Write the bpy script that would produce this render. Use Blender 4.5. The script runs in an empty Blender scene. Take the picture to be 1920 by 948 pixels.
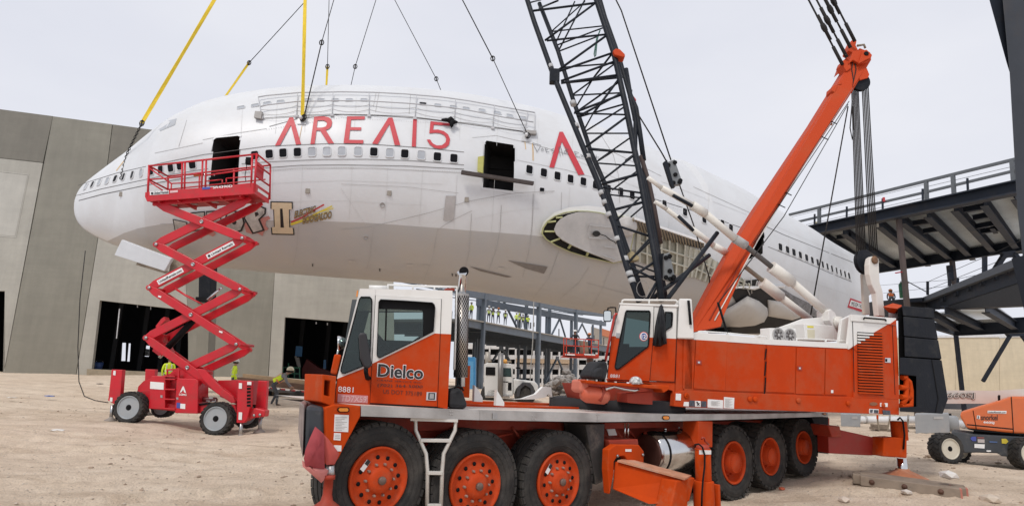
import bpy,bmesh,math,random
from math import sin,cos,pi,radians,atan,atan2,sqrt
from mathutils import Vector,Matrix,noise
from mathutils.bvhtree import BVHTree
from mathutils.geometry import tessellate_polygon
random.seed(7)
V=Vector
SC=bpy.context.scene
COL=SC.collection
# ---------------------------------------------------------------- camera
FPX,PITCH,ROLL,EYE=1150.0,0.2041,0.035,1.75
EYEP=V((0,0,EYE))
_F=V((0,cos(PITCH),sin(PITCH)))
_R0=V((1,0,0)); _U0=V((0,-sin(PITCH),cos(PITCH)))
_R=_R0*cos(ROLL)+_U0*sin(ROLL)
_U=_U0*cos(ROLL)-_R0*sin(ROLL)
cam=bpy.data.cameras.new('camera')
camo=bpy.data.objects.new('camera',cam); COL.objects.link(camo)
cam.sensor_width=36.0
cam.lens=36.0*FPX/1920
cam.clip_start=0.1; cam.clip_end=3000
m=Matrix((_R,_U,-_F)).transposed().to_4x4(); m.translation=EYEP
camo.matrix_world=m
SC.camera=camo
# ---------------------------------------------------------------- light
W=bpy.data.worlds.new('World'); SC.world=W; W.use_nodes=True
nt=W.node_tree; nt.nodes.clear()
SUN_EL,SUN_AZ=radians(52),radians(205)     # azimuth clockwise from +Y: behind the camera, a little left
sky=nt.nodes.new('ShaderNodeTexSky'); sky.sky_type='NISHITA'; sky.sun_disc=False
sky.sun_elevation=SUN_EL; sky.sun_rotation=SUN_AZ
bg1=nt.nodes.new('ShaderNodeBackground'); bg1.inputs[1].default_value=0.05
nt.links.new(sky.outputs[0],bg1.inputs[0])
tc=nt.nodes.new('ShaderNodeTexCoord'); mp=nt.nodes.new('ShaderNodeMapping'); mp.inputs['Scale'].default_value=(1.2,1.2,3.0)
nz=nt.nodes.new('ShaderNodeTexNoise'); nz.inputs['Scale'].default_value=1.3; nz.inputs['Detail'].default_value=5
cr=nt.nodes.new('ShaderNodeValToRGB')
cr.color_ramp.elements[0].position=0.3; cr.color_ramp.elements[0].color=(0.675,0.695,0.78,1)
cr.color_ramp.elements[1].position=0.72; cr.color_ramp.elements[1].color=(0.80,0.81,0.865,1)
bg2=nt.nodes.new('ShaderNodeBackground'); bg2.inputs[1].default_value=1.0
nt.links.new(tc.outputs['Generated'],mp.inputs[0]); nt.links.new(mp.outputs[0],nz.inputs['Vector'])
nt.links.new(nz.outputs[0],cr.inputs[0]); nt.links.new(cr.outputs[0],bg2.inputs[0])
mx=nt.nodes.new('ShaderNodeMixShader'); mx.inputs[0].default_value=0.93
nt.links.new(bg1.outputs[0],mx.inputs[1]); nt.links.new(bg2.outputs[0],mx.inputs[2])
wo=nt.nodes.new('ShaderNodeOutputWorld'); nt.links.new(mx.outputs[0],wo.inputs[0])
sd=bpy.data.lights.new('sun','SUN'); sd.energy=1.55; sd.angle=radians(13); sd.color=(1.0,0.95,0.88)
so=bpy.data.objects.new('sun',sd); COL.objects.link(so)
_sdir=V((sin(SUN_AZ)*cos(SUN_EL),cos(SUN_AZ)*cos(SUN_EL),sin(SUN_EL)))
so.rotation_euler=_sdir.to_track_quat('Z','Y').to_euler(); so.location=_sdir*80
SC.view_settings.view_transform='Standard'; SC.view_settings.look='None'
SC.view_settings.exposure=0.15; SC.view_settings.gamma=1.0
SC.cycles.max_bounces=6; SC.cycles.transparent_max_bounces=12
# ---------------------------------------------------------------- picture <-> place
def ray(x,y):
    return (_F+_R*((x-960)/FPX)-_U*((y-474)/FPX)).normalized()
def atY(x,y,Y):
    d=ray(x,y); return EYEP+d*(Y/d.y)
def atZ(x,y,z):
    d=ray(x,y); return EYEP+d*((z-EYE)/d.z)
class Plane:
    """upright plane with a horizontal axis u, depth axis v (away from the viewer) and height w"""
    def __init__(s,x,y,ang):
        a=radians(ang); s.o=V((x,y,0)); s.u=V((cos(a),sin(a),0)); s.v=V((-sin(a),cos(a),0)); s.a=a
    def P(s,u,v,w):return s.o+s.u*u+s.v*v+V((0,0,w))
    def at(s,x,y,v=0.0):
        d=ray(x,y); q=s.o+s.v*v-EYEP
        return EYEP+d*(q.dot(s.v)/d.dot(s.v))
    def loc(s,p):
        q=p-s.o; return q.dot(s.u),q.dot(s.v),q.z
# ---------------------------------------------------------------- materials
MATS={}
def mat(name,col,rough=0.6,metal=0.0,var=0.12,scale=3.0,bump=0.0,bscale=40.0,dirt=None,dscale=1.2,dlow=0.52,dhigh=0.72,dfac=0.5,spec=0.5,coat=0.0,rvar=0.15):
    if name in MATS:return MATS[name]
    M=bpy.data.materials.new(name); M.use_nodes=True
    t=M.node_tree; N=t.nodes; L=t.links; b=N['Principled BSDF']
    b.inputs['Roughness'].default_value=rough; b.inputs['Metallic'].default_value=metal
    b.inputs['Specular IOR Level'].default_value=spec
    b.inputs['Coat Weight'].default_value=coat; b.inputs['Coat Roughness'].default_value=0.15
    c=N.new('ShaderNodeTexCoord')
    n=N.new('ShaderNodeTexNoise'); n.inputs['Scale'].default_value=scale; n.inputs['Detail'].default_value=6; n.inputs['Roughness'].default_value=0.65
    L.new(c.outputs['Object'],n.inputs['Vector'])
    r=N.new('ShaderNodeValToRGB')
    r.color_ramp.elements[0].position=0.3; r.color_ramp.elements[1].position=0.7
    r.color_ramp.elements[0].color=tuple(max(0,x*(1-var)) for x in col[:3])+(1,)
    r.color_ramp.elements[1].color=tuple(min(1,x*(1+var)) for x in col[:3])+(1,)
    L.new(n.outputs[0],r.inputs[0]); out=r.outputs[0]
    if dirt:
        n2=N.new('ShaderNodeTexNoise'); n2.inputs['Scale'].default_value=dscale; n2.inputs['Detail'].default_value=9; n2.inputs['Roughness'].default_value=0.72
        L.new(c.outputs['Object'],n2.inputs['Vector'])
        r2=N.new('ShaderNodeValToRGB'); r2.color_ramp.elements[0].position=dlow; r2.color_ramp.elements[1].position=dhigh
        r2.color_ramp.elements[0].color=(0,0,0,1); r2.color_ramp.elements[1].color=(dfac,dfac,dfac,1)
        L.new(n2.outputs[0],r2.inputs[0])
        mxn=N.new('ShaderNodeMix'); mxn.data_type='RGBA'
        L.new(r2.outputs[0],mxn.inputs['Factor']); L.new(out,mxn.inputs['A']); mxn.inputs['B'].default_value=tuple(dirt[:3])+(1,)
        out=mxn.outputs['Result']
    L.new(out,b.inputs['Base Color'])
    if rvar:
        mr=N.new('ShaderNodeMapRange'); mr.inputs['To Min'].default_value=max(0.02,rough-rvar); mr.inputs['To Max'].default_value=min(1,rough+rvar)
        L.new(n.outputs[0],mr.inputs['Value']); L.new(mr.outputs[0],b.inputs['Roughness'])
    if bump:
        n3=N.new('ShaderNodeTexNoise'); n3.inputs['Scale'].default_value=bscale; n3.inputs['Detail'].default_value=5
        L.new(c.outputs['Object'],n3.inputs['Vector'])
        bp=N.new('ShaderNodeBump'); bp.inputs['Strength'].default_value=bump; bp.inputs['Distance'].default_value=0.02
        L.new(n3.outputs[0],bp.inputs['Height']); L.new(bp.outputs[0],b.inputs['Normal'])
    MATS[name]=M; return M
def glass(name,tint,refl=0.14,clear=0.75):
    if name in MATS:return MATS[name]
    M=bpy.data.materials.new(name); M.use_nodes=True
    t=M.node_tree; N=t.nodes; L=t.links; N.clear()
    tr=N.new('ShaderNodeBsdfTransparent'); tr.inputs[0].default_value=tuple(x*clear for x in tint)+(1,)
    gl=N.new('ShaderNodeBsdfGlossy'); gl.inputs['Roughness'].default_value=0.03; gl.inputs[0].default_value=(0.9,0.95,0.95,1)
    fr=N.new('ShaderNodeLayerWeight'); fr.inputs[0].default_value=0.25
    ad=N.new('ShaderNodeMath'); ad.operation='MULTIPLY_ADD'; ad.inputs[1].default_value=0.55; ad.inputs[2].default_value=refl
    L.new(fr.outputs['Fresnel'],ad.inputs[0])
    x=N.new('ShaderNodeMixShader'); o=N.new('ShaderNodeOutputMaterial')
    L.new(ad.outputs[0],x.inputs[0]); L.new(tr.outputs[0],x.inputs[1]); L.new(gl.outputs[0],x.inputs[2]); L.new(x.outputs[0],o.inputs[0])
    MATS[name]=M; return M
DUST=(0.42,0.34,0.27)
ORANGE=mat('crane_orange',(0.51,0.050,0.006),0.55,var=0.07,scale=1.3,dirt=(0.40,0.11,0.05),dscale=2.2,dlow=.45,dhigh=.72,dfac=0.6,spec=.10)
ORANGE2=mat('carrier_orange',(0.50,0.056,0.005),0.65,spec=.12,var=0.12,scale=1.6,dirt=(0.40,0.17,0.09),dscale=2.6,dfac=0.55)
ORANGED=mat('chassis_red',(0.33,0.035,0.014),0.65,var=0.2,scale=2.5,dirt=(0.25,0.14,0.09),dscale=2.2,dfac=0.6)
MASTO=mat('mast_orange',(0.50,0.058,0.014),0.6,spec=.15,var=0.06,scale=0.8,dirt=(0.36,0.09,0.04),dscale=1.6,dfac=0.4)
CWHITE=mat('crane_white',(0.78,0.77,0.74),0.45,var=0.03,scale=1.2,dirt=(0.62,0.57,0.5),dscale=2.5,dfac=0.4)
CREAM=mat('cylinder_white',(0.72,0.69,0.63),0.4,var=0.05,dirt=(0.5,0.45,0.38),dscale=3,dfac=0.45)
BLACK=mat('black_paint',(0.014,0.016,0.021),0.6,var=0.25,scale=2,spec=.14,dirt=(0.07,0.066,0.06),dscale=2.5,dfac=0.35,bump=0.15,bscale=18)
BOOMC=mat('boom_charcoal',(0.015,0.018,0.024),0.5,var=0.2,scale=2.0,spec=.16,dirt=(0.07,0.07,0.07),dscale=3,dfac=0.4)
RUBBER=mat('tyre_rubber',(0.02,0.0195,0.019),0.85,var=0.3,scale=4,dirt=(0.13,0.115,0.10),dscale=3.0,dlow=0.42,dhigh=0.75,dfac=0.55,bump=0.25,bscale=60)
SEAL=mat('black_seal',(0.010,0.010,0.011),0.65,var=0.1,spec=.12)
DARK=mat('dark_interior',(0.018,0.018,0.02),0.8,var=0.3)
CHROME=mat('chrome',(0.62,0.62,0.62),0.16,1.0,var=0.06,rvar=0.06)
STEEL=mat('bare_steel',(0.42,0.42,0.42),0.35,0.9,var=0.15,dirt=(0.2,0.15,0.11),dscale=4,dfac=0.4)
ALU=mat('ladder_aluminium',(0.66,0.64,0.60),0.45,0.35,var=0.08)
RED=mat('lift_red',(0.55,0.007,0.018),0.42,var=0.1,scale=1.8,dirt=(0.30,0.05,0.04),dscale=3.0,dlow=.48,dhigh=.7,dfac=0.6,coat=0.1)
WHITEP=mat('white_label',(0.80,0.80,0.79),0.5,var=0.03)
BLACKP=mat('black_print',(0.015,0.015,0.017),0.5,var=0.05)
ROPE=mat('wire_rope',(0.03,0.028,0.027),0.8,0,var=0.3,scale=20,spec=.2)
YELLOW=mat('yellow_strap',(0.78,0.55,0.03),0.75,var=0.12,scale=6)
STEELG=mat('frame_steel_grey',(0.135,0.165,0.20),0.6,var=0.15,scale=0.7,dirt=(0.10,0.09,0.085),dscale=0.8,dfac=0.5)
STEELD=mat('frame_steel_dark',(0.024,0.030,0.042),0.6,spec=.2,var=0.2,scale=0.6,dirt=(0.085,0.065,0.055),dscale=0.7,dfac=0.5)
DECKM=mat('metal_decking',(0.70,0.76,0.77),0.45,0.0,var=0.22,scale=0.5)
def srgb(r,g,b):
    f=lambda c:(c/255/12.92) if c/255<=0.04045 else ((c/255+0.055)/1.055)**2.4
    return (f(r),f(g),f(b))
# ---------------------------------------------------------------- mesh building
class B:
    def __init__(s):s.v=[]; s.f=[]; s.sm=[]; s.mi=[]; s.cur=0
    def face(s,idx,smooth=False):s.f.append(tuple(idx)); s.sm.append(smooth); s.mi.append(s.cur)
    def add(s,vs,fs,smooth=False):
        o=len(s.v); s.v+=[V(q) for q in vs]
        for f in fs:s.face([o+i for i in f],smooth)
        return s
    def box(s,c,sz,rz=0.0,M=None):
        c=V(c); hx,hy,hz=sz[0]/2,sz[1]/2,sz[2]/2
        R=M if M else Matrix.Rotation(rz,3,'Z')
        vs=[c+R @ V((x,y,z)) for x in (-hx,hx) for y in (-hy,hy) for z in (-hz,hz)]
        return s.add(vs,[(0,1,3,2),(4,6,7,5),(0,4,5,1),(2,3,7,6),(0,2,6,4),(1,5,7,3)])
    def bar(s,p,q,w,h=None,up=V((0,0,1))):
        p=V(p); q=V(q); h=w if h is None else h
        d=(q-p).normalized(); a=d.cross(up)
        if a.length<1e-4:a=d.cross(V((1,0,0)))
        a.normalize(); b=a.cross(d).normalized()
        vs=[e+a*(i*w/2)+b*(j*h/2) for e in (p,q) for i,j in ((-1,-1),(1,-1),(1,1),(-1,1))]
        return s.add(vs,[(3,2,1,0),(4,5,6,7),(0,1,5,4),(1,2,6,5),(2,3,7,6),(3,0,4,7)])
    def ibeam(s,p,q,w,h,tk=0.02,up=V((0,0,1))):
        p=V(p); q=V(q); d=(q-p).normalized(); a=d.cross(up)
        if a.length<1e-4:a=d.cross(V((1,0,0)))
        a.normalize(); b=a.cross(d).normalized()
        s.bar(p+b*(h/2-tk/2),q+b*(h/2-tk/2),w,tk,up); s.bar(p-b*(h/2-tk/2),q-b*(h/2-tk/2),w,tk,up)
        return s.bar(p,q,tk,h-2*tk,up)
    def tube(s,p,q,r,r2=None,n=10,caps=True):
        p=V(p); q=V(q); r2=r if r2 is None else r2
        d=(q-p).normalized(); a=d.orthogonal().normalized(); b=d.cross(a)
        o=len(s.v)
        for e,rr in ((p,r),(q,r2)):
            for k in range(n):s.v.append(e+(a*cos(2*pi*k/n)+b*sin(2*pi*k/n))*rr)
        for k in range(n):
            k2=(k+1) % n; s.face((o+k,o+k2,o+n+k2,o+n+k),True)
        if caps:
            s.face([o+n-1-k for k in range(n)]); s.face([o+n+k for k in range(n)])
        return s
    def path(s,pts,r,n=8,rs=None):
        pts=[V(p) for p in pts]; o=len(s.v); k0=None
        for i,p in enumerate(pts):
            d=((pts[min(i+1,len(pts)-1)]-p).normalized()+(p-pts[max(i-1,0)]).normalized()).normalized()
            if k0 is None:k0=d.orthogonal().normalized()
            a=(k0-d*k0.dot(d)).normalized(); k0=a; b=d.cross(a); rr=rs[i] if rs else r
            for k in range(n):s.v.append(p+(a*cos(2*pi*k/n)+b*sin(2*pi*k/n))*rr)
        for i in range(len(pts)-1):
            for k in range(n):
                k2=(k+1) % n; s.face((o+i*n+k,o+i*n+k2,o+(i+1)*n+k2,o+(i+1)*n+k),True)
        s.face([o+n-1-k for k in range(n)]); e=o+(len(pts)-1)*n; s.face([e+k for k in range(n)])
        return s
    def lathe(s,c,axis,prof,n=24,smooth=True,x=None,caps=True):
        """prof: list of (radius, distance along axis)"""
        c=V(c); d=V(axis).normalized(); a=(V(x) if x else d.orthogonal()).normalized(); b=d.cross(a); o=len(s.v)
        for r,h in prof:
            for k in range(n):s.v.append(c+d*h+(a*cos(2*pi*k/n)+b*sin(2*pi*k/n))*r)
        for i in range(len(prof)-1):
            for k in range(n):
                k2=(k+1) % n; s.face((o+i*n+k,o+i*n+k2,o+(i+1)*n+k2,o+(i+1)*n+k),smooth)
        if caps and prof[0][0]>1e-4:s.face([o+n-1-k for k in range(n)])
        e=o+(len(prof)-1)*n
        if caps and prof[-1][0]>1e-4:s.face([e+k for k in range(n)])
        return s
    def prism(s,pts,off,holes=()):
        """outline of 3-D points (with holes) pushed along the vector off"""
        off=V(off); loops=[[V(p) for p in pts]]+[[V(p) for p in h] for h in holes]
        allp=[p for l in loops for p in l]; n=len(allp); o=len(s.v)
        s.v+=allp+[p+off for p in allp]
        if holes:
            for t in tessellate_polygon(loops):
                s.face([o+i for i in t]); s.face([o+n+i for i in reversed(t)])
        else:
            s.face([o+i for i in range(n)]); s.face([o+n+i for i in reversed(range(n))])
        k=0
        for l in loops:
            for i in range(len(l)):
                j=(i+1) % len(l); s.face((o+k+i,o+k+j,o+n+k+j,o+n+k+i))
            k+=len(l)
        return s
    def mesh(s,name,mats,origin=V((0,0,0)),fix=True):
        me=bpy.data.meshes.new(name)
        me.from_pydata([p-origin for p in s.v],[],s.f)
        for mm in (mats if isinstance(mats,(list,tuple)) else [mats]):me.materials.append(mm)
        me.polygons.foreach_set('use_smooth',s.sm); me.polygons.foreach_set('material_index',s.mi)
        if fix:
            bm=bmesh.new(); bm.from_mesh(me); bmesh.ops.recalc_face_normals(bm,faces=bm.faces); bm.to_mesh(me); bm.free()
        me.update(); return me
def base_of(parent):
    o=V((0,0,0)); p=parent
    while p:o=o+p.location; p=p.parent
    return o
def link(o,parent=None):
    COL.objects.link(o)
    if parent:o.parent=parent
    return o
def obj(name,b,mats,parent=None,bevel=0.0,kind=None,label=None,fix=True):
    o=bpy.data.objects.new(name,b.mesh(name,mats,base_of(parent),fix)); link(o,parent)
    if bevel:
        md=o.modifiers.new('bevel','BEVEL'); md.width=bevel; md.segments=2; md.limit_method='ANGLE'; md.angle_limit=radians(40)
    if kind:o['kind']=kind
    if label:o['label']=label
    return o
def tag(o,label=None,cat=None,group=None,kind=None):
    if label:o['label']=label
    if cat:o['category']=cat
    if group:o['group']=group
    if kind:o['kind']=kind
    return o
def thing(name,label,cat,loc=(0,0,0),group=None):
    o=bpy.data.objects.new(name,None); link(o); o.location=loc; o.empty_display_size=0.3
    return tag(o,label,cat,group)
def put(name,me,parent,loc,rz=0.0,kind=None):
    """one more object of a shared mesh"""
    o=bpy.data.objects.new(name,me); link(o,parent); o.location=V(loc)-base_of(parent); o.rotation_euler=(0,0,rz)
    if kind:o['kind']=kind
    return o
def kids(o):return [c for c in bpy.data.objects if c.parent==o]
def dup(o,parent=None,loc=None,rz=None):
    ch=kids(o); c=o.copy(); COL.objects.link(c); c.parent=parent
    if loc is not None:c.location=loc
    if rz is not None:c.rotation_euler=(0,0,rz)
    for k in ch:dup(k,c)
    return c
_dg=bpy.context.evaluated_depsgraph_get
def text_mesh(txt,bold=0.0,mirror=False):
    """returns (verts 2-D in the unit box, faces)"""
    cu=bpy.data.curves.new('t','FONT'); cu.body=txt; cu.offset=bold; cu.resolution_u=3
    o=bpy.data.objects.new('t',cu); COL.objects.link(o); bpy.context.view_layer.update()
    me=bpy.data.meshes.new_from_object(o.evaluated_get(_dg()))
    vs=[v.co.xy for v in me.vertices]; fs=[tuple(p.vertices) for p in me.polygons]
    bpy.data.objects.remove(o); bpy.data.curves.remove(cu); bpy.data.meshes.remove(me)
    x0=min(v.x for v in vs); x1=max(v.x for v in vs); y0=min(v.y for v in vs); y1=max(v.y for v in vs)
    vs=[((v.x-x0)/(x1-x0),(v.y-y0)/max(1e-6,y1-y0)) for v in vs]
    if mirror:vs=[(1-a,b) for a,b in vs]
    return vs,fs
def text_on(b,txt,at,bl,br,tl,lift=0.004,bold=0.0,mirror=False,towards=None):
    """letters of txt spread over the picture parallelogram bl, br, tl, laid on a surface: at(x, y) -> point"""
    vs,fs=text_mesh(txt,bold,mirror); out=[]
    for a,c in vs:
        x=bl[0]+(br[0]-bl[0])*a+(tl[0]-bl[0])*c; y=bl[1]+(br[1]-bl[1])*a+(tl[1]-bl[1])*c
        p=at(x,y); out.append(p+(EYEP-p).normalized()*lift)
    b.add(out,fs)
    return b
def flat(b,pts,at,lift=0.004):
    """thin printed patch laid on a surface"""
    out=[]
    for x,y in pts:
        p=at(x,y); out.append(p+(EYEP-p).normalized()*lift)
    b.add(out,[tuple(range(len(out)))]); return b
def arc(c,r,a0,a1,n,ry=None):
    ry=r if ry is None else ry
    return [(c[0]+r*cos(radians(a0+(a1-a0)*i/n)),c[1]+ry*sin(radians(a0+(a1-a0)*i/n))) for i in range(n+1)]
def rrect(x0,y0,x1,y1,r,n=3):
    return arc((x1-r,y0+r),r,-90,0,n)+arc((x1-r,y1-r),r,0,90,n)+arc((x0+r,y1-r),r,90,180,n)+arc((x0+r,y0+r),r,180,270,n)
def zm(ox,oy,s):
    """coordinates measured in an enlargement -> picture coordinates"""
    return lambda*p:[(ox+a/s,oy+c/s) for a,c in p]
def proj(p):
    q=p-EYEP; d=q.dot(_F); return 960+FPX*q.dot(_R)/d,474-FPX*q.dot(_U)/d
PC=Plane(-1.42,6.6,38)        # near flank of the crane carrier
PH=Plane(2.6,9.8,21)          # near flank of the crane house, slewed a little
PL=Plane(-9.0,18.5,-3)        # near flank of the scissor lift
PS=Plane(13.0,15.7,8)         # near flank of the boom lift
PW=Plane(-36.0,42.0,8)        # tilt-up wall on the left
PG=Plane(-4.25,61.0,66.4)      # front of the steel frame in the middle
# ---- ground: heights measured where things touch it
_GC=[]
def _gc(p,wt=1.0):_GC.append((p.x,p.y,p.z,wt))
for x,y in ((248,794),(410,814),(212,786),(452,820),(490,806)):_gc(PL.at(x,y,0))
for x,y in ((0,698),(100,700),(180,703),(300,703),(400,705),(505,707),(600,712)):_gc(PW.at(x,y))
for x,y in ((1382,936),(1455,915),(1520,892)):_gc(PC.at(x,y,0.1))
_gc(PS.at(1775,867)); _gc(PS.at(1915,878)); _gc(atY(1700,893,12.2)); _gc(atY(1800,925,11.0)); _gc(atY(1750,814,24)); _gc(atY(1600,803,26))
_gc(atY(520,765,27)); _gc(atY(433,745,30)); _gc(atY(700,730,45)); _gc(V((25,60,0.6))); _gc(V((60,90,0.6))); _gc(V((5,60,0.8))); _gc(V((10,100,.8)))
for x,y,z in ((0,0,0),(-6,5,0),(6,5,-.05),(-1.4,6.4,-.02),(0,7.4,-.1),(.6,8.2,-.12),(2,9,-.1),(-12,10,0.05),(-25,12,0.1),(0,-10,0),(15,0,0),(-20,0,0),(-5,12,0),(0,16,0),(15,8,0)):_gc(V((x,y,z)))
for x,y in ((-90,60),(-60,110),(0,150),(120,120),(0,300),(200,300),(-200,300)):_gc(V((x,y,0.9)))
def ground_z(x,y):
    s=t=0.0
    for a,b,z,w in _GC:
        d2=(x-a)**2+(y-b)**2+0.6; k=w/(d2*sqrt(d2)); s+=k*z; t+=k
    return s/t
RUTS=[(-6,9,.86,.5,.24),(-9,14,.97,-.24,.28),(-14,20,.99,.1,.3),(9,12,.8,-.6,.24),(-3,5,.95,.3,.22),(12,18,.98,.2,.28)]
def ground_noise(x,y,far):
    p=V((x,y,0))
    n=noise.noise(p*0.45)*0.05+noise.noise(p*1.7)*0.032+noise.noise(p*4.6)*0.018+noise.noise(p*11.0)*0.007
    for ax,ay,dx,dy,w in RUTS:                                 # wheel ruts: two grooves with thrown-up edges
        s=(x-ax)*dy-(y-ay)*dx+0.35*sin((x+y)*0.22)
        for o in (-.95,.95):
            e=abs(s-o)/w
            if e<2.2:n+=(-0.085 if e<1 else 0.045)*(1-abs(e-(0 if e<1 else 1.4))/(1 if e<1 else .8))*(0.6+0.4*noise.noise(p*.7))+(0.018*sin((x*dx+y*dy)*19) if e<.9 else 0)
    return n*far
def gz(x,y):return ground_z(x,y)+ground_noise(x,y,1.0 if y<30 else 0.6)
def build_ground():
    b=B(); ys=[]; y=-14.0
    while y<2:ys.append(y); y+=1.6
    y=2.0
    while y<1500:ys.append(y); y+=max(0.07,0.0105*y if y<60 else 0.1*y)
    nx=300; rows=[]
    for yy in ys:
        hw=0.98*max(yy,6)+6; row=[]
        for i in range(nx+1):
            x=-hw+2*hw*i/nx
            z=ground_z(x,yy) if yy<160 else 0.9
            z+=ground_noise(x,yy,1.0 if yy<30 else 0.5)
            row.append(len(b.v)); b.v.append(V((x,yy,z)))
        rows.append(row)
    for r0,r1 in zip(rows,rows[1:]):
        for i in range(nx):b.face((r0[i],r0[i+1],r1[i+1],r1[i]),True)
    M=bpy.data.materials.new('dirt'); M.use_nodes=True
    t=M.node_tree; N=t.nodes; L=t.links; p=N['Principled BSDF']; p.inputs['Roughness'].default_value=0.95; p.inputs['Specular IOR Level'].default_value=0.15
    c=N.new('ShaderNodeTexCoord')
    def ns(sc,det=8,ro=0.65,dist=0.0):
        n=N.new('ShaderNodeTexNoise'); n.inputs['Scale'].default_value=sc; n.inputs['Detail'].default_value=det; n.inputs['Roughness'].default_value=ro; n.inputs['Distortion'].default_value=dist
        L.new(c.outputs['Object'],n.inputs['Vector']); return n.outputs[0]
    def ramp(src,stops):
        r=N.new('ShaderNodeValToRGB'); e=r.color_ramp.elements
        while len(e)<len(stops):e.new(0.5)
        for k,(po,co) in enumerate(stops):e[k].position=po; e[k].color=tuple(co)+(1,)
        L.new(src,r.inputs[0]); return r.outputs[0]
    def mix(f,a,b_,mode='MIX'):
        x=N.new('ShaderNodeMix'); x.data_type='RGBA'; x.blend_type=mode
        if isinstance(f,float):x.inputs['Factor'].default_value=f
        else:L.new(f,x.inputs['Factor'])
        L.new(a,x.inputs['A'])
        if isinstance(b_,tuple):x.inputs['B'].default_value=b_+(1,)
        else:L.new(b_,x.inputs['B'])
        return x.outputs['Result']
    big=ramp(ns(0.28,6,0.6,0.6),[(0.30,(0.60,0.475,0.355)),(0.5,(0.75,0.62,0.485)),(0.72,(0.82,0.71,0.575))])
    mid=ramp(ns(1.8,8,0.7),[(0.28,(0.46,0.355,0.26)),(0.55,(0.75,0.61,0.475)),(0.75,(0.78,0.68,0.57))])
    col=mix(0.5,big,mid)
    fine=ramp(ns(26,5,0.75),[(0.34,(0.74,0.71,0.69)),(0.5,(1,1,1)),(0.68,(1.2,1.19,1.17))])
    col=mix(0.65,col,fine,'MULTIPLY')
    pe=N.new('ShaderNodeTexVoronoi'); pe.inputs['Scale'].default_value=9; L.new(c.outputs['Object'],pe.inputs['Vector'])
    pm=ramp(pe.outputs['Distance'],[(0.06,(1,1,1)),(0.13,(0,0,0))])
    pc=ramp(pe.outputs['Color'],[(0.3,(0.25,0.19,0.15)),(0.6,(0.62,0.55,0.48))])
    col=mix(pm,col,pc)
    mp=N.new('ShaderNodeMapping'); mp.inputs['Scale'].default_value=(.28,1.9,1); mp.inputs['Rotation'].default_value=(0,0,.16); L.new(c.outputs['Object'],mp.inputs[0])
    sn_=N.new('ShaderNodeTexNoise'); sn_.inputs['Scale'].default_value=1; sn_.inputs['Detail'].default_value=7; sn_.inputs['Roughness'].default_value=.7; L.new(mp.outputs[0],sn_.inputs['Vector'])
    col=mix(.8,col,ramp(sn_.outputs[0],[(.36,(.80,.76,.72)),(.5,(1,1,1)),(.66,(1.08,1.08,1.07))]),'MULTIPLY')
    L.new(col,p.inputs['Base Color'])
    h=N.new('ShaderNodeMath'); h.operation='ADD'; L.new(ns(7,9,0.7),h.inputs[0]); L.new(ns(34,5,0.7),h.inputs[1])
    h2=N.new('ShaderNodeMath'); h2.operation='ADD'; L.new(h.outputs[0],h2.inputs[0]); L.new(pm,h2.inputs[1])
    bp=N.new('ShaderNodeBump'); bp.inputs['Strength'].default_value=0.9; bp.inputs['Distance'].default_value=0.05
    L.new(h2.outputs[0],bp.inputs['Height']); L.new(bp.outputs[0],p.inputs['Normal'])
    MATS['dirt']=M
    obj('ground',b,M,kind='structure',fix=False)
build_ground()
# ---- loose stones and clods
def rock_mesh(seed,rough=0.25):
    bm=bmesh.new(); bmesh.ops.create_icosphere(bm,subdivisions=2,radius=1.0)
    for v in bm.verts:
        n=v.co.normalized(); v.co=n*(1+rough*noise.noise(n*1.6+V((seed*7.3,0,0)))+0.12*noise.noise(n*4+V((0,seed*3.1,0))))
        v.co.z *= 0.6
    vs=[v.co.copy() for v in bm.verts]; fs=[tuple(v.index for v in f.verts) for f in bm.faces]; bm.free(); return vs,fs
STONE=mat('stone',(0.52,0.44,0.36),0.9,var=0.25,scale=2,bump=0.5,bscale=12)
def stones():
    rs=[rock_mesh(k) for k in range(5)]; b=B(); rnd=random.Random(3)
    for i in range(7500):
        yy=3.2+26*rnd.random()**1.6; x=rnd.uniform(-0.95,0.95)*yy
        s=rnd.choice((0.008,0.011,0.014,0.02))*(1 if rnd.random()<0.96 else 2.4)
        vs,fs=rs[i % 5]; a=rnd.random()*6.28; z=gz(x,yy); b.cur=0
        if noise.noise(V((x*.5,yy*.5,3)))>.08 and i % 2:s *= 1.9; b.cur=1
        R=Matrix.Rotation(a,3,'Z'); k=(rnd.uniform(.7,1.5),rnd.uniform(.7,1.2),rnd.uniform(.6,1.1))
        b.add([R @ V((v.x*k[0],v.y*k[1],v.z*k[2]))*s+V((x,yy,z+s*0.15)) for v in vs[:42] ],[f for f in fs if max(f)<42])
    obj('gravel',b,[STONE,mat('clod',(.33,.25,.185),.95,var=.3,scale=3)],kind='stuff',fix=False)
def rock_low(seed):
    bm=bmesh.new(); bmesh.ops.create_icosphere(bm,subdivisions=1,radius=1.0)
    for v in bm.verts:
        n=v.co.normalized(); v.co=n*(1+0.35*noise.noise(n*1.6+V((seed*7.3,0,0)))); v.co.z *= 0.6
    r=[v.co.copy() for v in bm.verts],[tuple(v.index for v in f.verts) for f in bm.faces]; bm.free(); return r
rock_mesh=rock_low
stones()
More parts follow.
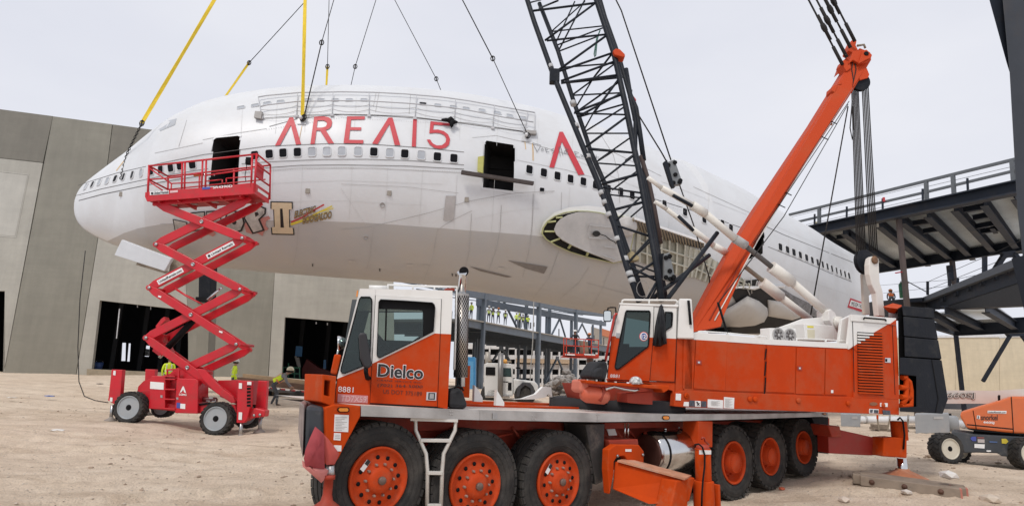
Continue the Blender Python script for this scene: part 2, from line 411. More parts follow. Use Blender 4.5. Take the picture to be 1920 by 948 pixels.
# ================================================================ airliner fuselage
def lerp_tab(tab,x):
    if x<=tab[0][0]:return tab[0][1]
    for (a,p),(c,q) in zip(tab,tab[1:]):
        if x<=c:return p+(q-p)*(x-a)/(c-a)
    return tab[-1][1]
def smooth_tab(tab,x,w):
    return (lerp_tab(tab,x-w)+2*lerp_tab(tab,x)+lerp_tab(tab,x+w))/4
F_TOP=[(139.5,375),(141,364),(145,353),(155,341),(170,328),(190,312),(215,293),(250,266),(285,243),(330,221),(385,200),(440,186),(500,176),(560,171),(640,169),(700,170),(760,173),(830,179),(880,186),(940,197),(1005,212),(1070,231),(1110,244),(1160,263),(1210,285),(1250,303),(1300,326),(1350,350),(1418,386),(1470,411),(1510,428),(1560,455),(1606,478),(1622,486)]
F_BOT=[(139.5,380),(141,391),(145,404),(155,419),(170,431),(190,441),(215,452),(250,464),(285,476),(330,487),(400,496),(470,503),(520,508),(640,518),(720,524),(800,531),(870,540),(940,551),(1000,562),(1060,574),(1130,586),(1200,598),(1300,616),(1400,628),(1500,634),(1606,640),(1622,641)]
F_Y=[(139,24.6),(400,24.7),(700,25.3),(900,26.1),(1100,27.7),(1300,30.6),(1450,34.0),(1606,38.6),(1622,39.1)]
F_BELLY=[(215,452),(225,447),(250,437),(290,428),(350,421),(420,417),(520,413.5),(600,413),(700,417),(830,428),(950,440),(1020,448),(1100,463),(1250,505),(1400,552),(1606,625)]
F_W=[(139,0.4),(145,1.0),(170,1.7),(215,2.4),(285,2.95),(385,3.2),(1606,3.25)]
def build_fuselage():
    xs=[139.5,140.2,141,142.5,144.5,147,150]
    x=153.0
    while x<1621:xs.append(x); x+=3.0
    xs.append(1621.0)
    cs=[]; st=[]
    for x in xs:
        Y=smooth_tab(F_Y,x,40)
        w=min(14,(x-139.5)*0.4)
        t=atY(x,smooth_tab(F_TOP,x,w),Y); d=atY(x,smooth_tab(F_BOT,x,w),Y)
        cs.append((t+d)/2); st.append((t-d).length/2)
    NA=44; NB=28; NF=40      # rows: top -> paint line, paint line -> keel, far side
    b=B(); rings=[]; mi=[]
    for i,x in enumerate(xs):
        i0,i1=max(0,i-6),min(len(xs)-1,i+6)
        d=cs[i1]-cs[i0]; d.z=0; d.normalize()
        out=V((d.y,-d.x,0))           # towards the viewer
        if out.y>0:out=-out
        if x>1330:                       # the cut end is sliced slantwise
            k=min(1,(x-1330)/276); e=EYEP-cs[i]; e.z=0; out=(out*(1-k)+e.normalized()*k).normalized()
        if x<420:
            k=max(0,min(1,(420-x)/200)); e=EYEP-cs[i]; e.z=0; out=(out*(1-k)+e.normalized()*k).normalized()
        a=st[i]; bw=min(lerp_tab(F_W,x),a*1.02); c=cs[i]
        def pt(ph,s=1):
            hump=0.16*max(0,cos(ph))**1.2 if x<1250 else 0.03*max(0,cos(ph))
            return c+V((0,0,a*cos(ph)))+out*(s*bw*sin(ph)**0.94*(1-hump) if sin(ph)>1e-6 else 0)
        yb=lerp_tab(F_BELLY,x) if x>215 else 9999
        lo,hi=0.6,pi
        for _ in range(24):
            md=(lo+hi)/2
            if proj(pt(md))[1]<yb:lo=md
            else:hi=md
        pb=min(lo,pi-0.02)
        phs=[pb*k/NA for k in range(NA+1)]+[pb+(pi-pb)*k/NB for k in range(1,NB+1)]
        row=[]
        for ph in phs:row.append(len(b.v)); b.v.append(pt(ph))
        for k in range(1,NF):row.append(len(b.v)); b.v.append(pt(pi-pi*k/NF,-1))
        rings.append(row)
    n=len(rings[0])
    DOORS=[[(400,262),(405,258),(446,254),(451,256),(446,350),(391,350)],
             [(908,268),(912,263),(962,271),(966,276),(966,300),(963,359),(905,352)],
             [(1402,407),(1422,416),(1431,424),(1434,440),(1430,476),(1400,488)]]
    def inside(poly,x,y):
        r=False; j=len(poly)-1
        for i in range(len(poly)):
            if (poly[i][1]>y) != (poly[j][1]>y) and x<(poly[j][0]-poly[i][0])*(y-poly[i][1])/(poly[j][1]-poly[i][1])+poly[i][0]:r=not r
            j=i
        return r
    full=[]
    for i in range(len(rings)-1):
        for k in range(n):
            k2=(k+1) % n; f=(rings[i][k],rings[i][k2],rings[i+1][k2],rings[i+1][k]); full.append(f)
            if k<NA+NB and xs[i]>380:
                cx,cy=proj((b.v[f[0]]+b.v[f[2]])/2)
                if any(inside(D,cx,cy) for D in DOORS):continue
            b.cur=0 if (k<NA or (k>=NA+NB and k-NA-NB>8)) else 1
            b.face(f,True)
    b.cur=0; b.face(list(reversed(rings[0])))
    bvh=BVHTree.FromPolygons([tuple(v) for v in b.v],full)
    return b,bvh,rings,cs,DOORS
FB,FBVH,FRINGS,FCS,FDOORS=build_fuselage()
def hit(x,y,lift=0.0):
    d=ray(x,y); h=FBVH.ray_cast(EYEP,d)
    if h[0] is None:
        n=FBVH.find_nearest(EYEP+d*(EYEP.y+27))
        Y=n[0].y if n[0] else 26
        return atY(x,y,Y)-d*lift
    return h[0]-d*lift
def hitn(x,y):
    d=ray(x,y); h=FBVH.ray_cast(EYEP,d)
    if h[0] is None:return hit(x,y),-d
    n=h[1] if h[1].dot(d)<0 else-h[1]
    return h[0],n
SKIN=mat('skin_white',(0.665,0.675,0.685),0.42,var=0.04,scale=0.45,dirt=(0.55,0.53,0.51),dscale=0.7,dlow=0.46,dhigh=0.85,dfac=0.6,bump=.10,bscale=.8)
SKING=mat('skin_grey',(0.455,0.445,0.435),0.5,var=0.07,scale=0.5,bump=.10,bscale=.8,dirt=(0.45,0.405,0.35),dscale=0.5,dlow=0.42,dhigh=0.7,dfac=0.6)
REDP=mat('letter_red',(0.53,0.038,0.052),0.5,var=0.05)
SEAM=mat('seam_grey',(0.40,0.39,0.38),0.7)
SEAMD=mat('seam_dark',(0.10,0.09,0.085),0.7)
PANEG=mat('pane_grey',(0.40,0.42,0.45),0.3,var=0.12,scale=1.5)
PANED=mat('pane_dark',(0.006,0.006,0.008),0.3,var=0.1,spec=.12)
jet=thing('airliner_fuselage','white and grey wingless airliner fuselage hanging from slings with red lettering','airliner',(0,27,3))
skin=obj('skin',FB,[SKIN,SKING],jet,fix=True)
def subdiv_patch(b,loops,lift,step=6.0):
    """picture outline(s) -> small triangles laid on the fuselage"""
    bm=bmesh.new(); al=[V((x,y,0)) for l in loops for x,y in l]; vs=[bm.verts.new(p) for p in al]
    for t in tessellate_polygon([[V((x,y,0)) for x,y in l] for l in loops]):
        try:bm.faces.new([vs[i] for i in t])
        except ValueError:pass
    for _ in range(5):
        le=[e for e in bm.edges if e.calc_length()>step]
        if not le:break
        bmesh.ops.subdivide_edges(bm,edges=le,cuts=1); bmesh.ops.triangulate(bm,faces=bm.faces[:])
    bm.verts.index_update()
    b.add([hit(v.co.x,v.co.y,lift) for v in bm.verts],[tuple(v.index for v in f.verts) for f in bm.faces]); bm.free()
def patch(name,loops,M,parent,lift=0.03,step=6.0,label=None):
    b=B(); subdiv_patch(b,loops,lift,step); return obj(name,b,M,parent,label=label,fix=False)
def strip_px(b,pts,w,lift=0.02,step=8.0):
    """thin band of picture width w along a picture polyline on the skin"""
    out=[]
    for (x0,y0),(x1,y1) in zip(pts,pts[1:]):
        n=max(1,int(math.hypot(x1-x0,y1-y0)/step))
        for k in range(n):out.append((x0+(x1-x0)*k/n,y0+(y1-y0)*k/n))
    out.append(pts[-1]); o=len(b.v)
    for i,(x,y) in enumerate(out):
        a=out[max(0,i-1)]; c=out[min(len(out)-1,i+1)]; dx,dy=c[0]-a[0],c[1]-a[1]; l=math.hypot(dx,dy) or 1
        b.v.append(hit(x-dy/l*w/2,y+dx/l*w/2,lift)); b.v.append(hit(x+dy/l*w/2,y-dx/l*w/2,lift))
    for i in range(len(out)-1):b.face((o+2*i,o+2*i+1,o+2*i+3,o+2*i+2))
def window(x,y,w,h,dark,slope):
    """frame ring proud of the skin with a pane set back inside it"""
    p,n=hitn(x,y); q=hit(x+4,y+4*slope); u=(q-p); u=(u-n*u.dot(n)).normalized(); t=n.cross(u)
    if t.z<0:t=-t
    s=(p-EYEP).dot(_F)/FPX
    cu=abs(u.dot(_R)) or 1; hw=w/2*s/max(0.14,cu); hh=h/2*s*1.03
    def ring(k,lift):return [p+n*lift+u*(a*hw*k)+t*(c*hh*k) for a,c in rr]
    rr=rrect(-1,-1,1,1,0.42,3)
    N_=len(rr); b=B(); o=ring(1.16,0.004); a=ring(1.10,0.03); c=ring(0.98,0.03); d=ring(0.96,0.012)
    b.v+=o+a+c+d
    for k in range(3):
        for i in range(N_):j=(i+1) % N_; b.face((k*N_+i,k*N_+j,(k+1)*N_+j,(k+1)*N_+i),True)
    f=obj('window',b,SKIN,jet)
    g=B(); g.v+=d; g.face(range(N_)); obj('pane',g,PANED if dark else PANEG,f,fix=False)
UPW=[(452,202),(478.5,198),(501,194),(526,191),(577.5,188),(602,188),(628.5,188),(655,188),(682.7,188),(793,195),(821,198),(850,201),(874,204),(904,207.5),(933,212),(956,217.5),(981,221.5)]
for i,(x,y) in enumerate(UPW):
    sl=(UPW[min(i+1,16)][1]-UPW[max(i-1,0)][1])/(UPW[min(i+1,16)][0]-UPW[max(i-1,0)][0])
    window(x,y,13,8.5,x==793,sl)
MW=[(161,350,0),(173.6,346,1),(186.6,342,0),(201.4,338.8,0),(216.4,335,1),(232,331.4,1),(248.3,327.8,1),(265,324,0),(284,321,1),(301.4,318.4,1),(320.3,315,1),(337.7,311,1),(360.8,308.7,1),(478,291.5,1),(505,289,1),(530.8,287,1),(557.8,285.6,1),(585,284.6,0),(613,284,0),(641,283.7,0),(671.5,284,0),(701,285,1),(731,286.8,0),(759,288.5,1),(790,291,0),(820,294,1),(851,297,1)]
MW2=[(992.5,318),(1019.5,324),(1045,330),(1069.5,335.5),(1093.5,340.5),(1116.5,347),(1140,354),(1163.5,359.5),(1185,366.5),(1245.5,383),(1284,397.7),(1320,411),(1354,419.5),(1370,427.4),(1462.7,463),(1476,468),(1488,473),(1500,478),(1511.8,483),(1522.5,487.7),(1532.6,491.8),(1542,495.8),(1551,499.6),(1559.5,503.5),(1568,507),(1576,511),(1584,514),(1591.6,517)]
for L_ in (MW,[(x,y,1) for x,y in MW2]):
    for i,(x,y,dk) in enumerate(L_):
        a=L_[max(0,i-1)]; c=L_[min(i+1,len(L_)-1)]
        w=lerp_tab([(150,7),(180,8.5),(260,10),(360,12),(500,13.5),(820,14),(1050,12),(1250,10),(1370,9.5),(1450,11),(1600,8.5)],x)
        h=lerp_tab([(150,13),(260,14.5),(400,16),(650,17.5),(1000,17),(1250,15.5),(1370,14.5),(1500,13),(1600,12)],x)
        window(x,y,w,h,dk,(c[1]-a[1])/(c[0]-a[0]))
window(1016,356,9,8,1,.1)
# door openings: frame, dark cabin box behind
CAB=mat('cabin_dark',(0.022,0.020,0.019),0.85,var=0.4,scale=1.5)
for D in FDOORS:
    b=B(); cx=sum(p[0] for p in D)/len(D); cy=sum(p[1] for p in D)/len(D)
    n=len(D); o=len(b.v)
    for k,lift in ((1.07,0.03),(0.985,0.03),(0.985,-0.12)):
        for x,y in D:b.v.append(hit(cx+(x-cx)*k,cy+(y-cy)*k,lift))
    for r_ in range(2):
        for i in range(n):j=(i+1) % n; b.face((o+r_*n+i,o+r_*n+j,o+(r_+1)*n+j,o+(r_+1)*n+i))
    fr=obj('door_frame',b,SKIN,jet,fix=False)
    b=B(); front=[hit(cx+(x-cx)*1.05,cy+(y-cy)*1.03,-0.1) for x,y in D]
    back=[p+V((0.2,1.7,0)) for p in front]; b.v+=front+back
    for i in range(n):j=(i+1) % n; b.face((i,j,n+j,n+i))
    b.face(range(n,2*n))
    mid=[(front[i]+back[i])/2 for i in range(n)]
    for k in (0.25,0.5,0.75):
        l=[back[0].lerp(back[-1],k),back[n // 2].lerp(back[n // 2],k)]
        b.bar(back[0].lerp(back[-1],k)-V((0,.08,0)),back[2].lerp(back[-2],k)-V((0,.08,0)),0.07,0.07)
    obj('cabin_opening',b,CAB,jet)
# lettering
ZL=zm(500,170,5.19)
LET=[('letter',[ZL((80,535),(222,260),(258,260),(335,520),(285,525),(235,335),(128,531))]),
       ('letter',[ZL((425,520),(462,253),(560,250),(600,257),(626,275),(637,303),(630,345),(606,371),(575,383),(655,512),(600,515),(520,388),(484,388),(467,517)),ZL((495,290),(487,360),(545,358),(575,348),(588,325),(580,303),(555,290))]),
       ('letter',[ZL((748,510),(783,250),(957,250),(952,280),(822,282),(815,355),(922,357),(918,385),(811,383),(800,478),(942,480),(938,514))]),
       ('letter',[ZL((1025,515),(1185,262),(1225,262),(1300,530),(1245,528),(1195,325),(1080,520))]),
       ('letter',[ZL((1412,543),(1425,280),(1462,280),(1452,545))]),
       ('letter',[ZL((1595,297),(1788,318),(1785,343),(1627,330),(1620,380),(1668,378),(1725,394),(1765,425),(1785,470),(1775,525),(1740,556),(1685,567),(1630,556),(1585,522),(1558,475),(1591,475),(1615,512),(1655,533),(1705,531),(1740,503),(1748,468),(1730,434),(1690,414),(1640,409),(1582,415))]),
       ('letter',[zm(640,0,2)((780,627),(818,494),(831,494),(912,654),(889,656),(827,531),(798,629))])]
for nme,lp in LET:patch(nme,lp,REDP,jet,0.045)
# seams, pin stripes, panel joints
def seamset(name,M,lines):
    for w,pts in lines:b=B(); strip_px(b,pts,w); obj(name,b,M,jet,fix=False)
seamset('pin_stripe',SEAMD,[
    (0.9,[(146,348),(170,339.5),(220,324),(298,306.5),(380,290),(500,274),(617,269),(700,270.5),(800,277.5),(870,285)]),
    (0.9,[(141,367),(190,354),(298,331),(390,316)]),(0.9,[(453,307),(500,303.5),(600,299),(685,298.5),(770,301),(870,309)]),
    (1.2,[(140,378),(190,364.5),(298,342),(392,327)]),(1.0,[(453,318),(560,310),(640,309),(760,311),(870,317)]),
    (0.8,[(505,237),(560,222),(640,214),(700,216),(790,222),(850,229),(930,240),(990,248)]),
    (0.9,[(1410,412),(1470,440),(1530,464),(1600,492)]),(0.8,[(1440,462),(1500,487),(1560,513),(1597,528)]),(0.8,[(1228,373),(1300,395),(1400,430)])])
seamset('skin_joint',SEAM,[
    (0.7,[(380,262),(440,250),(500,241)]),(0.7,[(290,287),(380,268)]),
    (0.8,[(453,324),(560,315),(700,315),(870,324)]),(0.6,[(970,300),(1060,318),(1140,340)]),(0.6,[(885,258),(930,254),(1000,270),(1100,300)]),
    (0.7,[(300,420),(420,418),(520,414)]),
    (0.8,[(640,430),(690,426),(800,400),(875,378),(960,362),(1040,358)]),(0.8,[(820,432),(830,424),(850,412),(885,395)]),
    (0.7,[(1000,362),(998,420),(992,470),(980,520)]),(0.7,[(1053,360),(1052,400)]),(0.7,[(940,384),(938,430),(930,470),(915,510)]),(0.7,[(884,400),(880,470),(868,520)]),
    (0.7,[(820,432),(812,480),(795,525)]),(0.7,[(1105,500),(1085,530),(1050,560)]),(0.7,[(1048,470),(1030,520),(1000,558)]),(0.7,[(1145,500),(1130,540),(1110,575)]),
    (0.8,[(1100,530),(1180,552),(1260,575)]),(0.8,[(1125,250),(1150,290),(1160,330),(1162,380)]),(0.7,[(1150,285),(1240,330)]),(0.7,[(1300,350),(1420,405)]),
    (0.7,[(700,200),(705,175)]),(0.9,[(704,210),(711,172)]),(0.9,[(767,214),(770,176)]),(0.7,[(335,275),(350,225)]),(0.6,[(640,345),(760,350),(860,362)]),
    (0.7,[(1020,440),(1100,460),(1180,500)]),(0.6,[(560,420),(556,470),(548,505)]),(0.6,[(700,425),(694,480),(684,518)]),(0.6,[(430,425),(428,460),(424,495)])])
FAINT=mat('joint_faint',(.60,.595,.585),.6)
for k,x in enumerate((455,520,575,668,735,800,865,935,1010,1075,1200,1260,1330,1480,1540)):
    y0=lerp_tab(F_TOP,x)+14; y1=min(lerp_tab(F_BELLY,x)-4,lerp_tab(F_BOT,x)-30)
    for a,c in ((y0,y0+(y1-y0)*.28),(y0+(y1-y0)*(.56 if x<1000 else .5),y1)):b=B(); strip_px(b,[(x+(y-y0)*-.06,y) for y in (a,(a+c)/2,c)],.55,.015); obj('skin_joint',b,FAINT,jet,fix=False)
for pts in ([(470,345),(640,338),(830,345)],[(480,380),(640,376),(800,385)],[(1010,390),(960,395),(890,410)],[(1080,300),(1180,345),(1230,365)],[(1240,340),(1330,375),(1400,402)],[(1445,420),(1520,452),(1590,480)],[(1450,500),(1520,528),(1590,552)]):b=B(); strip_px(b,pts,.55,.015); obj('skin_joint',b,FAINT,jet,fix=False)
# rivet rows along the joints
b=B()
for pts in ([(640,352),(690,426),(875,378),(1040,358)],[(1000,362),(992,470)],[(884,400),(880,470)],[(940,384),(930,470)],[(453,321),(640,312),(870,320)],[(500,241),(640,219),(870,232)],[(1228,376),(1400,433)]):
    for (x0,y0),(x1,y1) in zip(pts,pts[1:]):
        n=int(math.hypot(x1-x0,y1-y0)/4.5)
        for k in range(n):
            p=hit(x0+(x1-x0)*k/n,y0+(y1-y0)*k/n+1.6,0.02); b.box(p,(0.018,0.01,0.018))
obj('rivet',b,mat('rivet_grey',(.5,.49,.48),.6),jet,kind='stuff')
# patches, hatches, vents
patch('access_panel',[[(836,367),(855,367),(850,413),(831,413)]],mat('panel_grey',(0.42,0.40,0.39),0.5),jet,0.03)
for x,y in ((717,384),(686,445)):
    b=B(); p,n=hitn(x,y); b.lathe(p,n,[(0.10,0.0),(0.10,0.03),(0.075,0.03),(0.075,0.012),(0.0,0.012)],16); obj('service_port',b,SEAM,jet)
for x,y in ((577,358),(730,362),(875,374),(424,366),(228,364)):
    b=B(); p,n=hitn(x,y); b.box(p,(0.16,0.06,0.18)); obj('fitting',b,mat('fitting_tan',(0.28,0.25,0.21),0.6),jet)
for pts in ([(880,499),(960,519),(950,520),(900,508)],[(952,488),(1027,500),(1020,513),(985,503)]):
    patch('air_inlet',[pts],mat('inlet_grey',(0.20,0.18,0.165),0.7),jet,0.03)
for x,y in ((660,490),(768,497),(797,498),(940,503)):patch('hatch',[[(x-6,y-2),(x+6,y-1.4),(x+6,y+2.4),(x-6,y+2)]],mat('hatch_pale',(0.5,0.48,0.45),0.6),jet,0.03)
for x,y in ((586,497),(712,506),(848,515),(855,516)):patch('drain',[[(x-1.5,y-3),(x+1.5,y-2),(x+1,y+3),(x-1,y+2)]],SEAMD,jet,0.03)
patch('cockpit_window',[[(297,243),(318,230),(316,226),(331,222),(328,234),(300,246)]],PANEG,jet,0.03)
b=B(); strip_px(b,[(312,238),(318,228)],1.5,0.05); obj('window_post',b,SKIN,jet,fix=False)
# rust streaks (worn paint with its own outline)
RUST=mat('rust_streak',(0.62,0.42,0.20),0.8,var=0.2)
for pts,w in (([(998.5,268),(999.5,285),(999.6,301)],2.0),([(984,265),(986,280)],1.4),([(566,236),(560,268)],1.0),([(232,302),(218,320)],1.6)):b=B(); strip_px(b,pts,w); obj('rust_streak',b,RUST,jet,fix=False)
# graffiti
INK=mat('marker_ink',(0.12,0.12,0.13),0.7)
ZG=zm(960,250,9.478)
b=B()
for st in ([(370,175),(450,330),(515,210),(370,170)],[(545,260),(520,285),(535,325),(560,300),(545,260)],[(590,270),(615,335),(660,325)],[(590,270),(630,260)],[(600,300),(640,292)],
           [(745,270),(700,285),(705,305),(750,310),(715,365)],[(825,240),(860,400)],[(830,300),(860,220),(905,390),(880,280)],[(945,300),(925,340),(950,370),(970,330),(945,300)],[(955,240),(1000,370)],[(950,290),(1010,280)],
           [(1110,320),(1140,410),(1215,412)],[(1110,320),(1190,345)],[(1120,365),(1160,370)],[(1215,370),(1310,440)],[(1235,420),(1290,350)],[(1495,380),(1500,450)],[(1455,420),(1550,425)]):
    b=B(); strip_px(b,ZG(*st),0.8,0.06,3); obj('graffiti_stroke',b,INK,jet,fix=False)
# nose art: worn block letters, cream numeral, small flame script
ZA=zm(300,360,5.333)
ARTK=mat('art_black',(0.02,0.016,0.016),0.6); ARTC=mat('art_cream',(0.62,0.50,0.33),0.7,var=0.15,scale=2,dirt=(0.35,0.24,0.15),dscale=2,dfac=0.6)
ARTG=mat('art_stone',(0.42,0.39,0.35),0.7,var=0.35,scale=2.5,dirt=(0.16,0.14,0.13),dscale=2.2,dfac=0.8)
ARTR=mat('art_splash',(0.48,0.20,0.17),0.7,var=0.1)
def II(k):
    c=(1222,262); P_=[(1105,92),(1328,97),(1328,168),(1296,168),(1300,360),(1338,362),(1345,430),(1115,425),(1108,355),(1140,355),(1132,168),(1103,166)]
    return [(c[0]+(x-c[0])*k[0],c[1]+(y-c[1])*k[1]) for x,y in P_]
patch('numeral_outline',[ZA(*II((1,1)))],ARTK,jet,0.03,5)
patch('numeral',[ZA(*II((0.9,0.93))),ZA((1200,165),(1205,355),(1240,355),(1225,165))],ARTC,jet,0.06,5)
patch('paint_splash',[ZA((860,400),(835,300),(980,340),(1010,260),(1085,238),(1105,265),(1060,290),(1055,330),(1085,370),(1040,395),(1025,440),(975,410),(920,420))],ARTR,jet,0.025,5)
patch('paint_splash',[ZA((360,440),(380,400),(520,380),(560,420),(530,445),(480,425),(430,440),(415,468))],ARTR,jet,0.025,5)
patch('art_letter_outline',[ZA((835,260),(870,170),(1000,135),(1062,160),(1058,220),(1000,275),(1048,385),(925,420))],ARTK,jet,0.04,5)
patch('art_letter',[ZA((850,258),(885,185),(1000,150),(1045,170),(1042,215),(980,272),(1025,375),(935,402)),ZA((945,205),(955,250),(990,225),(975,198))],ARTG,jet,0.06,5)
patch('art_letter_outline',[ZA((640,300),(660,210),(740,175),(830,230),(850,310),(820,390),(740,420),(660,380))],ARTK,jet,0.04,5)
patch('art_letter',[ZA((655,300),(675,225),(740,195),(815,240),(832,310),(805,375),(740,402),(675,370)),ZA(*arc((742,302),24,0,330,8))],ARTG,jet,0.06,5)
for q in ([(300,205),(450,190),(445,380),(290,400)],[(460,190),(600,180),(630,380),(470,400)],[(125,270),(270,300),(280,400),(150,400)]):
    c=(sum(p[0] for p in q)/4,sum(p[1] for p in q)/4)
    patch('art_letter_outline',[ZA(*q)],ARTK,jet,0.04,5); patch('art_letter',[ZA(*[(c[0]+(x-c[0])*.87,c[1]+(y-c[1])*.87) for x,y in q])],ARTG,jet,0.06,5)
FLY=mat('flame_yellow',(0.72,0.58,0.05),0.6); FLR=mat('flame_red',(0.5,0.03,0.03),0.6)
b=B(); strip_px(b,ZA((1305,320),(1450,270),(1560,215),(1720,140)),2.6,.03); strip_px(b,ZA((1320,328),(1460,280),(1600,200),(1735,160)),1.6,.03); strip_px(b,ZA((1310,330),(1500,270),(1690,190)),1.4,.032); obj('flame_stripe',b,FLY,jet,fix=False)
b=B(); strip_px(b,ZA((1310,300),(1430,250),(1540,180),(1640,125)),2.8,.036); strip_px(b,ZA((1340,265),(1440,220),(1600,150)),1.6,.036); obj('flame_stripe',b,FLR,jet,fix=False)
b=B()
for txt,bl,br,tl in (('ELECTRIC',(1342,262),(1552,205),(1350,190)),('BOOGALOO',(1425,322),(1715,265),(1430,245))):
    (x0,y0),(x1,y1),(x2,y2)=ZA(bl,br,tl); text_on(b,txt,lambda x,y:hit(x,y),(x0,y0),(x1,y1),(x2,y2),0.05,0.055)
obj('script_shadow',b,ARTK,jet,fix=False)
b=B()
for txt,bl,br,tl in (('ELECTRIC',(1346,258),(1550,204),(1353,196)),('BOOGALOO',(1429,317),(1712,263),(1433,250))):
    (x0,y0),(x1,y1),(x2,y2)=ZA(bl,br,tl); text_on(b,txt,lambda x,y:hit(x,y),(x0,y0),(x1,y1),(x2,y2),0.075,0.0)
obj('script',b,mat('script_gold',(0.45,0.30,0.12),0.6),jet,fix=False)
# licence plate on the tail end
ZP=zm(1560,540,5.925)
patch('number_plate',[ZP((205,108),(360,165),(356,272),(172,212))],REDP,jet,0.05,20)
patch('plate_face',[ZP((212,130),(352,178),(349,240),(192,192))],WHITEP,jet,0.08,20)
b=B(); (x0,y0),(x1,y1),(x2,y2)=ZP((214,190),(334,226),(222,146)); text_on(b,'MOOP-747',hit,(x0,y0),(x1,y1),(x2,y2),0.12); obj('plate_text',b,BLACKP,jet,fix=False)
# wing root: oval cut-out with green ribs, pale end plate
ZR=zm(960,320,3.647)
OUT=ZR((200,430),(208,390),(240,343),(290,308),(360,283),(440,272),(520,274),(600,284),(690,306),(780,312),(850,330),(840,420),(800,610),(745,622),(692,634),(620,616),(520,594),(400,558),(300,513),(228,468))
PLT=ZR((287,400),(303,360),(330,330),(380,302),(440,284),(520,281),(600,291),(690,312),(780,318),(842,332),(832,420),(793,604),(745,614),(692,626),(640,602),(520,556),(400,503),(340,470),(302,435))
FAIR=mat('fairing_white',(0.78,0.775,0.77),0.42,var=0.03,scale=0.8,dirt=(0.66,0.63,0.6),dscale=1.2,dfac=0.3)
GRN=mat('primer_green',(0.42,0.42,0.20),0.6,var=0.15); PLATE=mat('root_plate',(0.47,0.455,0.44),0.5,var=0.12,scale=1.2,dirt=(0.62,0.58,0.54),dscale=1.5,dfac=0.5)
patch('wing_fairing',[ZR((190,420),(215,350),(290,285),(390,250),(520,238),(640,252),(780,300),(780,330),(600,300),(440,280),(300,310),(235,355),(203,430))],FAIR,jet,0.10,6)
b=B(); c=ZR((520,430))[0]
o=len(b.v); N_=len(OUT)
for k,lift in ((1.0,0.02),(1.0,0.22),(0.965,0.22),(0.965,0.04)):
    for x,y in OUT:b.v.append(hit(c[0]+(x-c[0])*k,c[1]+(y-c[1])*k,lift))
for r_ in range(3):
    for i in range(N_):j=(i+1) % N_; b.face((o+r_*N_+i,o+r_*N_+j,o+(r_+1)*N_+j,o+(r_+1)*N_+i))
obj('wing_root_frame',b,GRN,jet)
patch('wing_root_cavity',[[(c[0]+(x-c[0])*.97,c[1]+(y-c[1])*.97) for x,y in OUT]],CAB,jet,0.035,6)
b=B(); n=len(PLT); F_=[hit(x,y,0.32) for x,y in PLT]
b.prism(F_,V((0.05,0.2,0))); obj('wing_root_plate',b,PLATE,jet,bevel=0.01)
for p,q in (((222,415),(292,415)),((246,352),(300,345)),((262,488),(330,462)),((385,530),(405,503)),((510,580),(520,556)),((300,322),(345,318))):
    b=B(); (x0,y0),(x1,y1)=ZR(p,q); b.bar(hit(x0,y0,0.16),hit(x1,y1,0.24),0.09,0.06); obj('rib',b,GRN,jet)
b=B()
for p,q in (((530,372),(700,390)),((522,457),(700,470)),((630,300),(700,312)),((617,578),(703,606)),((630,518),(720,528))):
    (x0,y0),(x1,y1)=ZR(p,q); b=B(); b.bar(hit(x0,y0,0.36),hit(x1,y1,0.36),0.03,0.04); obj('plate_stiffener',b,SEAM,jet)
b=B(); (x0,y0),(x1,y1)=ZR((530,372),(522,457)); b.bar(hit(x0,y0,0.36),hit(x1,y1,0.36),0.03,0.04)
obj('plate_stiffener',b,SEAM,jet)
b=B(); flat(b,ZR(*arc((577,430),27,0,340,16,20)),lambda x,y:hit(x,y,0.335)); obj('plate_hole',b,CAB,jet,fix=False)
b=B(); pts=ZR((600,432),(640,445),(670,470),(700,485),(712,500)); b.path([hit(x,y,0.4) for x,y in pts],0.02); obj('loose_cable',b,ROPE,jet)
b=B(); x,y=ZR((785,380))[0]; p=hit(x,y,0.45); d=(EYEP-p).normalized(); b.lathe(p,d,[(0.42,-0.3),(0.42,0.05),(0.36,0.1),(0.2,0.12),(0.12,0.2),(0.0,0.2)],22); obj('round_cover',b,PLATE,jet)
# wing box side: cream ribbed wall below a row of brown stringers
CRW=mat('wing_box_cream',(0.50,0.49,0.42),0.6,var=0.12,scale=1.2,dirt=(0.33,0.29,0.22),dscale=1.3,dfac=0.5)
TAN=mat('stringer_tan',(0.26,0.215,0.16),0.65,var=0.2,scale=2)
ZW=zm(1200,320,2.961)
def wb(x,y,l=0.12):return hit(x,y,l)
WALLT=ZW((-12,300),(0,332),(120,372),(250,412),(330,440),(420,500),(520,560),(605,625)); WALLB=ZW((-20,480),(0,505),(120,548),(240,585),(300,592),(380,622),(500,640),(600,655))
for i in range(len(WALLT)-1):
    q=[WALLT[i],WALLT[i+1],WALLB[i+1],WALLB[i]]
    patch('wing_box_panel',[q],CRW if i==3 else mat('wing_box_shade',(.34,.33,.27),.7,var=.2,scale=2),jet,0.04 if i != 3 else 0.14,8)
for i in range(22):
    t=i/21*(len(WALLT)-1); k=min(int(t),len(WALLT)-2); f=t-k
    p=(WALLT[k][0]+(WALLT[k+1][0]-WALLT[k][0])*f,WALLT[k][1]+(WALLT[k+1][1]-WALLT[k][1])*f); q=(WALLB[k][0]+(WALLB[k+1][0]-WALLB[k][0])*f,WALLB[k][1]+(WALLB[k+1][1]-WALLB[k][1])*f)
    b=B(); b.bar(hit(p[0],p[1],.14),hit(q[0],q[1],.14),.07,.2); obj('wall_rib',b,CRW,jet)
for f in (0.35,0.68):
    b=B(); b.path([hit(p[0]+(q[0]-p[0])*f,p[1]+(q[1]-p[1])*f,.16) for p,q in zip(WALLT,WALLB)],.045,5); obj('wall_stringer',b,CRW,jet)
ROOF0=ZW((-30,265),(360,398)); ROOF1=ZW((-20,345),(345,432))
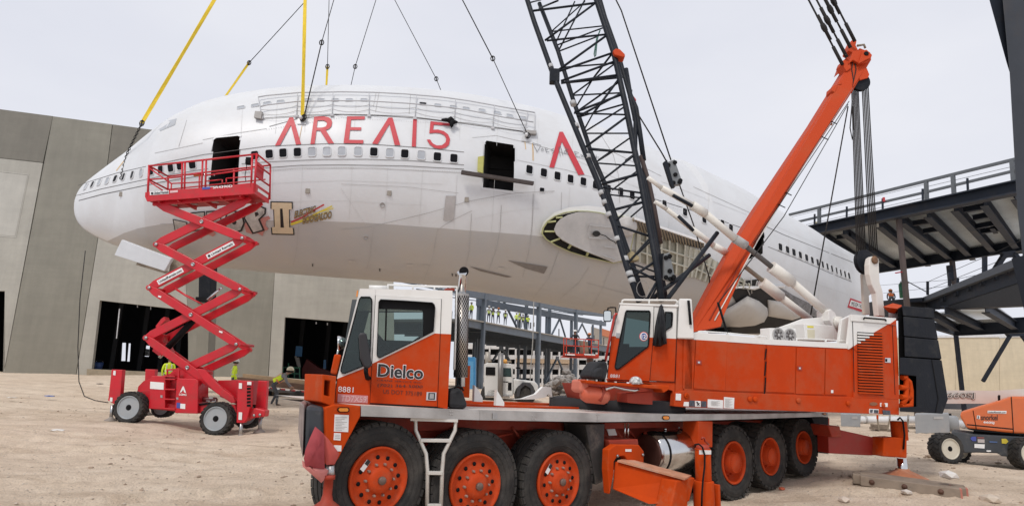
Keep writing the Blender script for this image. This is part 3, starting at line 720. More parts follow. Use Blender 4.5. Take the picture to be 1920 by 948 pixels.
for i in range(24):
    f=i/23; p=(ROOF0[0][0]+(ROOF0[1][0]-ROOF0[0][0])*f,ROOF0[0][1]+(ROOF0[1][1]-ROOF0[0][1])*f); q=(ROOF1[0][0]+(ROOF1[1][0]-ROOF1[0][0])*f,ROOF1[0][1]+(ROOF1[1][1]-ROOF1[0][1])*f)
    b=B(); b.bar(hit(p[0]-3,p[1],.85),hit(q[0]+3,q[1],.12),.05,.1); obj('stringer',b,TAN,jet)
patch('stringer_panel',[[ROOF0[0],ROOF0[1],ROOF1[1],ROOF1[0]]],mat('bay_shade_brown',(0.045,0.036,0.028),.8),jet,.09,8)  # underside of the overhang, its shade painted in as a near-black brown
b=B(); b.bar(hit(ROOF0[0][0],ROOF0[0][1],.86),hit(ROOF0[1][0],ROOF0[1][1],.86),.08,.1); obj('bay_edge',b,FAIR,jet)
# torn keel behind the wheel bay
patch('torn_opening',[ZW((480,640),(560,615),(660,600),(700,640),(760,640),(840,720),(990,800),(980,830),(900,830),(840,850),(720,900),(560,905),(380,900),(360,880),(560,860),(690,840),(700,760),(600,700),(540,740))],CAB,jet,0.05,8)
def shell_piece(name,pts,bulge,M,lift):
    b=B(); loop=[hit(x,y,lift) for x,y in pts]; c=sum(loop,V((0,0,0)))/len(loop)+(EYEP-loop[0]).normalized()*bulge; n=len(loop)
    md=[(p+c)/2+(EYEP-p).normalized()*bulge*.35 for p in loop]; bk=[p+V((0,.12,0)) for p in loop]
    b.v+=bk+loop+md+[c]
    for r_ in range(2):
        for i in range(n):j=(i+1) % n; b.face((r_*n+i,r_*n+j,(r_+1)*n+j,(r_+1)*n+i),r_==1)
    for i in range(n):b.face((2*n+i,2*n+(i+1) % n,3*n),True)
    return obj(name,b,M,jet)
KEELW=mat('keel_fairing',(0.52,0.495,0.46),.5,var=.06,scale=.8,dirt=(.4,.36,.31),dscale=1,dfac=.5)
shell_piece('keel_fairing',ZW((370,835),(430,795),(520,745),(597,695),(660,722),(708,762),(712,800),(690,838),(640,858),(560,866),(450,862),(380,855)),.5,KEELW,.3)
shell_piece('keel_fairing',ZW((712,715),(780,725),(860,770),(900,812),(850,828),(770,815),(715,805)),.3,KEELW,.2)
patch('torn_skin',[ZW((760,640),(810,665),(850,690),(940,735),(990,790),(985,815),(940,800),(860,730))],mat('torn_grey',(.2,.2,.21),.7,var=.5,scale=5),jet,.12,8)
shell_piece('belly_panel',ZW((800,650),(810,635),(700,640),(640,660),(560,650),(520,655),(530,640),(640,640)),.05,FAIR,.25)
for a,c in (((617,590),(620,680)),((575,600),(610,690)),((652,610),(640,650))):
    (x0,y0),(x1,y1)=ZW(a,c); b=B(); b.tube(hit(x0,y0,.2),hit(x1,y1,.2),.025); obj('hanging_strut',b,SEAM,jet)
# nose gear door and long beam through the second door
b=B(); pts=[(228,449),(322,484),(308,508),(214,478)]; Q=[atY(x,y,22.6) for x,y in pts]; b.prism(Q,V((0.03,0.14,0.02))); obj('gear_door',b,mat('door_pale',(0.60,0.62,0.64),0.45,var=.04),jet,bevel=.02)
b=B(); pts=[(322,484),(342,478),(350,500),(335,520),(316,514)]; b.prism([atY(x,y,22.9) for x,y in pts],V((.05,.5,0))); b.bar(atY(258,494,22.8),atY(318,512,22.8),.12); obj('gear_bracket',b,mat('bracket_tan',(.3,.25,.19),.7,var=.4,scale=4),jet)
b=B(); b.bar(hit(865,323,.35),hit(1000,344,.35),.16,.13); obj('door_beam',b,mat('beam_brown',(.07,.055,.05),.7,.2,var=.3,scale=6),jet,label='long brown steel bar laid across the second door')
b=B(); b.prism([hit(x,y,.1) for x,y in ((896,294),(907,292),(905,324),(895,321))],V((.02,.1,0))); obj('door_bracket',b,mat('bracket_yellow',(.5,.48,.14),.6),jet)
# roof railing
RAILG=mat('rail_grey',(.50,.50,.51),.5,var=.05)
def off(x,y,l=.35):return hit(x,y,l)
TOPR=[(484,181),(500,178),(560,172.5),(640,171),(700,172),(760,175),(830,181),(880,188),(940,199),(1003,210)]
MIDR=ZL((-60,155),(0,140),(300,105),(640,98),(980,100),(1400,125),(1800,165))+[(880,207),(940,219),(1000,229)]
BASR=ZL((-60,275),(0,265),(400,238),(640,228),(1000,235),(1380,250),(1790,300))+[(880,231),(940,240),(1000,249)]
b=B(); b.path([off(x,y+1.2,.3) for x,y in TOPR],.028,6); obj('rail',b,RAILG,jet)
b=B(); b.path([off(x,y,.34) for x,y in MIDR],.026,6); obj('rail',b,RAILG,jet)
b=B(); strip_px(b,BASR,1.0,.05); obj('rail_base',b,SEAMD,jet,fix=False)
for xt,yt,xb,yb in ((484,181,491,221),(558,173,556,218),(624.5,172,622.5,216),(692,172.5,692,217),(781,177,778,222),(854,184.5,852,229),(927,197,924,240),(1003,210,1003,246),(990,207,984,247)):
    b=B(); b.tube(off(xt,yt+1.2,.3),off(xb,yb,.1),.016,n=6); f=off(xb,yb,.08); b.box(f,(.13,.08,.09)); obj('rail_post',b,RAILG,jet)
for dy,am in ((.38,5),(.72,5)):
    for (a,c) in zip(((490,0),(556,0),(623,0),(692,0),(778,0),(852,0),(924,0)),((556,0),(623,0),(692,0),(778,0),(852,0),(924,0),(990,0))):
        pts=[]
        for k in range(9):
            x=a[0]+(c[0]-a[0])*k/8; ym=lerp_tab(MIDR,x); yb=lerp_tab(BASR,x); y=ym+(yb-ym)*dy+am*(1-(2*k/8-1)**2)-am*.5
            pts.append(off(x,y,.3))
        b=B(); b.path(pts,.009,4); obj('rail_wire',b,SEAM,jet)
for q in (((478,208),(491,209),(489,222),(476,220)),((984,243),(1006,245),(1006,251),(988,250))):
    b=B(); b.prism([hit(x,y,.25) for x,y in q],V((0,.15,0))); obj('end_box',b,mat('box_grey',(.33,.31,.29),.7),jet)
for x,y in ((566,227),(987,259)):
    b=B(); b.prism([hit(x+i,y+j,.06) for i,j in ((-8,-5),(8,-4),(7,6),(-9,5))],V((0,.05,0))); b.lathe(hit(x,y-4,.1),V((0,-1,0)),[(.07,0),(.07,.2),(0,.2)],10); obj('lifting_lug',b,mat('lug_white',(.62,.62,.62),.5,.2),jet)
t_=thing('jacket','dark crumpled jacket draped over the rail above the number five','jacket',hit(845,228,.3))
b=B(); vs,fs=rock_mesh(4)
for dx,dy,s in ((0,0,(.18,.12,.18)),(-9,-1,(.26,.1,.08)),(6,3,(.2,.1,.09)),(2,6,(.11,.1,.2))):
    p=hit(845+dx,226+dy,.3); b.add([p+V((v.x*s[0],v.y*s[1],v.z*s[2]*1.6)) for v in vs],fs,True)
obj('cloth',b,SEAL,t_)
# ================================================================ slings
def chain(b,p,q,link_=.14):
    n=max(2,int((q-p).length/link_/.8)); d=(q-p).normalized(); a=d.orthogonal().normalized(); c=d.cross(a)
    for i in range(n):
        m_=p.lerp(q,(i+.5)/n); s=a if i % 2 else c
        b.path([m_+d*(link_/2*cos(k*pi/3))+s*(link_*.3*sin(k*pi/3)) for k in range(7)],.018,4)
def strap(b,p,q,w):
    d=(q-p).normalized(); n=max(4,int((q-p).length/.8)); pr=None
    for i in range(n+1):
        e=p.lerp(q,i/n); a=d.cross((e-EYEP).normalized()).normalized(); a=Matrix.Rotation(.7*sin(i*.55),3,d) @ a; o=len(b.v); nn=d.cross(a).normalized()*.012
        b.v+=[e-a*w/2-nn,e+a*w/2-nn,e+a*w/2+nn,e-a*w/2+nn]
        if pr is not None:
            for k in range(4):b.face((pr+k,pr+(k+1) % 4,o+(k+1) % 4,o+k))
        pr=o
def sling(label,segs,group='slings holding up the fuselage'):
    t=thing('lifting_sling',label,'lifting sling',segs[-1][2],group)
    for kind,p,q in segs:
        b=B()
        if kind=='strap':strap(b,p,q,.14); obj('strap',b,YELLOW,t)
        elif kind=='strap2':strap(b,p,q,.1); obj('strap',b,YELLOW,t)
        elif kind=='chain':chain(b,p,q); obj('chain',b,ROPE,t)
        else:b.tube(p,q,.017 if kind=='cable' else .024,n=6); obj('cable',b,ROPE,t)
        if kind != 'chain':
            b=B(); b.path([q+V((.09*cos(k*pi/4),0,.12*sin(k*pi/4))) for k in range(9)],.022,5); b.box(q,(.05,.05,.16)); obj('shackle',b,ROPE,t)
def up(x0,y0,x1,y1,Y0,Y1,e=1.6):
    """a line carried on above the picture's top edge"""
    p=atY(x0,y0,Y0); q=atY(x1,y1,Y1); return q+(p-q)*e
sling('yellow strap sling leading down to a chain at the nose',[('strap',up(402,0,266,231,24,22.5),atY(266,231,22.5)),('chain',atY(265,233,22.5),hit(238,288,.15)),('chain',hit(238,288,.15),hit(226,336,.1))])
sling('thin cable with a short yellow strap reaching behind the roof over the cockpit',[('cable',up(575,0,467,118,26,27),atY(467,118,27)),('strap2',atY(467,118,27),atY(412,196,27.5))])
sling('vertical yellow strap ending above the first red letter',[('strap',up(572,0,567,216,23,22.5),hit(567,222,.2))])
sling('wire cable with a mid shackle running to the same lug as the vertical yellow strap',[('cable',up(626,0,603,80,23.5,23),atY(603,80,23)),('thick',atY(603,80,23),hit(570,220,.25))])
sling('thin cable above a short yellow strap landing at the roof ridge',[('cable',up(617,0,614,125,27,27),atY(614,125,27)),('strap2',atY(614,125,27),atY(611,178,27.3))])
sling('thin grey cable leaning left to the roof ridge above the letter E',[('cable',up(705,0,666,125,27,27),atY(666,125,27)),('cable',atY(666,125,27),atY(654,178,27.5))])
sling('thin cable leaning right to the roof behind the railing',[('cable',up(740,0,818,148,27,28),atY(818,148,28)),('cable',atY(818,148,28),atY(834,188,28.3))])
sling('dark cable with a big shackle running down to the lug by the second door',[('thick',up(867,0,924,110,24,24),atY(924,110,24)),('cable',atY(924,110,24),hit(990,254,.2))])
# ================================================================ mobile lattice crane
crane=thing('mobile_crane','large orange and white mobile lattice boom crane on six visible axles marked Dielco','crane',PC.P(4.5,1.3,0))
_q=PC.at(885,765,0)
PK=Plane(_q.x,_q.y,14)          # the lower cab and front end sit squarer to the view
def k_at(v=0.0):return lambda x,y:PK.at(x,y,v)
def c_at(v=0.0):return lambda x,y:PC.at(x,y,v)
def h_at(v=0.0):return lambda x,y:PH.at(x,y,v)
def slab(name,pts,plane,v0,th,M,parent=crane,holes=(),bevel=0.0,label=None):
    """picture outline on the upright plane at depth v0, thickness th away from the viewer"""
    b=B(); b.prism([plane.at(x,y,v0) for x,y in pts],plane.v*th,[[plane.at(x,y,v0) for x,y in h] for h in holes])
    return obj(name,b,M,parent,bevel=bevel,label=label)
def ribbon(b,pts,plane,v,w,th=0.02,closed=True):
    """flat moulding of picture width w along an outline"""
    n=len(pts); cx=sum(p[0] for p in pts)/n; cy=sum(p[1] for p in pts)/n; o=len(b.v)
    inn=[]
    for i in range(n):
        a=pts[i-1]; c=pts[(i+1) % n]; dx,dy=c[0]-a[0],c[1]-a[1]; l=math.hypot(dx,dy) or 1; nx,ny=dy/l*w,-dx/l*w
        x,y=pts[i]
        if (x+nx-cx)**2+(y+ny-cy)**2>(x-nx-cx)**2+(y-ny-cy)**2:nx,ny=-nx,-ny
        inn.append((x+nx,y+ny))
    for lp,vv in ((pts,v),(pts,v-th),(inn,v-th),(inn,v)):
        for x,y in lp:b.v.append(plane.at(x,y,v)+plane.v*(vv-v))
    for r_ in range(3):
        for i in range(n):j=(i+1) % n; b.face((o+r_*n+i,o+r_*n+j,o+(r_+1)*n+j,o+(r_+1)*n+i))
def seam(pts,plane,v,wpx=1.1,parent=crane,name='panel_gap',M=SEAL):
    b=B()
    for (x0,y0),(x1,y1) in zip(pts,pts[1:]):
        p=plane.at(x0,y0,v); q=plane.at(x1,y1,v); s=(p-EYEP).length/FPX
        b.bar(p,q,wpx*s,0.006,up=plane.v)
    return obj(name,b,M,parent)
# ---------------------------------------------------------------- wheels
def tyre_mesh(R,w,lug,n=42):
    b=B(); k=w/2
    prof=[(R*.56,-k*.72),(R*.60,-k*.86),(R*.72,-k*1.0),(R*.86,-k*.98),(R*.94,-k*.90),(R*.965,-k*.78),(R*.972,-k*.4),(R*.975,0),(R*.972,k*.4),(R*.965,k*.78),(R*.94,k*.9),(R*.86,k),(R*.72,k),(R*.6,k*.86),(R*.56,k*.72)]
    b.lathe((0,0,0),(0,1,0),prof,56,caps=False)
    for i in range(n):
        a=2*pi*i/n
        for s in (-1,1):
            if lug=='deep':
                aa=a+(pi/n if s>0 else 0); M=Matrix.Rotation(aa,3,'Y')
                b.box(M @ V((0,s*k*.52,R*.985)),(2*pi*R/n*.80,k*.84,R*.034),M=M @ Matrix.Rotation(s*.25,3,'Z'))
                b.box(M @ V((0,s*k*.93,R*.945)),(2*pi*R/n*.66,k*.12,R*.06),M=M)
            else:
                M=Matrix.Rotation(a+(pi/n if s>0 else 0),3,'Y')
                b.box(M @ V((0,s*k*.70,R*.982)),(2*pi*R/n*.86,k*.30,R*.036),M=M)
                b.box(M @ V((0,s*k*.26,R*.982)),(2*pi*R/n*.98,k*.36,R*.034),M=M)
                b.box(M @ V((0,s*k*.885,R*.955)),(2*pi*R/n*.8,k*.1,R*.05),M=M)
    for rr in (.70,.80):b.lathe((0,0,0),(0,1,0),[(R*rr,-k*1.002),(R*(rr+.008),-k*1.014),(R*(rr+.016),-k*1.002)],48,caps=False)
    return b.mesh('tyre',RUBBER)
ORIM=mat('rim_orange',(0.53,0.06,0.012),0.6,spec=.15,var=0.08,scale=3,dirt=(0.34,0.15,0.09),dscale=4,dfac=0.5)
def rim_front(R):
    b=B(); k=R*.56
    b.lathe((0,0,0),(0,1,0),[(k*1.0,.02),(k*1.03,-.03),(k*.97,-.045),(k*.93,-.02),(k*.84,.005),(k*.78,.0),(k*.60,-.02),(k*.58,-.02),(k*.42,-.035),(k*.40,-.07),(k*.26,-.085),(0,-.085)],40,caps=False)
    return b.mesh('rim',ORIM)
def rim_bits(R):
    k=R*.56; h=B(); bo=B(); hb=B()
    for i in range(12):
        a=2*pi*i/12+.12; h.lathe((k*.70*cos(a),-.016,k*.70*sin(a)),(0,-1,0),[(k*.068,0),(k*.068,.004),(0,.004)],12)
    for i in range(10):
        a=2*pi*i/10; bo.lathe((k*.49*cos(a),-.025,k*.49*sin(a)),(0,-1,0),[(k*.05,0),(k*.05,.025),(k*.03,.04),(0,.04)],6,False)
    hb.lathe((0,-.085,0),(0,-1,0),[(k*.13,0),(k*.13,.03),(k*.10,.04),(0,.04)],16)
    return h.mesh('hand_hole',SEAL),bo.mesh('lug_nut',mat('nut_grey',(.32,.22,.18),.6,.3,var=.3)),hb.mesh('hub',mat('hub_rust',(.20,.14,.115),.6,.4,var=.35,scale=12))
def rim_rear(R):
    b=B(); k=R*.56
    b.lathe((0,0,0),(0,1,0),[(k,.02),(k*1.04,-.02),(k*.96,-.03),(k*.92,.02),(k*.86,.16),(k*.62,.18),(k*.60,.18),(k*.52,.12),(k*.50,-.02),(k*.44,-.05),(0,-.05)],40,caps=False)
    return b.mesh('rim',ORIM)
def wheel(x,y,top,lug,v=0.12,w=.44,front=True,deco=False):
    c=PC.at(x,y,v); R=c.z-0; 
    t=PC.at(x,top,v); R=(t.z-c.z)
    tm=tyre_mesh(R,w,lug,40 if lug=='rib' else 30)
    o=put('wheel',tm,crane,c+PC.v*(w/2),PC.a)
    k=w/2
    def sub(name,me,yy):
        q=bpy.data.objects.new(name,me); link(q,o); q.location=(0,yy,0); return q
    if front:
        sub('rim',rim_front(R),-k*.80); hh,bo,hb=rim_bits(R); sub('hand_hole',hh,-k*.80)['kind']='stuff'; sub('lug_nut',bo,-k*.80)['kind']='stuff'; sub('hub',hb,-k*.80)
        if deco:
            b=B(); K=R*.56; a=radians(148); M=Matrix.Rotation(-radians(52),3,'Y')
            b.box(V((-K*.52,-.028,K*.46)),(K*.36,.004,K*.15),M=M); sub('sticker',b.mesh('sticker',WHITEP),-k*.8)
            b=B(); b.box(V((-K*.45,-.0325,K*.55)),(K*.16,.003,K*.13),M=M); sub('sticker_mark',b.mesh('mark',BLACKP),-k*.8)
    else:
        sub('rim',rim_rear(R),-k*.82)
        b=B()
        for i in range(20):
            a=2*pi*i/20; b.lathe((R*.56*.74*cos(a),.16,R*.56*.74*sin(a)),(0,-1,0),[(.016,0),(.016,.035),(0,.035)],6,False)
        for i in range(24):
            a=2*pi*i/24; b.lathe((R*.56*.45*cos(a),-.045,R*.56*.45*sin(a)),(0,-1,0),[(.011,0),(.011,.015),(0,.015)],6,False)
        q=sub('lug_nut',b.mesh('lug_nut',ORIM),-k*.82); q['kind']='stuff'
    return c,R,tm
FW=[wheel(712,899,791,'rib',deco=True),wheel(894,910,805.5,'rib',v=.10),wheel(1050,902,807,'rib',v=.10,deco=True)]
RW=[wheel(1379,867,797,'deep',v=.06,front=False),wheel(1447,855,794,'deep',v=.05,front=False),wheel(1510,838,785,'deep',v=.04,front=False)]
for c,R,tm in RW:put('inner_wheel',tm,crane,c+PC.v*(.22+.5),PC.a)
for c,R,tm in FW:put('far_wheel',tm,crane,c+PK.v*2.1+PC.u*(1.0 if c.x<-1 else .4),PC.a)
for c,R,tm in RW:put('far_wheel',tm,crane,c+PC.v*2.1,PC.a)
# axle beams
for c,R,tm in FW+RW:
    b=B(); b.tube(c+PC.v*.35,c+(PK.v if c.x<2 else PC.v)*2.0,.13,n=14); obj('axle',b,ORANGED,crane)
# ---------------------------------------------------------------- deck and chassis
def dk_top(x):return lerp_tab([(560,757),(677,760),(900,768),(1120,774),(1280,775.5),(1420,775),(1553,773)],x)
def dk_bot(x):return lerp_tab([(677,779.5),(900,787),(1120,790.5),(1280,788.5),(1420,784.5),(1553,780)],x)
CHECK=bpy.data.materials.new('checker_plate'); CHECK.use_nodes=True
def _chk():
    t=CHECK.node_tree; N=t.nodes; L=t.links; p=N['Principled BSDF']; p.inputs['Metallic'].default_value=.75; p.inputs['Roughness'].default_value=.38
    c=N.new('ShaderNodeTexCoord'); mp=N.new('ShaderNodeMapping'); mp.inputs['Rotation'].default_value=(0,radians(45),-PC.a); mp.inputs['Scale'].default_value=(26,26,26); L.new(c.outputs['Object'],mp.inputs[0])
    v=N.new('ShaderNodeTexChecker'); v.inputs['Scale'].default_value=1.0; L.new(mp.outputs[0],v.inputs['Vector'])
    n=N.new('ShaderNodeTexNoise'); n.inputs['Scale'].default_value=2.2; n.inputs['Detail'].default_value=8; L.new(c.outputs['Object'],n.inputs['Vector'])
    r=N.new('ShaderNodeValToRGB'); r.color_ramp.elements[0].position=.35; r.color_ramp.elements[0].color=(.36,.345,.33,1); r.color_ramp.elements[1].position=.7; r.color_ramp.elements[1].color=(.60,.585,.565,1); L.new(n.outputs[0],r.inputs[0])
    L.new(r.outputs[0],p.inputs['Base Color'])
    b=N.new('ShaderNodeBump'); b.inputs['Strength'].default_value=.35; b.inputs['Distance'].default_value=.012; L.new(v.outputs['Fac'],b.inputs['Height']); L.new(b.outputs[0],p.inputs['Normal'])
_chk()
xs=[677,790,900,1010,1120,1200,1280,1350,1420,1490,1553]
for i,(x0,x1) in enumerate(((677,900),(900,1120),(1120,1390),(1390,1553))):
    xx=[x0]+[x for x in xs if x0<x<x1]+[x1-.5]
    slab('deck_edge',[(x,dk_top(x)) for x in xx]+[(x,dk_bot(x)) for x in reversed(xx)],PC,0,.05,CHECK)
DECKW=mat('deck_paint',(0.60,0.55,0.50),.75,var=.1,scale=1.5,dirt=(.55,.30,.24),dscale=1.1,dlow=.5,dhigh=.65,dfac=.7)
b=B(); n=len(xs)
for dz in (-.004,-.05):
    for v in (.05,1.0,2.0,2.75):
        for x in xs:p=PC.at(x,dk_top(x),0); b.v.append(p+PC.v*v+V((0,0,dz+.004*(v>.5))))
for r_ in range(3):
    for i in range(n-1):b.face((r_*n+i,r_*n+i+1,(r_+1)*n+i+1,(r_+1)*n+i))
for r_ in range(4,7):
    for i in range(n-1):b.face((r_*n+i,(r_+1)*n+i,(r_+1)*n+i+1,r_*n+i+1))
obj('deck',b,DECKW,crane,fix=False)
b=B(); p=PC.at(900,dk_top(900),0)+PC.v*1.15+V((0,0,.01)); q=PC.at(1240,dk_top(1240),0)+PC.v*1.15+V((0,0,.01)); b.bar(p,q,.18,.03); b.bar(p+PC.v*1.1,q+PC.v*1.1,.2,.06); obj('deck_rail',b,ORANGE,crane,bevel=.006)
def chs(name,pts,v,th,M,**k):return slab(name,pts,PC,v,th,M,**k)
chs('chassis_beam',[(640,784),(1120,793),(1300,791),(1555,783),(1555,806),(1300,850),(1120,858),(900,866),(650,866)],.75,1.3,ORANGED)
chs('wheel_arch',[(640,780),(1128,793),(1128,826),(1000,806),(880,804),(640,812)],.62,.1,ORANGED)
chs('mud_guard',[(1098,795),(1134,794),(1130,903),(1118,908)],.10,.45,mat('guard_black',(.035,.034,.033),.7,var=.2,dirt=DUST,dscale=2,dfac=.35),bevel=.01)
chs('rear_guard',[(1522,783),(1553,781),(1553,850),(1540,848),(1536,812)],.02,.5,BLACK)
chs('hose_bracket',[(1134,792),(1310,790),(1310,800),(1134,803)],.5,.04,ORANGED)
for x0,y0,x1,y1 in ((700,800,760,860),(740,796,860,840),(850,800,960,812),(1150,800,1215,850),(1170,796,1240,845),(960,800,1000,820)):
    b=B(); p=PC.at(x0,y0,.6); q=PC.at(x1,y1,.6); mdp=(p+q)/2-V((0,0,.12)); b.path([p,p.lerp(mdp,.6),mdp,q.lerp(mdp,.5),q],.018,6); obj('hose',b,ORANGED,crane)
for x in (1172,1178):
    b=B(); b.tube(PC.at(x,793,.2),PC.at(x-1,822,.2),.014,n=8); obj('valve_pipe',b,CHROME,crane)
chs('sticker',[(1138,804),(1153,803),(1157,815),(1142,816)],.58,.01,WHITEP)
# fuel tank
b=B(); p=PC.at(1215,848,.34); q=PC.at(1283,842,.34); d=(q-p).normalized(); R=.40*(PC.at(1240,805,.34).z-PC.at(1240,887,.34).z)*1.2
b.lathe(p,d,[(0,-.02),(R*.9,-.02),(R,.02),(R,(q-p).length),(R*.9,(q-p).length+.03),(0,(q-p).length+.03)],40,x=(0,0,1))
tank=obj('fuel_tank',b,CHROME,crane)
b=B(); b.lathe(p-d*.024,-d,[(R*.88,0),(R*.8,.015),(0,.015)],36); obj('tank_end',b,mat('tank_end_brown',(.10,.045,.035),.35,.5,var=.2),tank)
for f in (.16,.93):
    b=B(); b.lathe(p+d*(q-p).length*f,d,[(R*1.0,-.025),(R*1.02,-.022),(R*1.02,.022),(R,.025)],36); obj('tank_strap',b,SEAL,tank)
b=B(); b.tube(PC.at(1247,806,.34),PC.at(1247,801.5,.34),.03); b.tube(PC.at(1273,803,.36),PC.at(1273,799,.36),.015); obj('filler_cap',b,CHROME,tank)
# tail lamps, marker lamps
AMB=mat('amber_lens',(.75,.25,.02),.25,var=.1)
for x,y,w,h,v in ((644.5,767.5,11,4.6,-.02),(1249.5,782.5,6.5,4.4,-.012),(1547,775.5,3,2.5,-.012)):
    b=B(); b.prism([PC.at(a,c,v) for a,c in rrect(x-w,y-h,x+w,y+h,h*.95)],PC.v*.03); lampo=obj('marker_lamp',b,SEAL,crane)
    b=B(); b.prism([PC.at(a,c,v-.012) for a,c in rrect(x-w*.8,y-h*.7,x+w*.8,y+h*.7,h*.65)],PC.v*.015); obj('lens',b,AMB,lampo)
chs('deck_socket',[(924,774),(933,774.5),(933,785),(924,784.5)],-.012,.02,STEEL); 
for x,y in ((998,779),(1003,779.5),(998,785),(1003,785.5),(1118,777),(1123,777),(1118,787),(1123,787),(844,771),(848,771),(844,777),(848,777)):
    b=B(); b.lathe(PC.at(x,y,0),-PC.v,[(.008,0),(.008,.006),(0,.006)],6); obj('rivet',b,SEAM,crane)
# ---------------------------------------------------------------- front of the carrier
Z4=zm(540,740,4.558); Z3=zm(540,490,3.161); Z5=zm(640,474,2); Z7=zm(1080,540,3.647); Z8=zm(1400,460,2.788); Z6=zm(1280,474,2); ZE=zm(1560,540,5.925); ZO=zm(880,740,4)
chs('front_fender',Z4((395,78),(625,92),(622,182),(560,300),(500,410),(440,530),(395,600),(330,590),(318,200),(318,105)),0,.5,ORANGE2,bevel=.015)

b=B(); f=[PC.at(x,y,.03) for x,y in Z4((150,88),(318,105),(312,330),(300,600),(135,540))]; b.prism(f,PK.v*2.2); obj('bumper',b,mat('bumper_grey',(.045,.052,.062),.6,var=.2,dirt=(.22,.20,.19),dscale=2,dfac=.5),crane,bevel=.04)
b=B(); f=[PC.at(x,y,.0) for x,y in Z4((150,86),(95,60),(80,300),(100,440),(135,545))]; b.prism([f[0]+PC.v*.03]+[p+PK.v*.06 for p in f[1:4]]+[f[4]+PC.v*.03],PK.v*1.9); obj('bumper_nose',b,mat('bumper_worn',(.36,.30,.28),.6,.2,var=.3,scale=3,dirt=(.30,.09,.08),dscale=2.5,dfac=.8),crane,bevel=.02)
def wmark(nm,q,M,v=-.004,pl=PC,par=crane):return slab(nm,q,pl,v,.006,M,par)
wmark('data_plate',Z4((400,165),(520,170),(515,316),(393,310)),WHITEP); wmark('data_plate',Z4((395,322),(452,325),(450,388),(390,383)),WHITEP); wmark('data_plate',Z4((393,427),(457,430),(455,480),(392,477)),WHITEP)
b=B()
for k in range(9):
    x0,x1=(405,505-(k % 3)*22); y=188+k*13.5; flat(b,Z4((x0,y),(x1,y+2),(x1,y+6),(x0,y+4)),c_at(-.008))
for k in range(3):y=338+14*k; flat(b,Z4((402,y),(445,y+1),(445,y+5),(402,y+4)),c_at(-.008))
obj('plate_print',b,mat('print_grey',(.35,.33,.32),.6),crane,kind='stuff',fix=False)
# front jack
b=B(); p=PC.at(612,946,.0); b.tube(PC.at(620,872,.0),PC.at(620,897,.0),.04,n=14); b.cur=1
b.lathe(p,(0,0,1),[(.14,-.06),(.14,-.02),(.06,.04),(.045,.10),(.045,.24),(.06,.24),(.06,.28),(0,.28)],20); obj('front_jack',b,[STEEL,ORANGED],crane)
# step box left of the cab
b=B(); b.prism([PC.at(x,y,.02) for x,y in Z3((205,668),(288,678),(275,862),(200,832))],PC.v*.5,[[PC.at(x,y,.02) for x,y in Z3((218,700),(252,706),(248,800),(214,790))]]); obj('step_box',b,ORANGE2,crane,bevel=.008)
chs('step_back',Z3((210,680),(285,690),(275,850),(205,825)),.53,.03,ORANGED)
slab('front_cowl',Z3((275,546),(318,552),(290,672),(250,664)),PK,.05,1.9,ORANGE2,bevel=.02)
slab('fender_slope',Z3((180,820),(290,845),(290,870),(210,860)),PK,.3,1.2,ORANGE2,bevel=.01)
# ---------------------------------------------------------------- lower cab
def cks(name,pts,v,th,M,**k):return slab(name,pts,PK,v,th,M,**k)
W1=Z3((548,224),(700,232),(855,243),(868,256),(872,275),(862,415),(770,463),(545,572),(530,566),(525,552),(536,240))
W2=Z3((432,208),(485,208),(498,222),(500,240),(488,598),(445,622),(340,664),(318,662),(310,645),(314,622),(420,225))
cab=cks('cab_roof',Z3((425,160),(975,172),(975,226),(908,222),(520,200),(520,166),(425,163)),0,.05,CWHITE)
b=B(); p0,p1=[PK.at(x,y,.05) for x,y in Z3((425,160),(975,172))]; b.prism([p0,p1,p1+PK.v*2.1,p0+PK.v*2.1],V((0,0,-.06))); obj('roof_panel',b,CWHITE,crane,bevel=.02)
door=cks('cab_door',Z3((520,201),(908,223),(901,427),(870,425),(500,604)),-.012,.05,CWHITE,holes=[W1])
cks('door_panel',Z3((500,604),(870,425),(901,427),(883,858),(486,847)),-.012,.05,ORANGE,parent=door)
cks('front_quarter',Z3((425,163),(519,166),(519,201),(498,613),(290,694)),0,.05,CWHITE,holes=[W2])
cks('front_panel',Z3((498,613),(485,848),(275,840),(290,694)),0,.05,ORANGE)
cks('rear_pillar',Z3((909,222),(975,226),(966,430),(902,427)),0,.05,CWHITE); cks('rear_panel',Z3((902,427),(966,430),(945,872),(884,860)),0,.05,ORANGE)
for nm,w_,v in (('window_seal',W1,-.012),('window_seal',W2,0)):
    b=B(); ribbon(b,w_,PK,v,2.0 if w_ is W2 else 1.4); obj(nm,b,SEAL,crane)
TINT=glass('cab_glass',(.62,.72,.70),.035,.9)
for w_ in (W1,W2):slab('window_glass',w_,PK,.02,.006,TINT)
# dark band along the top and rear of the door glass, sash bar
cks('window_band',Z3((548,226),(855,243),(868,256),(868,280),(862,416),(800,446),(804,300),(790,288),(535,280),(536,240)),.012,.006,SEAL)
cks('sash_bar',Z3((578,281),(588,281),(583,470),(573,470)),.01,.02,SEAL)
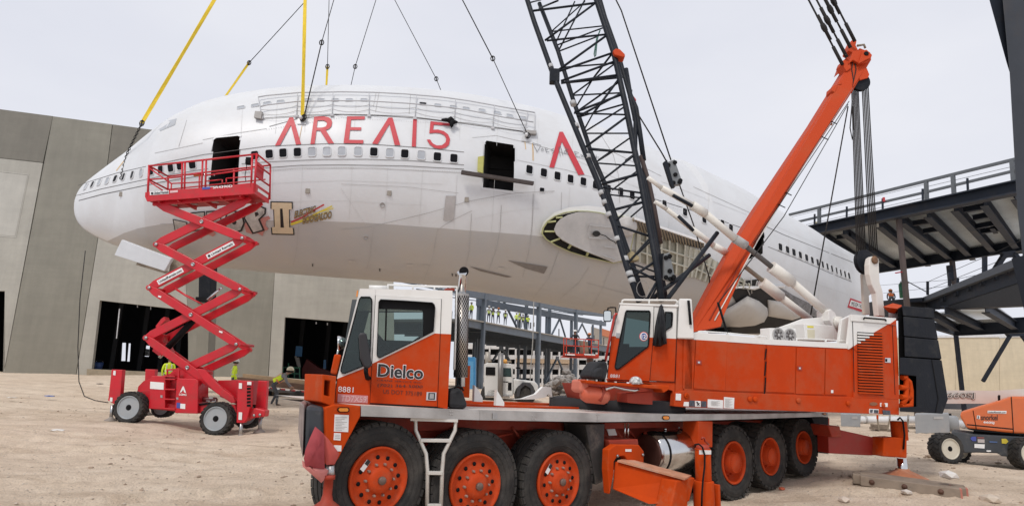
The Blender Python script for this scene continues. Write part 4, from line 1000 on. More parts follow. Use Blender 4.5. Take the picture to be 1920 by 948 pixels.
# rest of the shell
INT=mat('cab_interior',(.085,.095,.10),.8,var=.25,scale=3)
b=B(); q=[PK.at(x,y,2.1) for x,y in Z3((380,225),(905,225),(880,800),(300,700))]; b.prism(q,PK.v*.04,[[PK.at(x,y,2.1) for x,y in Z3((480,300),(800,300),(795,430),(740,470),(440,460))]]); obj('far_wall',b,INT,crane)
b=B(); f=[PK.at(x,y,0) for x,y in Z3((975,226),(966,430),(945,872))]; b.prism([f[0]+PK.v*.05,f[2]+PK.v*.05,f[2]+PK.v*2.1,f[0]+PK.v*2.1],PK.u*-.04); obj('rear_wall',b,INT,crane)
b=B(); f=[PK.at(x,y,0) for x,y in Z3((425,165),(290,690),(275,840))]; b.prism([f[0]+PK.v*.05,f[1]+PK.v*.05,f[1]+PK.v*2.1,f[0]+PK.v*2.1],PK.u*.01); obj('windscreen',b,TINT,crane)
b=B(); b.prism([f[1]+PK.v*.05,f[2]+PK.v*.05,f[2]+PK.v*2.1,f[1]+PK.v*2.1],PK.u*.04); obj('dash_front',b,ORANGE2,crane)
b=B(); b.prism([PK.at(x,y,.06) for x,y in Z3((285,835),(940,860))]+[PK.at(x,y,2.1) for x,y in Z3((940,800),(285,800))],V((0,0,.03))); obj('cab_floor',b,INT,crane)
b=B(); p=PK.at(*Z3((800,640))[0],.8); b.box(p,(.5,.5,.15),PK.a); b.box(p+PK.u*.25+V((0,0,.4)),(.12,.48,.75),PK.a); obj('seat',b,mat('seat_grey',(.10,.105,.11),.8),crane,bevel=.03)
b=B(); p=PK.at(*Z3((575,500))[0],.55); ax=(PK.u*.75+V((0,0,.65))).normalized(); a_=PK.v; c_=ax.cross(a_); b.path([p+(a_*cos(k*pi/12)+c_*sin(k*pi/12))*.22 for k in range(25)],.016,6)
for k in (0,2.1,4.2):b.tube(p,p+(a_*cos(k)+c_*sin(k))*.22,.012)
b.tube(p,p-ax*.5,.025); obj('steering_wheel',b,SEAL,crane)
b=B(); p=PK.at(*Z3((430,620))[0],.3); b.box(p+PK.v*.6,(.35,1.4,.35),PK.a); obj('dashboard',b,INT,crane,bevel=.03)
# A-pillar bolts, gutter, door handle
cks('door_handle',Z3((822,772),(880,774),(878,822),(818,820)),-.022,.012,CHROME); cks('handle_latch',Z3((840,782),(866,783),(864,812),(838,811)),-.034,.012,STEEL); cks('handle_recess',Z3((833,777),(872,778),(870,817),(831,816)),-.0265,.006,SEAL)
seam(Z3((486,840),(883,862)),PK,-.012,2.2); seam(Z3((909,222),(902,427),(884,860)),PK,-.002,1.2); seam(Z3((519,200),(498,612),(486,848)),PK,-.004,1.2); seam(Z3((290,694),(275,840)),PK,-.002,1.0)
# lettering on the cab
def words(txt,q,plane,v,M,par=crane,bold=.0,name='lettering',mirror=False,lift=.004):
    b=B(); text_on(b,txt,lambda x,y:plane.at(x,y,v),q[0],q[1],q[2],lift,bold,mirror); return obj(name,b,M,par,fix=False)
words('Dielco',Z3((526,684),(803,702),(531,600)),PK,-.014,WHITEP,bold=.05,name='lettering_outline')
words('Dielco',Z3((531,681),(799,698),(536,605)),PK,-.018,BLACKP,bold=.022)
words('CRANE SERVICE INC.',Z3((528,706),(797,722),(530,696)),PK,-.018,BLACKP)
words('(702) 364-5000',Z3((529,745),(796,755),(532,722)),PK,-.018,BLACKP)
words('US DOT 375189',Z3((563,781),(792,796),(565,756)),PK,-.014,mat('print_brown',(.10,.02,.01),.5))
words('8881',Z3((297,771),(387,776),(299,738)),PK,-.004,WHITEP)
wmark('number_strip',Z3((296,783),(474,794),(472,838),(293,832)),mat('strip_pink',(.62,.27,.27),.6,var=.1),-.004,PK)
words('TD7X59',Z3((312,826),(462,834),(316,792)),PK,-.008,mat('strip_white',(.72,.5,.5),.6))
# mirror, roof rail, horn, beacon
b=B(); b.prism([PK.at(x,y,-.28) for x,y in Z3((418,430),(432,421),(455,420),(466,430),(497,600),(492,626),(470,633),(450,628),(428,575))],PK.v*.09); mir=obj('mirror',b,mat('mirror_black',(.022,.022,.025),.5),crane,bevel=.02)
b=B(); b.path([PK.at(x,y,v) for (x,y),v in zip(Z3((462,628),(462,655),(470,690),(480,690)),(-.24,-.24,-.1,0))],.025); obj('mirror_arm',b,SEAL,mir)
b=B(); b.lathe(PK.at(*Z3((303,483))[0],1.6),(PK.u*-.9+V((0,0,-.1))),[(0,-.1),(.07,-.08),(.1,0),(.1,.02),(0,.02)],16); b.tube(PK.at(*Z3((303,490))[0],1.6),PK.at(*Z3((280,632))[0],1.6),.015); obj('convex_mirror',b,CHROME,crane)
b=B(); b.path([PK.at(x,y,.25) for x,y in Z3((592,168),(594,138),(870,148),(1000,150),(992,430),(985,640))],.014,8); obj('cab_rail',b,CWHITE,crane)
b=B(); b.tube(PK.at(*Z3((740,165))[0],.25),PK.at(*Z3((740,143))[0],.25),.011); b.tube(PK.at(*Z3((868,168))[0],.25),PK.at(*Z3((868,148))[0],.25),.011); b.tube(PK.at(*Z3((480,150))[0],.4),PK.at(*Z3((585,156))[0],.4),.022,.03); obj('air_horn',b,CWHITE,crane)
b=B(); b.prism([PK.at(x,y,.3) for x,y in Z3((930,170),(935,158),(985,157),(990,170))],PK.v*.15); obj('beacon',b,ORANGED,crane)
b=B(); b.prism([PK.at(x,y,-.01) for x,y in Z3((408,172),(416,170),(412,208),(404,206))],PK.v*.05); obj('clearance_lamp',b,AMB,crane)
# exhaust stack
def Xp(x,y,v=.45):return PK.at(x,y,v)
b=B(); a=Xp(*Z5((448,500))[0]); c=Xp(*Z5((452,150))[0]); d_=Xp(*Z5((455,85))[0]); b.tube(a,c,.055,n=16); b.path([c,d_,Xp(*Z5((459,72))[0])-PK.v*.02-PK.u*.02],.052,14,[.052,.055,.07]); stack=obj('exhaust_stack',b,CHROME,crane)
b=B(); e=Xp(*Z5((459,78))[0]); b.lathe(e+V((0,0,.03)),(EYEP-e),[(.062,.055),(0,.05)],16); obj('stack_mouth',b,SEAL,stack)
b=B(); p=Xp(*Z5((447,466))[0],.4); q=Xp(*Z5((453,154))[0],.4); b.tube(p,q,.088,n=22); obj('heat_shield',b,mat('shield_steel',(.50,.47,.44),.35,.85,var=.1,dirt=(.25,.18,.14),dscale=3,dfac=.4),stack)
b=B(); d=(q-p).normalized(); a_=d.orthogonal().normalized(); c_=d.cross(a_)
for i in range(34):
    for k in range(18):
        an=2*pi*(k+.5*(i % 2))/18; n_=a_*cos(an)+c_*sin(an)
        if n_.dot(EYEP-p)<0 and n_.dot(PK.u)<.2:continue
        cc=p.lerp(q,(i+.6)/35)+n_*.0895; t_=d.cross(n_)
        b.add([cc+d*(.014*i1)+t_*(.0065*i2) for i1,i2 in ((-1,-1),(1,-1),(1,1),(-1,1))],[(0,1,2,3)])
obj('shield_slot',b,SEAL,stack,kind='stuff',fix=False)
b=B(); b.prism([Xp(x,y,.55) for x,y in Z5((462,155),(480,152),(470,462),(452,462))],PK.v*.3); obj('stack_bracket',b,mat('bracket_dark',(.08,.06,.055),.7),crane)
b=B(); b.prism([Xp(x,y,.55) for x,y in Z5((452,422),(484,422),(480,542),(450,540))],PK.v*.5); obj('stack_base',b,ORANGE2,crane)
# ladder
b=B(); LV=-.10
for pts in (((1080,216),(1092,225),(1092,300),(1130,390),(1180,500),(1192,640),(1188,960)),((1445,220),(1433,228),(1428,300),(1385,390),(1330,500),(1318,640),(1306,960))):
    rail_=B(); rail_.path([PK.at(x,y,LV) for x,y in Z4(*pts)],.022,8); obj('ladder_rail',rail_,ALU,crane)
for x0,y0,x1,y1 in ((1130,384,1392,388),(1192,662,1318,664),(1188,940,1308,942)):
    b=B(); p,q=[PK.at(x,y,LV) for x,y in Z4((x0,y0),(x1,y1))]; b.bar(p,q,.06,.038); obj('ladder_rung',b,ALU,crane,bevel=.005)
b=B(); p,q=[PK.at(x,y,LV) for x,y in Z4((1045,206),(1448,218))]; b.bar(p,q,.07,.03); obj('ladder_bracket',b,ALU,crane)
# white guide fins on the deck, cone
for pts,v in ((((500,495),(514,512),(530,542),(530,558),(498,556)),1.0),(((583,512),(597,535),(611,560),(611,573),(580,571)),.45)):slab('deck_fin',Z5(*pts),PC,v,.05,CWHITE)
b=B(); slab('fifth_wheel_ramp',Z5((650,548),(680,545),(730,528),(757,500),(787,502),(792,540),(775,525),(768,540),(720,548)),PC,1.8,.06,CWHITE)
# ---------------------------------------------------------------- outriggers
ob=B(); P1t,P1b=PC.at(1152,864,-.06),PC.at(1148,916,-.06); 
P2t=PC.at(1277,898,-.9); P2b=PC.at(1216,944,-.62); P2c=PC.at(1266,943,-.9)
th=PC.u*.30
b=B(); b.prism([P1t,P2t,P2c,P2b,P1b],th); obj('outrigger_beam',b,ORANGE2,crane,bevel=.012)
b=B(); b.bar(P1t+th*.5+V((0,0,.012)),P2t+th*.5+V((0,0,.012)),.36,.022); obj('beam_flange',b,mat('flange_worn',(.50,.24,.14),.7,var=.3,scale=4,dirt=(.46,.40,.33),dscale=3,dfac=.8),crane)
hb=ZO((1100,372),(1275,375),(1310,420),(1308,535),(1195,500),(1165,455),(1110,460),(1085,500),(1085,585),(1055,745),(1040,560),(1045,410))
slab('outrigger_housing',hb,PC,-.10,.12,ORANGE2,bevel=.012)
slab('housing_back',ZO((1045,340),(1265,330),(1270,380),(1060,400)),PC,.05,.5,ORANGED,bevel=.01)
wmark('sticker',ZO((1172,405),(1216,405),(1216,424),(1172,423)),WHITEP,-.107)
for x,y in ((1108,455),(1298,447)):
    b=B(); b.lathe(PC.at(*ZO((x,y))[0],-.1),-PC.v,[(.02,0),(.02,.02),(0,.02)],6); obj('bolt',b,STEEL,crane)
PJ=Plane(*PC.P(0,-.9,0).xy,38)
J=PJ.at(*ZO((1748,640))[0]); Jt=PJ.at(*ZO((1750,400))[0]); Jb=PJ.at(*ZO((1725,860))[0]); J.xy=Jt.xy
r1=.105; r2=.135
b=B(); b.tube(J,Jt,r1,n=24); jk=obj('outrigger_jack',b,ORANGE2,crane,bevel=.006)
b=B(); b.tube(V((Jt.x,Jt.y,Jt.z-.02)),Jt+V((0,0,.05)),r1*1.02,r1*.7,n=24); obj('jack_cap',b,ORANGED,jk)
b=B(); b.lathe(V((J.x,J.y,J.z-.55)),(0,0,1),[(r2*1.05,0),(r2*1.0,.53),(r2*.98,.545),(r1,.55)],24); b.box(V((J.x,J.y,J.z-.3))+PC.u*.17,(.05,.25,.5),PC.a); obj('jack_sleeve',b,ORANGE2,jk,bevel=.006)
b=B(); b.prism([p+PC.v*.0 for p in [PJ.at(x,y,-.02) for x,y in ZO((1555,640),(1600,640),(1640,680),(1640,900),(1500,900))]],PC.v*.25); obj('jack_collar',b,ORANGE2,jk,bevel=.02)
b=B(); pts=ZO((1690,372),(1720,366),(1748,390),(1766,450),(1764,540),(1752,640),(1745,740),(1742,840)); b.path([PJ.at(x,y,-r1-.02) for x,y in pts],.012,6); obj('jack_hose',b,SEAL,jk)
b=B(); b.prism([PJ.at(x,y,-r1-.003) for x,y in ZO((1728,412),(1814,414),(1814,444),(1728,444))],PC.v*.01); obj('sticker',b,WHITEP,jk)
slab('jack_post',ZO((1718,196),(1826,196),(1824,392),(1716,380)),PC,-.03,.3,ORANGE,bevel=.01)
b=B(); b.path([PJ.at(x,y,0) for x,y in ZO((1742,330),(1750,318),(1764,322),(1768,345),(1795,370))],.014,6); obj('lifting_eye',b,ORANGED,crane)
# rear outrigger
RJ=atY(1687,840,12.0); PR=Plane(RJ.x,RJ.y,12)
b=B(); b.prism([PR.at(x,y,.1) for x,y in Z6((545,652),(760,700),(790,690),(790,752),(700,758),(548,750))],PR.v*.3); obj('outrigger_beam',b,mat('beam_red',(.34,.03,.018),.5,var=.1,dirt=(.25,.08,.05),dscale=2,dfac=.5),crane,bevel=.012)
b=B(); b.prism([PR.at(x,y,-.02) for x,y in Z6((545,645),(590,648),(598,690),(560,690))],PR.v*.5); obj('outrigger_housing',b,ORANGED,crane,bevel=.02)
b=B(); p=PR.at(*Z6((815,700))[0]); ztop=PR.at(*Z6((812,630))[0]).z; zb=PR.at(*Z6((815,768))[0]).z
b.tube(V((p.x,p.y,p.z)),V((p.x,p.y,ztop)),.14,n=22); jk=obj('outrigger_jack',b,ORANGE2,crane,bevel=.01)
b=B(); b.prism([PR.at(x,y,-.16) for x,y in Z6((755,692),(800,690),(842,696),(842,768),(752,762))],PR.v*.3); obj('jack_sleeve',b,ORANGE2,jk,bevel=.02)
b=B(); b.tube(V((p.x,p.y,zb)),V((p.x,p.y,zb-.42)),.085,n=18); obj('jack_rod',b,CHROME,jk)
zp=PR.at(*Z6((816,845))[0]).z
b=B(); b.lathe(V((p.x,p.y,zp-.01)),(0,0,1),[(.42,0),(.42,.03),(.13,.16),(.11,.19),(0,.19)],12,False); obj('jack_pad',b,mat('pad_orange',(.42,.16,.08),.7,var=.25,dirt=DUST,dscale=2,dfac=.6),jk)
b=B(); b.path([PR.at(x,y,-.18) for x,y in Z6((806,625),(815,616),(826,630),(832,680),(828,735))],.016,6); obj('jack_hose',b,SEAL,jk)
# ---------------------------------------------------------------- house (upper works)
EV=ray(1690,700); EV.z=0; EV.normalize()     # the tail of the house runs straight back from the view
def hs(name,pts,v,th,M,**k):return slab(name,pts,PH,v,th,M,**k)
HB=.02
hs('house_side',Z7((690,345),(800,350),(1313,385))+Z6((620,358),(640,345),(645,560),(0,545))+Z7((680,720)),.012,.06,ORANGE)
hs('house_sill',Z7((678,712))+Z6((0,515),(812,547),(812,606),(0,577))+Z7((670,806)),-.01,.12,ORANGE,bevel=.01)
hs('house_coaming',Z7((806,312),(830,300),(1040,318),(1313,345))+Z6((300,322),(620,338),(620,358))+Z7((1313,385),(806,351)),0,.12,CWHITE,bevel=.006)
for nm,q in (('access_door',Z7((822,352),(1036,365),(1020,700),(806,684))),('access_door',Z6((429,353),(534,358),(530,530),(425,527))),('side_panel',Z7((752,350),(817,353),(800,700),(740,700))),('side_panel',Z6((168,336),(308,344),(303,520),(160,516))),('side_panel',Z6((318,345),(424,352),(420,524),(313,520))),('side_panel',Z6((538,359),(616,362),(616,532),(535,530))),('side_panel',Z6((4,322),(38,326),(36,512),(2,508)))):
    hs(nm,q,-.006,.014,ORANGE,bevel=.004)
for q in (Z7((822,490),(860,492),(860,522),(822,520)),Z6((431,423),(448,424),(448,440),(431,439))):
    cx=sum(p[0] for p in q)/4; cy=sum(p[1] for p in q)/4; hs('door_latch',q,-.016,.012,ORANGED); hs('latch_key',[(cx+(x-cx)*.4,cy+(y-cy)*.4) for x,y in q],-.022,.01,CHROME)
for y0,y1 in ((358,400),(406,460),(466,527)):hs('vent_slot',Z6((312-(y0-358)*.02,y0),(316-(y0-358)*.02,y0),(311-(y1-358)*.01,y1),(307-(y1-358)*.01,y1)),-.009,.005,SEAL)
for x,y in Z7((755,733),(1187,757),(1222,758))+Z6((13,535),(432,553),(619,563),(750,570)):
    b=B(); b.lathe(PH.at(x,y,-.01),-PH.v,[(.045,0),(.045,.02),(.03,.03),(0,.03)],14); obj('bolt_cover',b,ORANGE2,crane)
for q in (Z7((684,718),(719,720),(717,766),(682,764)),Z7((902,757),(1006,764),(1005,820),(900,813)),Z7((1013,742),(1083,748),(1080,822),(1010,818)),Z7((740,775),(772,776),(772,806),(735,804)),Z7((815,768),(853,770),(853,810),(815,808)),Z6((700,583),(735,585),(735,601),(700,600)),Z6((741,561),(769,562),(769,576),(741,575)),Z6((557,513),(565,513),(565,524),(557,524))):
    hs('sticker',q,-.018,.006,WHITEP)
for q in (Z7((778,765),(812,767),(812,808),(775,806)),Z7((857,770),(893,772),(893,812),(857,810)),Z6((718,587),(734,588),(734,600),(718,599)),Z6((750,588),(778,590),(780,606),(752,606)),Z6((704,586),(714,586),(712,598),(703,597))):
    hs('sticker',q,-.0245,.004,mat('sticker_dark',(.06,.07,.09),.5,var=.6,scale=25))
hs('oval_badge',arc(Z6((716,565))[0],7.5,0,345,16,3.4),-.018,.008,mat('badge_bronze',(.25,.09,.03),.4))
b=B()
for k in range(8):flat(b,Z7((925,770+k*4),(985-(k % 3)*12,772+k*4),(985-(k % 3)*12,773.6+k*4),(925,771.6+k*4)),h_at(-.0235))
for k in range(13):flat(b,Z7((1020,752+k*4.8),(1072-(k % 4)*8,754+k*4.8),(1072-(k % 4)*8,755.6+k*4.8),(1020,753.6+k*4.8)),h_at(-.0235))
obj('sticker_print',b,MATS['print_grey'],crane,kind='stuff',fix=False)
b=B(); flat(b,Z7((822,775),(830,772),(838,785),(848,782),(842,792),(848,806),(838,796),(825,806),(832,792)),h_at(-.026)); obj('sticker_figure',b,BLACKP,crane,fix=False)
# roof, far side and floor of the house
b=B(); r=[PH.at(x,y,.12) for x,y in Z7((810,322),(1313,365))+Z6((620,345))]; b.prism([r[0],r[1],r[2],r[2]+PH.v*1.0,r[0]+PH.v*1.0],V((0,0,-.03))); obj('house_roof',b,CWHITE,crane)
b=B(); r2_=[PH.at(x,y,.07) for x,y in Z7((690,350))+Z6((640,360),(640,575))+Z7((675,790))]; b.prism(r2_,(PH.v+EV)*1.2); obj('house_body',b,ORANGED,crane)
# engine housing at the rear
hs('engine_side',ZE((712,346),(725,600),(738,948))+Z6((812,547),(640,541))+[(1599.5,652),(1597,648)]+ZE((222,655),(460,495)),-.012,.05,ORANGE)
hs('engine_top_panel',ZE((215,292),(712,336),(712,346),(460,495),(222,655),(186,677),(177,628)),-.012,.05,CWHITE)
hs('engine_cap',ZE((212,290),(714,333),(714,402),(214,362)),-.03,.03,CWHITE,bevel=.006)
b=B(); q=[PH.at(x,y,.04) for x,y in ZE((225,300),(708,340),(735,940))]+[PH.at(*Z6((640,541))[0],.04)]; b.prism(q,EV*2.2); obj('engine_body',b,ORANGED,crane)
hs('cap_corner',ZE((640,402),(713,348),(713,404)),-.037,.012,ORANGE)
hs('intake_cowl',ZE((108,347),(212,298),(168,618),(78,602)),.15,.06,CWHITE,bevel=.01)
b=B(); b.path([PH.at(x,y,v) for (x,y),v in zip(ZE((352,340),(360,328),(590,347),(600,358)),(-.03,-.08,-.08,-.03))],.016,8); obj('grab_handle',b,SEAL,crane)
hs('grille_back',ZE((280,484),(556,500),(566,950),(570,1190),(290,1165)),-.016,.003,SEAL)
for i in range(22):
    f=i/21; y0=503+f*652; y1=516+f*652; x0=282+f*6; x1=556+f*14
    q=ZE((x0,y0-8),(x1,y1-8),(x1,y1+8),(x0,y0+8))
    xs_=282+(470-503-(y0-503))*0 
    xd=460-(y0-495)*1.52            # the white/orange paint edge crosses the upper slats
    b=B(); p=[PH.at(x,y,-.018) for x,y in q]
    if xd>x0+12:
        fr_=min(1,(xd-x0)/(x1-x0)); m0=p[0].lerp(p[1],fr_); m1=p[3].lerp(p[2],fr_)
        b.prism([p[0],m0,m1,p[3]],-PH.v*.025+V((0,0,-.008))); b.cur=1; b.prism([m0,p[1],p[2],m1],-PH.v*.025+V((0,0,-.008)))
        obj('slat',b,[CWHITE,ORANGE2],crane)
    else:b.prism(p,-PH.v*.025+V((0,0,-.008))); obj('slat',b,ORANGE2,crane)
hs('latch',ZE((590,772),(650,774),(652,826),(588,822)),-.024,.014,CHROME); hs('latch_key',ZE((598,782),(616,783),(614,816),(598,814)),-.03,.01,SEAL)
seam(ZE((228,370),(236,660),(245,1150)),PH,-.013,1.2); seam(ZE((670,410),(690,948),(700,1180)),PH,-.013,1.0); seam(ZE((225,368),(710,405)),PH,-.013,1.2,M=SEAM)
# counterweight
CW=[((812,315),(975,328),(981,381),(818,366)),((818,370),(981,385),(1000,490),(822,472)),((824,477),(1001,493),(1019,592),(826,579)),((828,585),(1019,598),(1052,802),(1025,878),(800,866),(800,845),(886,842),(886,682),(800,672),(800,585))]
for i,q in enumerate(CW):
    b=B(); b.prism([PH.at(x,y,-.02-.01*i) for x,y in Z8(*q)],EV*2.6); obj('counterweight_slab',b,BLACK,crane,bevel=.012)
b=B(); b.prism([PH.at(x,y,.12) for x,y in Z8((790,330),(820,318),(826,580),(890,680),(890,845),(800,850))],EV*2.3); obj('counterweight_back',b,SEAL,crane)
seam(Z8((968,596),(1002,800),(988,872)),PH,-.056,1.6)
hk=B()
for pts in (((812,690),(830,686),(834,720),(832,800),(812,830)),((836,700),(850,712),(858,760),(858,835),(806,838)),((800,740),(842,745)),((805,790),(856,795))):hk=B(); hk.path([PH.at(x,y,.02) for x,y in Z8(*pts)],.05,8); obj('counterweight_clamp',hk,ORANGE2,crane)
# exhaust hopper on top
b=B(); q=[PH.at(x,y,.5) for x,y in Z8((712,318),(770,298),(815,310),(760,330))]
tp=[PH.at(x,y,v) for (x,y),v in zip(Z8((710,319),(762,300),(814,312),(790,330)),(.2,.7,.6,.1))]; bt=[PH.at(x,y,v) for (x,y),v in zip(Z8((742,350),(765,345),(795,348),(775,356)),(.3,.6,.55,.25))]
b.v+=tp+bt
for i in range(4):j=(i+1) % 4; b.face((i,j,4+j,4+i))
b.face((0,1,2,3)); b.face((7,6,5,4)); obj('exhaust_hopper',b,ORANGE2,crane,bevel=.01)
b=B(); b.tube(PH.at(*Z8((772,352))[0],.4),PH.at(*Z8((772,385))[0],.4),.1,n=14); obj('hopper_pipe',b,SEAM,crane)
# handrails along the roof
for pts in (((835,312),(838,296),(850,294),(1030,304),(1036,322)),((1040,322),(1044,306),(1300,330),(1306,348))):
    b=B(); b.path([PH.at(x,y,.1) for x,y in Z7(*pts)],.013,6); obj('house_rail',b,CWHITE,crane)
for pts in (((262,505),(262,484),(408,490),(412,508)),((413,510),(416,491),(528,498),(531,514))):
    b=B(); b.path([PH.at(x,y,.1) for x,y in Z8(*pts)],.013,6); obj('house_rail',b,CWHITE,crane)
# cooler with two fans, valve chest, gantry plates
b=B(); q=[PH.at(x,y,.5) for x,y in Z8((122,430),(258,434),(259,500),(124,498))]; b.prism(q,PH.v*.25); cool=obj('oil_cooler',b,CWHITE,crane,bevel=.01)
for x,y in Z8((166,468),(226,472)):
    c=PH.at(x,y,.5); b=B(); b.lathe(c,-PH.v,[(.14,0),(.14,.012),(.11,.012),(.11,.004),(0,.004)],24); b.cur=1
    for k in range(7):
        a=k*2*pi/7; M=Matrix.Rotation(PH.a,3,'Z') @ Matrix.Rotation(a,3,'Y'); b.box(c-PH.v*.008+M @ V((0,0,.055)),(.03,.005,.08),M=M)
    b.cur=0; b.lathe(c-PH.v*.01,-PH.v,[(.03,0),(.03,.01),(0,.01)],12); obj('fan',b,[SEAM,SEAMD],cool)
hs('valve_chest',Z8((298,408),(452,418),(452,500),(310,490)),.6,.5,CWHITE,bevel=.01)
wmark('sticker',Z8((318,418),(350,420),(350,430),(318,428)),mat('label_yellow',(.7,.62,.08),.5),.594,PH); wmark('sticker',Z8((318,438),(356,440),(356,486),(320,484)),mat('label_cream',(.6,.56,.42),.6),.594,PH)
hs('gantry_plate',Z8((40,482),(120,448),(240,405),(300,382),(420,372),(440,420),(452,495),(420,500)),.9,.08,CWHITE,bevel=.008)
hs('gantry_foot',Z8((428,340),(440,330),(462,350),(497,420),(494,460),(470,500),(452,500),(450,420),(432,390)),.75,.3,CWHITE,bevel=.015)
b=B(); c=PH.at(*Z8((477,405))[0],.75); b.lathe(c,-PH.v,[(.13,0),(.13,.05),(.06,.05),(.06,.09),(0,.09)],18); obj('pivot_pin',b,CREAM,crane)
# ---------------------------------------------------------------- upper cab
_q=PH.at(1268,700,0); PU=Plane(_q.x,_q.y,-9)
def us(name,pts,v,th,M,**k):return slab(name,pts,PU,v,th,M,**k)
def u_at(v=0.0):return lambda x,y:PU.at(x,y,v)
D1=Z7((345,150),(498,152),(508,158),(511,175),(500,380),(494,402),(296,553),(276,556),(265,545),(264,530),(335,165))
D2=Z7((608,160),(655,161),(663,170),(663,190),(659,250),(655,265),(618,290),(600,290))
# white and orange halves are separate plates that meet on the paint line; the door glass crosses both
wl=Z7((303,112),(531,122),(526,337),(503,336),(511,175),(508,158),(498,152),(345,150),(335,165),(300,330),(243,326))
ol=Z7((243,326),(300,330),(264,530),(265,545),(276,556),(296,553),(494,402),(500,380),(503,336),(526,337),(502,634),(222,620),(213,612))
d1=us('cab_door',wl,-.01,.05,CWHITE); us('door_panel',ol,-.01,.05,ORANGE,parent=d1)
us('cab_rear_panel',Z7((533,122),(697,130),(690,345),(614,341),(618,290),(655,265),(659,250),(663,190),(663,170),(655,161),(608,160),(600,290),(596,340),(528,337)),0,.05,CWHITE)
us('cab_rear_lower',Z7((528,337),(690,345),(676,645),(504,634)),0,.05,ORANGE)
us('cab_base',Z7((205,618),(676,645),(672,790),(660,700),(500,650),(210,632)),.01,.3,ORANGE)
for w_,v in ((D1,-.01),(D2,0)):
    b=B(); ribbon(b,w_,PU,v,2.4); obj('window_seal',b,SEAL,crane)
    slab('window_glass',w_,PU,.02,.006,glass('upper_glass',(.42,.55,.54),.035,.62))
b=B(); b.prism([PU.at(x,y,-.02) for x,y in Z7((292,100),(702,113),(700,130),(300,113))],PU.v*1.2); obj('upper_roof',b,CWHITE,crane,bevel=.01)
b=B(); b.path([PU.at(x,y,.03) for x,y in Z7((313,104),(318,84),(330,80),(680,82),(692,90),(694,110))],.016,8); b.tube(PU.at(*Z7((500,82))[0],.03),PU.at(*Z7((500,108))[0],.03),.014); obj('roof_rail',b,CWHITE,crane)
us('cab_tower',Z7((706,70),(792,72),(808,345),(691,343)),-.02,1.1,CWHITE,bevel=.02)
b=B(); b.path([PU.at(x,y,-.05) for x,y in Z7((769,84),(784,248))],.022,8); obj('grab_bar',b,SEAL,crane)
b=B(); fr=[PU.at(x,y,.05) for x,y in Z7((303,112),(213,615))]; b.prism([fr[0],fr[1],fr[1]+PU.v*1.1,fr[0]+PU.v*1.1],PU.u*.01); obj('windscreen',b,MATS['upper_glass'],crane)
b=B(); b.prism([PU.at(x,y,1.15) for x,y in Z7((303,130),(700,130),(680,640),(230,610))],PU.v*.04,[[PU.at(x,y,1.15) for x,y in Z7((350,170),(560,170),(540,400),(320,400))]]); obj('far_wall',b,INT,crane)
b=B(); rr_=[PU.at(x,y,.06) for x,y in Z7((695,130),(676,640))]; b.prism([rr_[0],rr_[1],rr_[1]+PU.v*1.1,rr_[0]+PU.v*1.1],PU.u*-.03); obj('rear_wall',b,INT,crane)
b=B(); b.prism([PU.at(x,y,.06) for x,y in Z7((225,612),(676,636))]+[PU.at(x,y,1.15) for x,y in Z7((676,590),(240,580))],V((0,0,.02))); obj('cab_floor',b,INT,crane)
b=B(); p=PU.at(*Z7((450,490))[0],.55); b.box(p,(.4,.45,.14),PU.a); b.box(p+PU.u*.2+V((0,0,.35)),(.1,.42,.65),PU.a); obj('seat',b,MATS['seat_grey'],crane,bevel=.03)
b=B(); b.box(PU.at(*Z7((330,410))[0],.5),(.16,.2,.14),PU.a); obj('monitor',b,SEAL,crane,bevel=.01)
wmark('door_catch',Z7((276,305),(300,306),(297,340),(273,338)),STEEL,-.02,PU)
words('8881',Z7((233,608),(295,612),(236,586)),PU,-.012,WHITEP)
b=B(); c0=Z7((463,329))[0]; b.v+=[]; flat(b,arc(c0,8.4,0,345,20,9),u_at(.008)); obj('round_sticker',b,mat('sticker_red',(.55,.05,.08),.5),crane,fix=False)
b=B(); flat(b,arc(c0,7.2,0,345,20,7.8),u_at(.004)); obj('sticker_ring',b,WHITEP,crane,fix=False)
b=B(); flat(b,arc(c0,5.4,0,345,20,6),u_at(.0)); obj('sticker_disc',b,mat('sticker_blue',(.05,.09,.35),.5),crane,fix=False)
words('12',Z7((448,342),(478,342),(448,317)),PU,-.004,WHITEP,bold=.03)
seam(Z7((300,113),(243,326),(213,612)),PU,-.008,1.1); seam(Z7((532,122),(527,337),(503,634),(220,622)),PU,-.006,1.1); seam(Z7((692,130),(688,345),(676,640),(505,632)),PU,-.006,1.0)
# front handrail, step, sun mirror
b=B(); b.path([PU.at(x,y,-.1) for x,y in Z7((200,500),(240,300),(262,195),(272,175),(285,178))],.02,8); obj('grab_bar',b,mat('bar_red',(.45,.04,.03),.5),crane)
b=B(); b.path([PU.at(x,y,.05) for x,y in Z7((238,318),(268,178),(290,176))],.025,8); obj('pillar_tube',b,ALU,crane)
b=B(); b.path([PU.at(x,y,-.1) for x,y in Z7((217,150),(219,135),(240,131),(270,132),(274,168))],.012,6); mm=obj('mirror_arm',b,SEAL,crane)
slab('mirror',Z7(*rrect(187,150,243,228,14)),PU,-.12,.05,SEAL,parent=mm); slab('mirror_glass',Z7(*rrect(192,156,238,222,10)),PU,-.126,.01,mat('mirror_face',(.75,.78,.76),.05,1.0,var=.02,rvar=0),parent=mm)
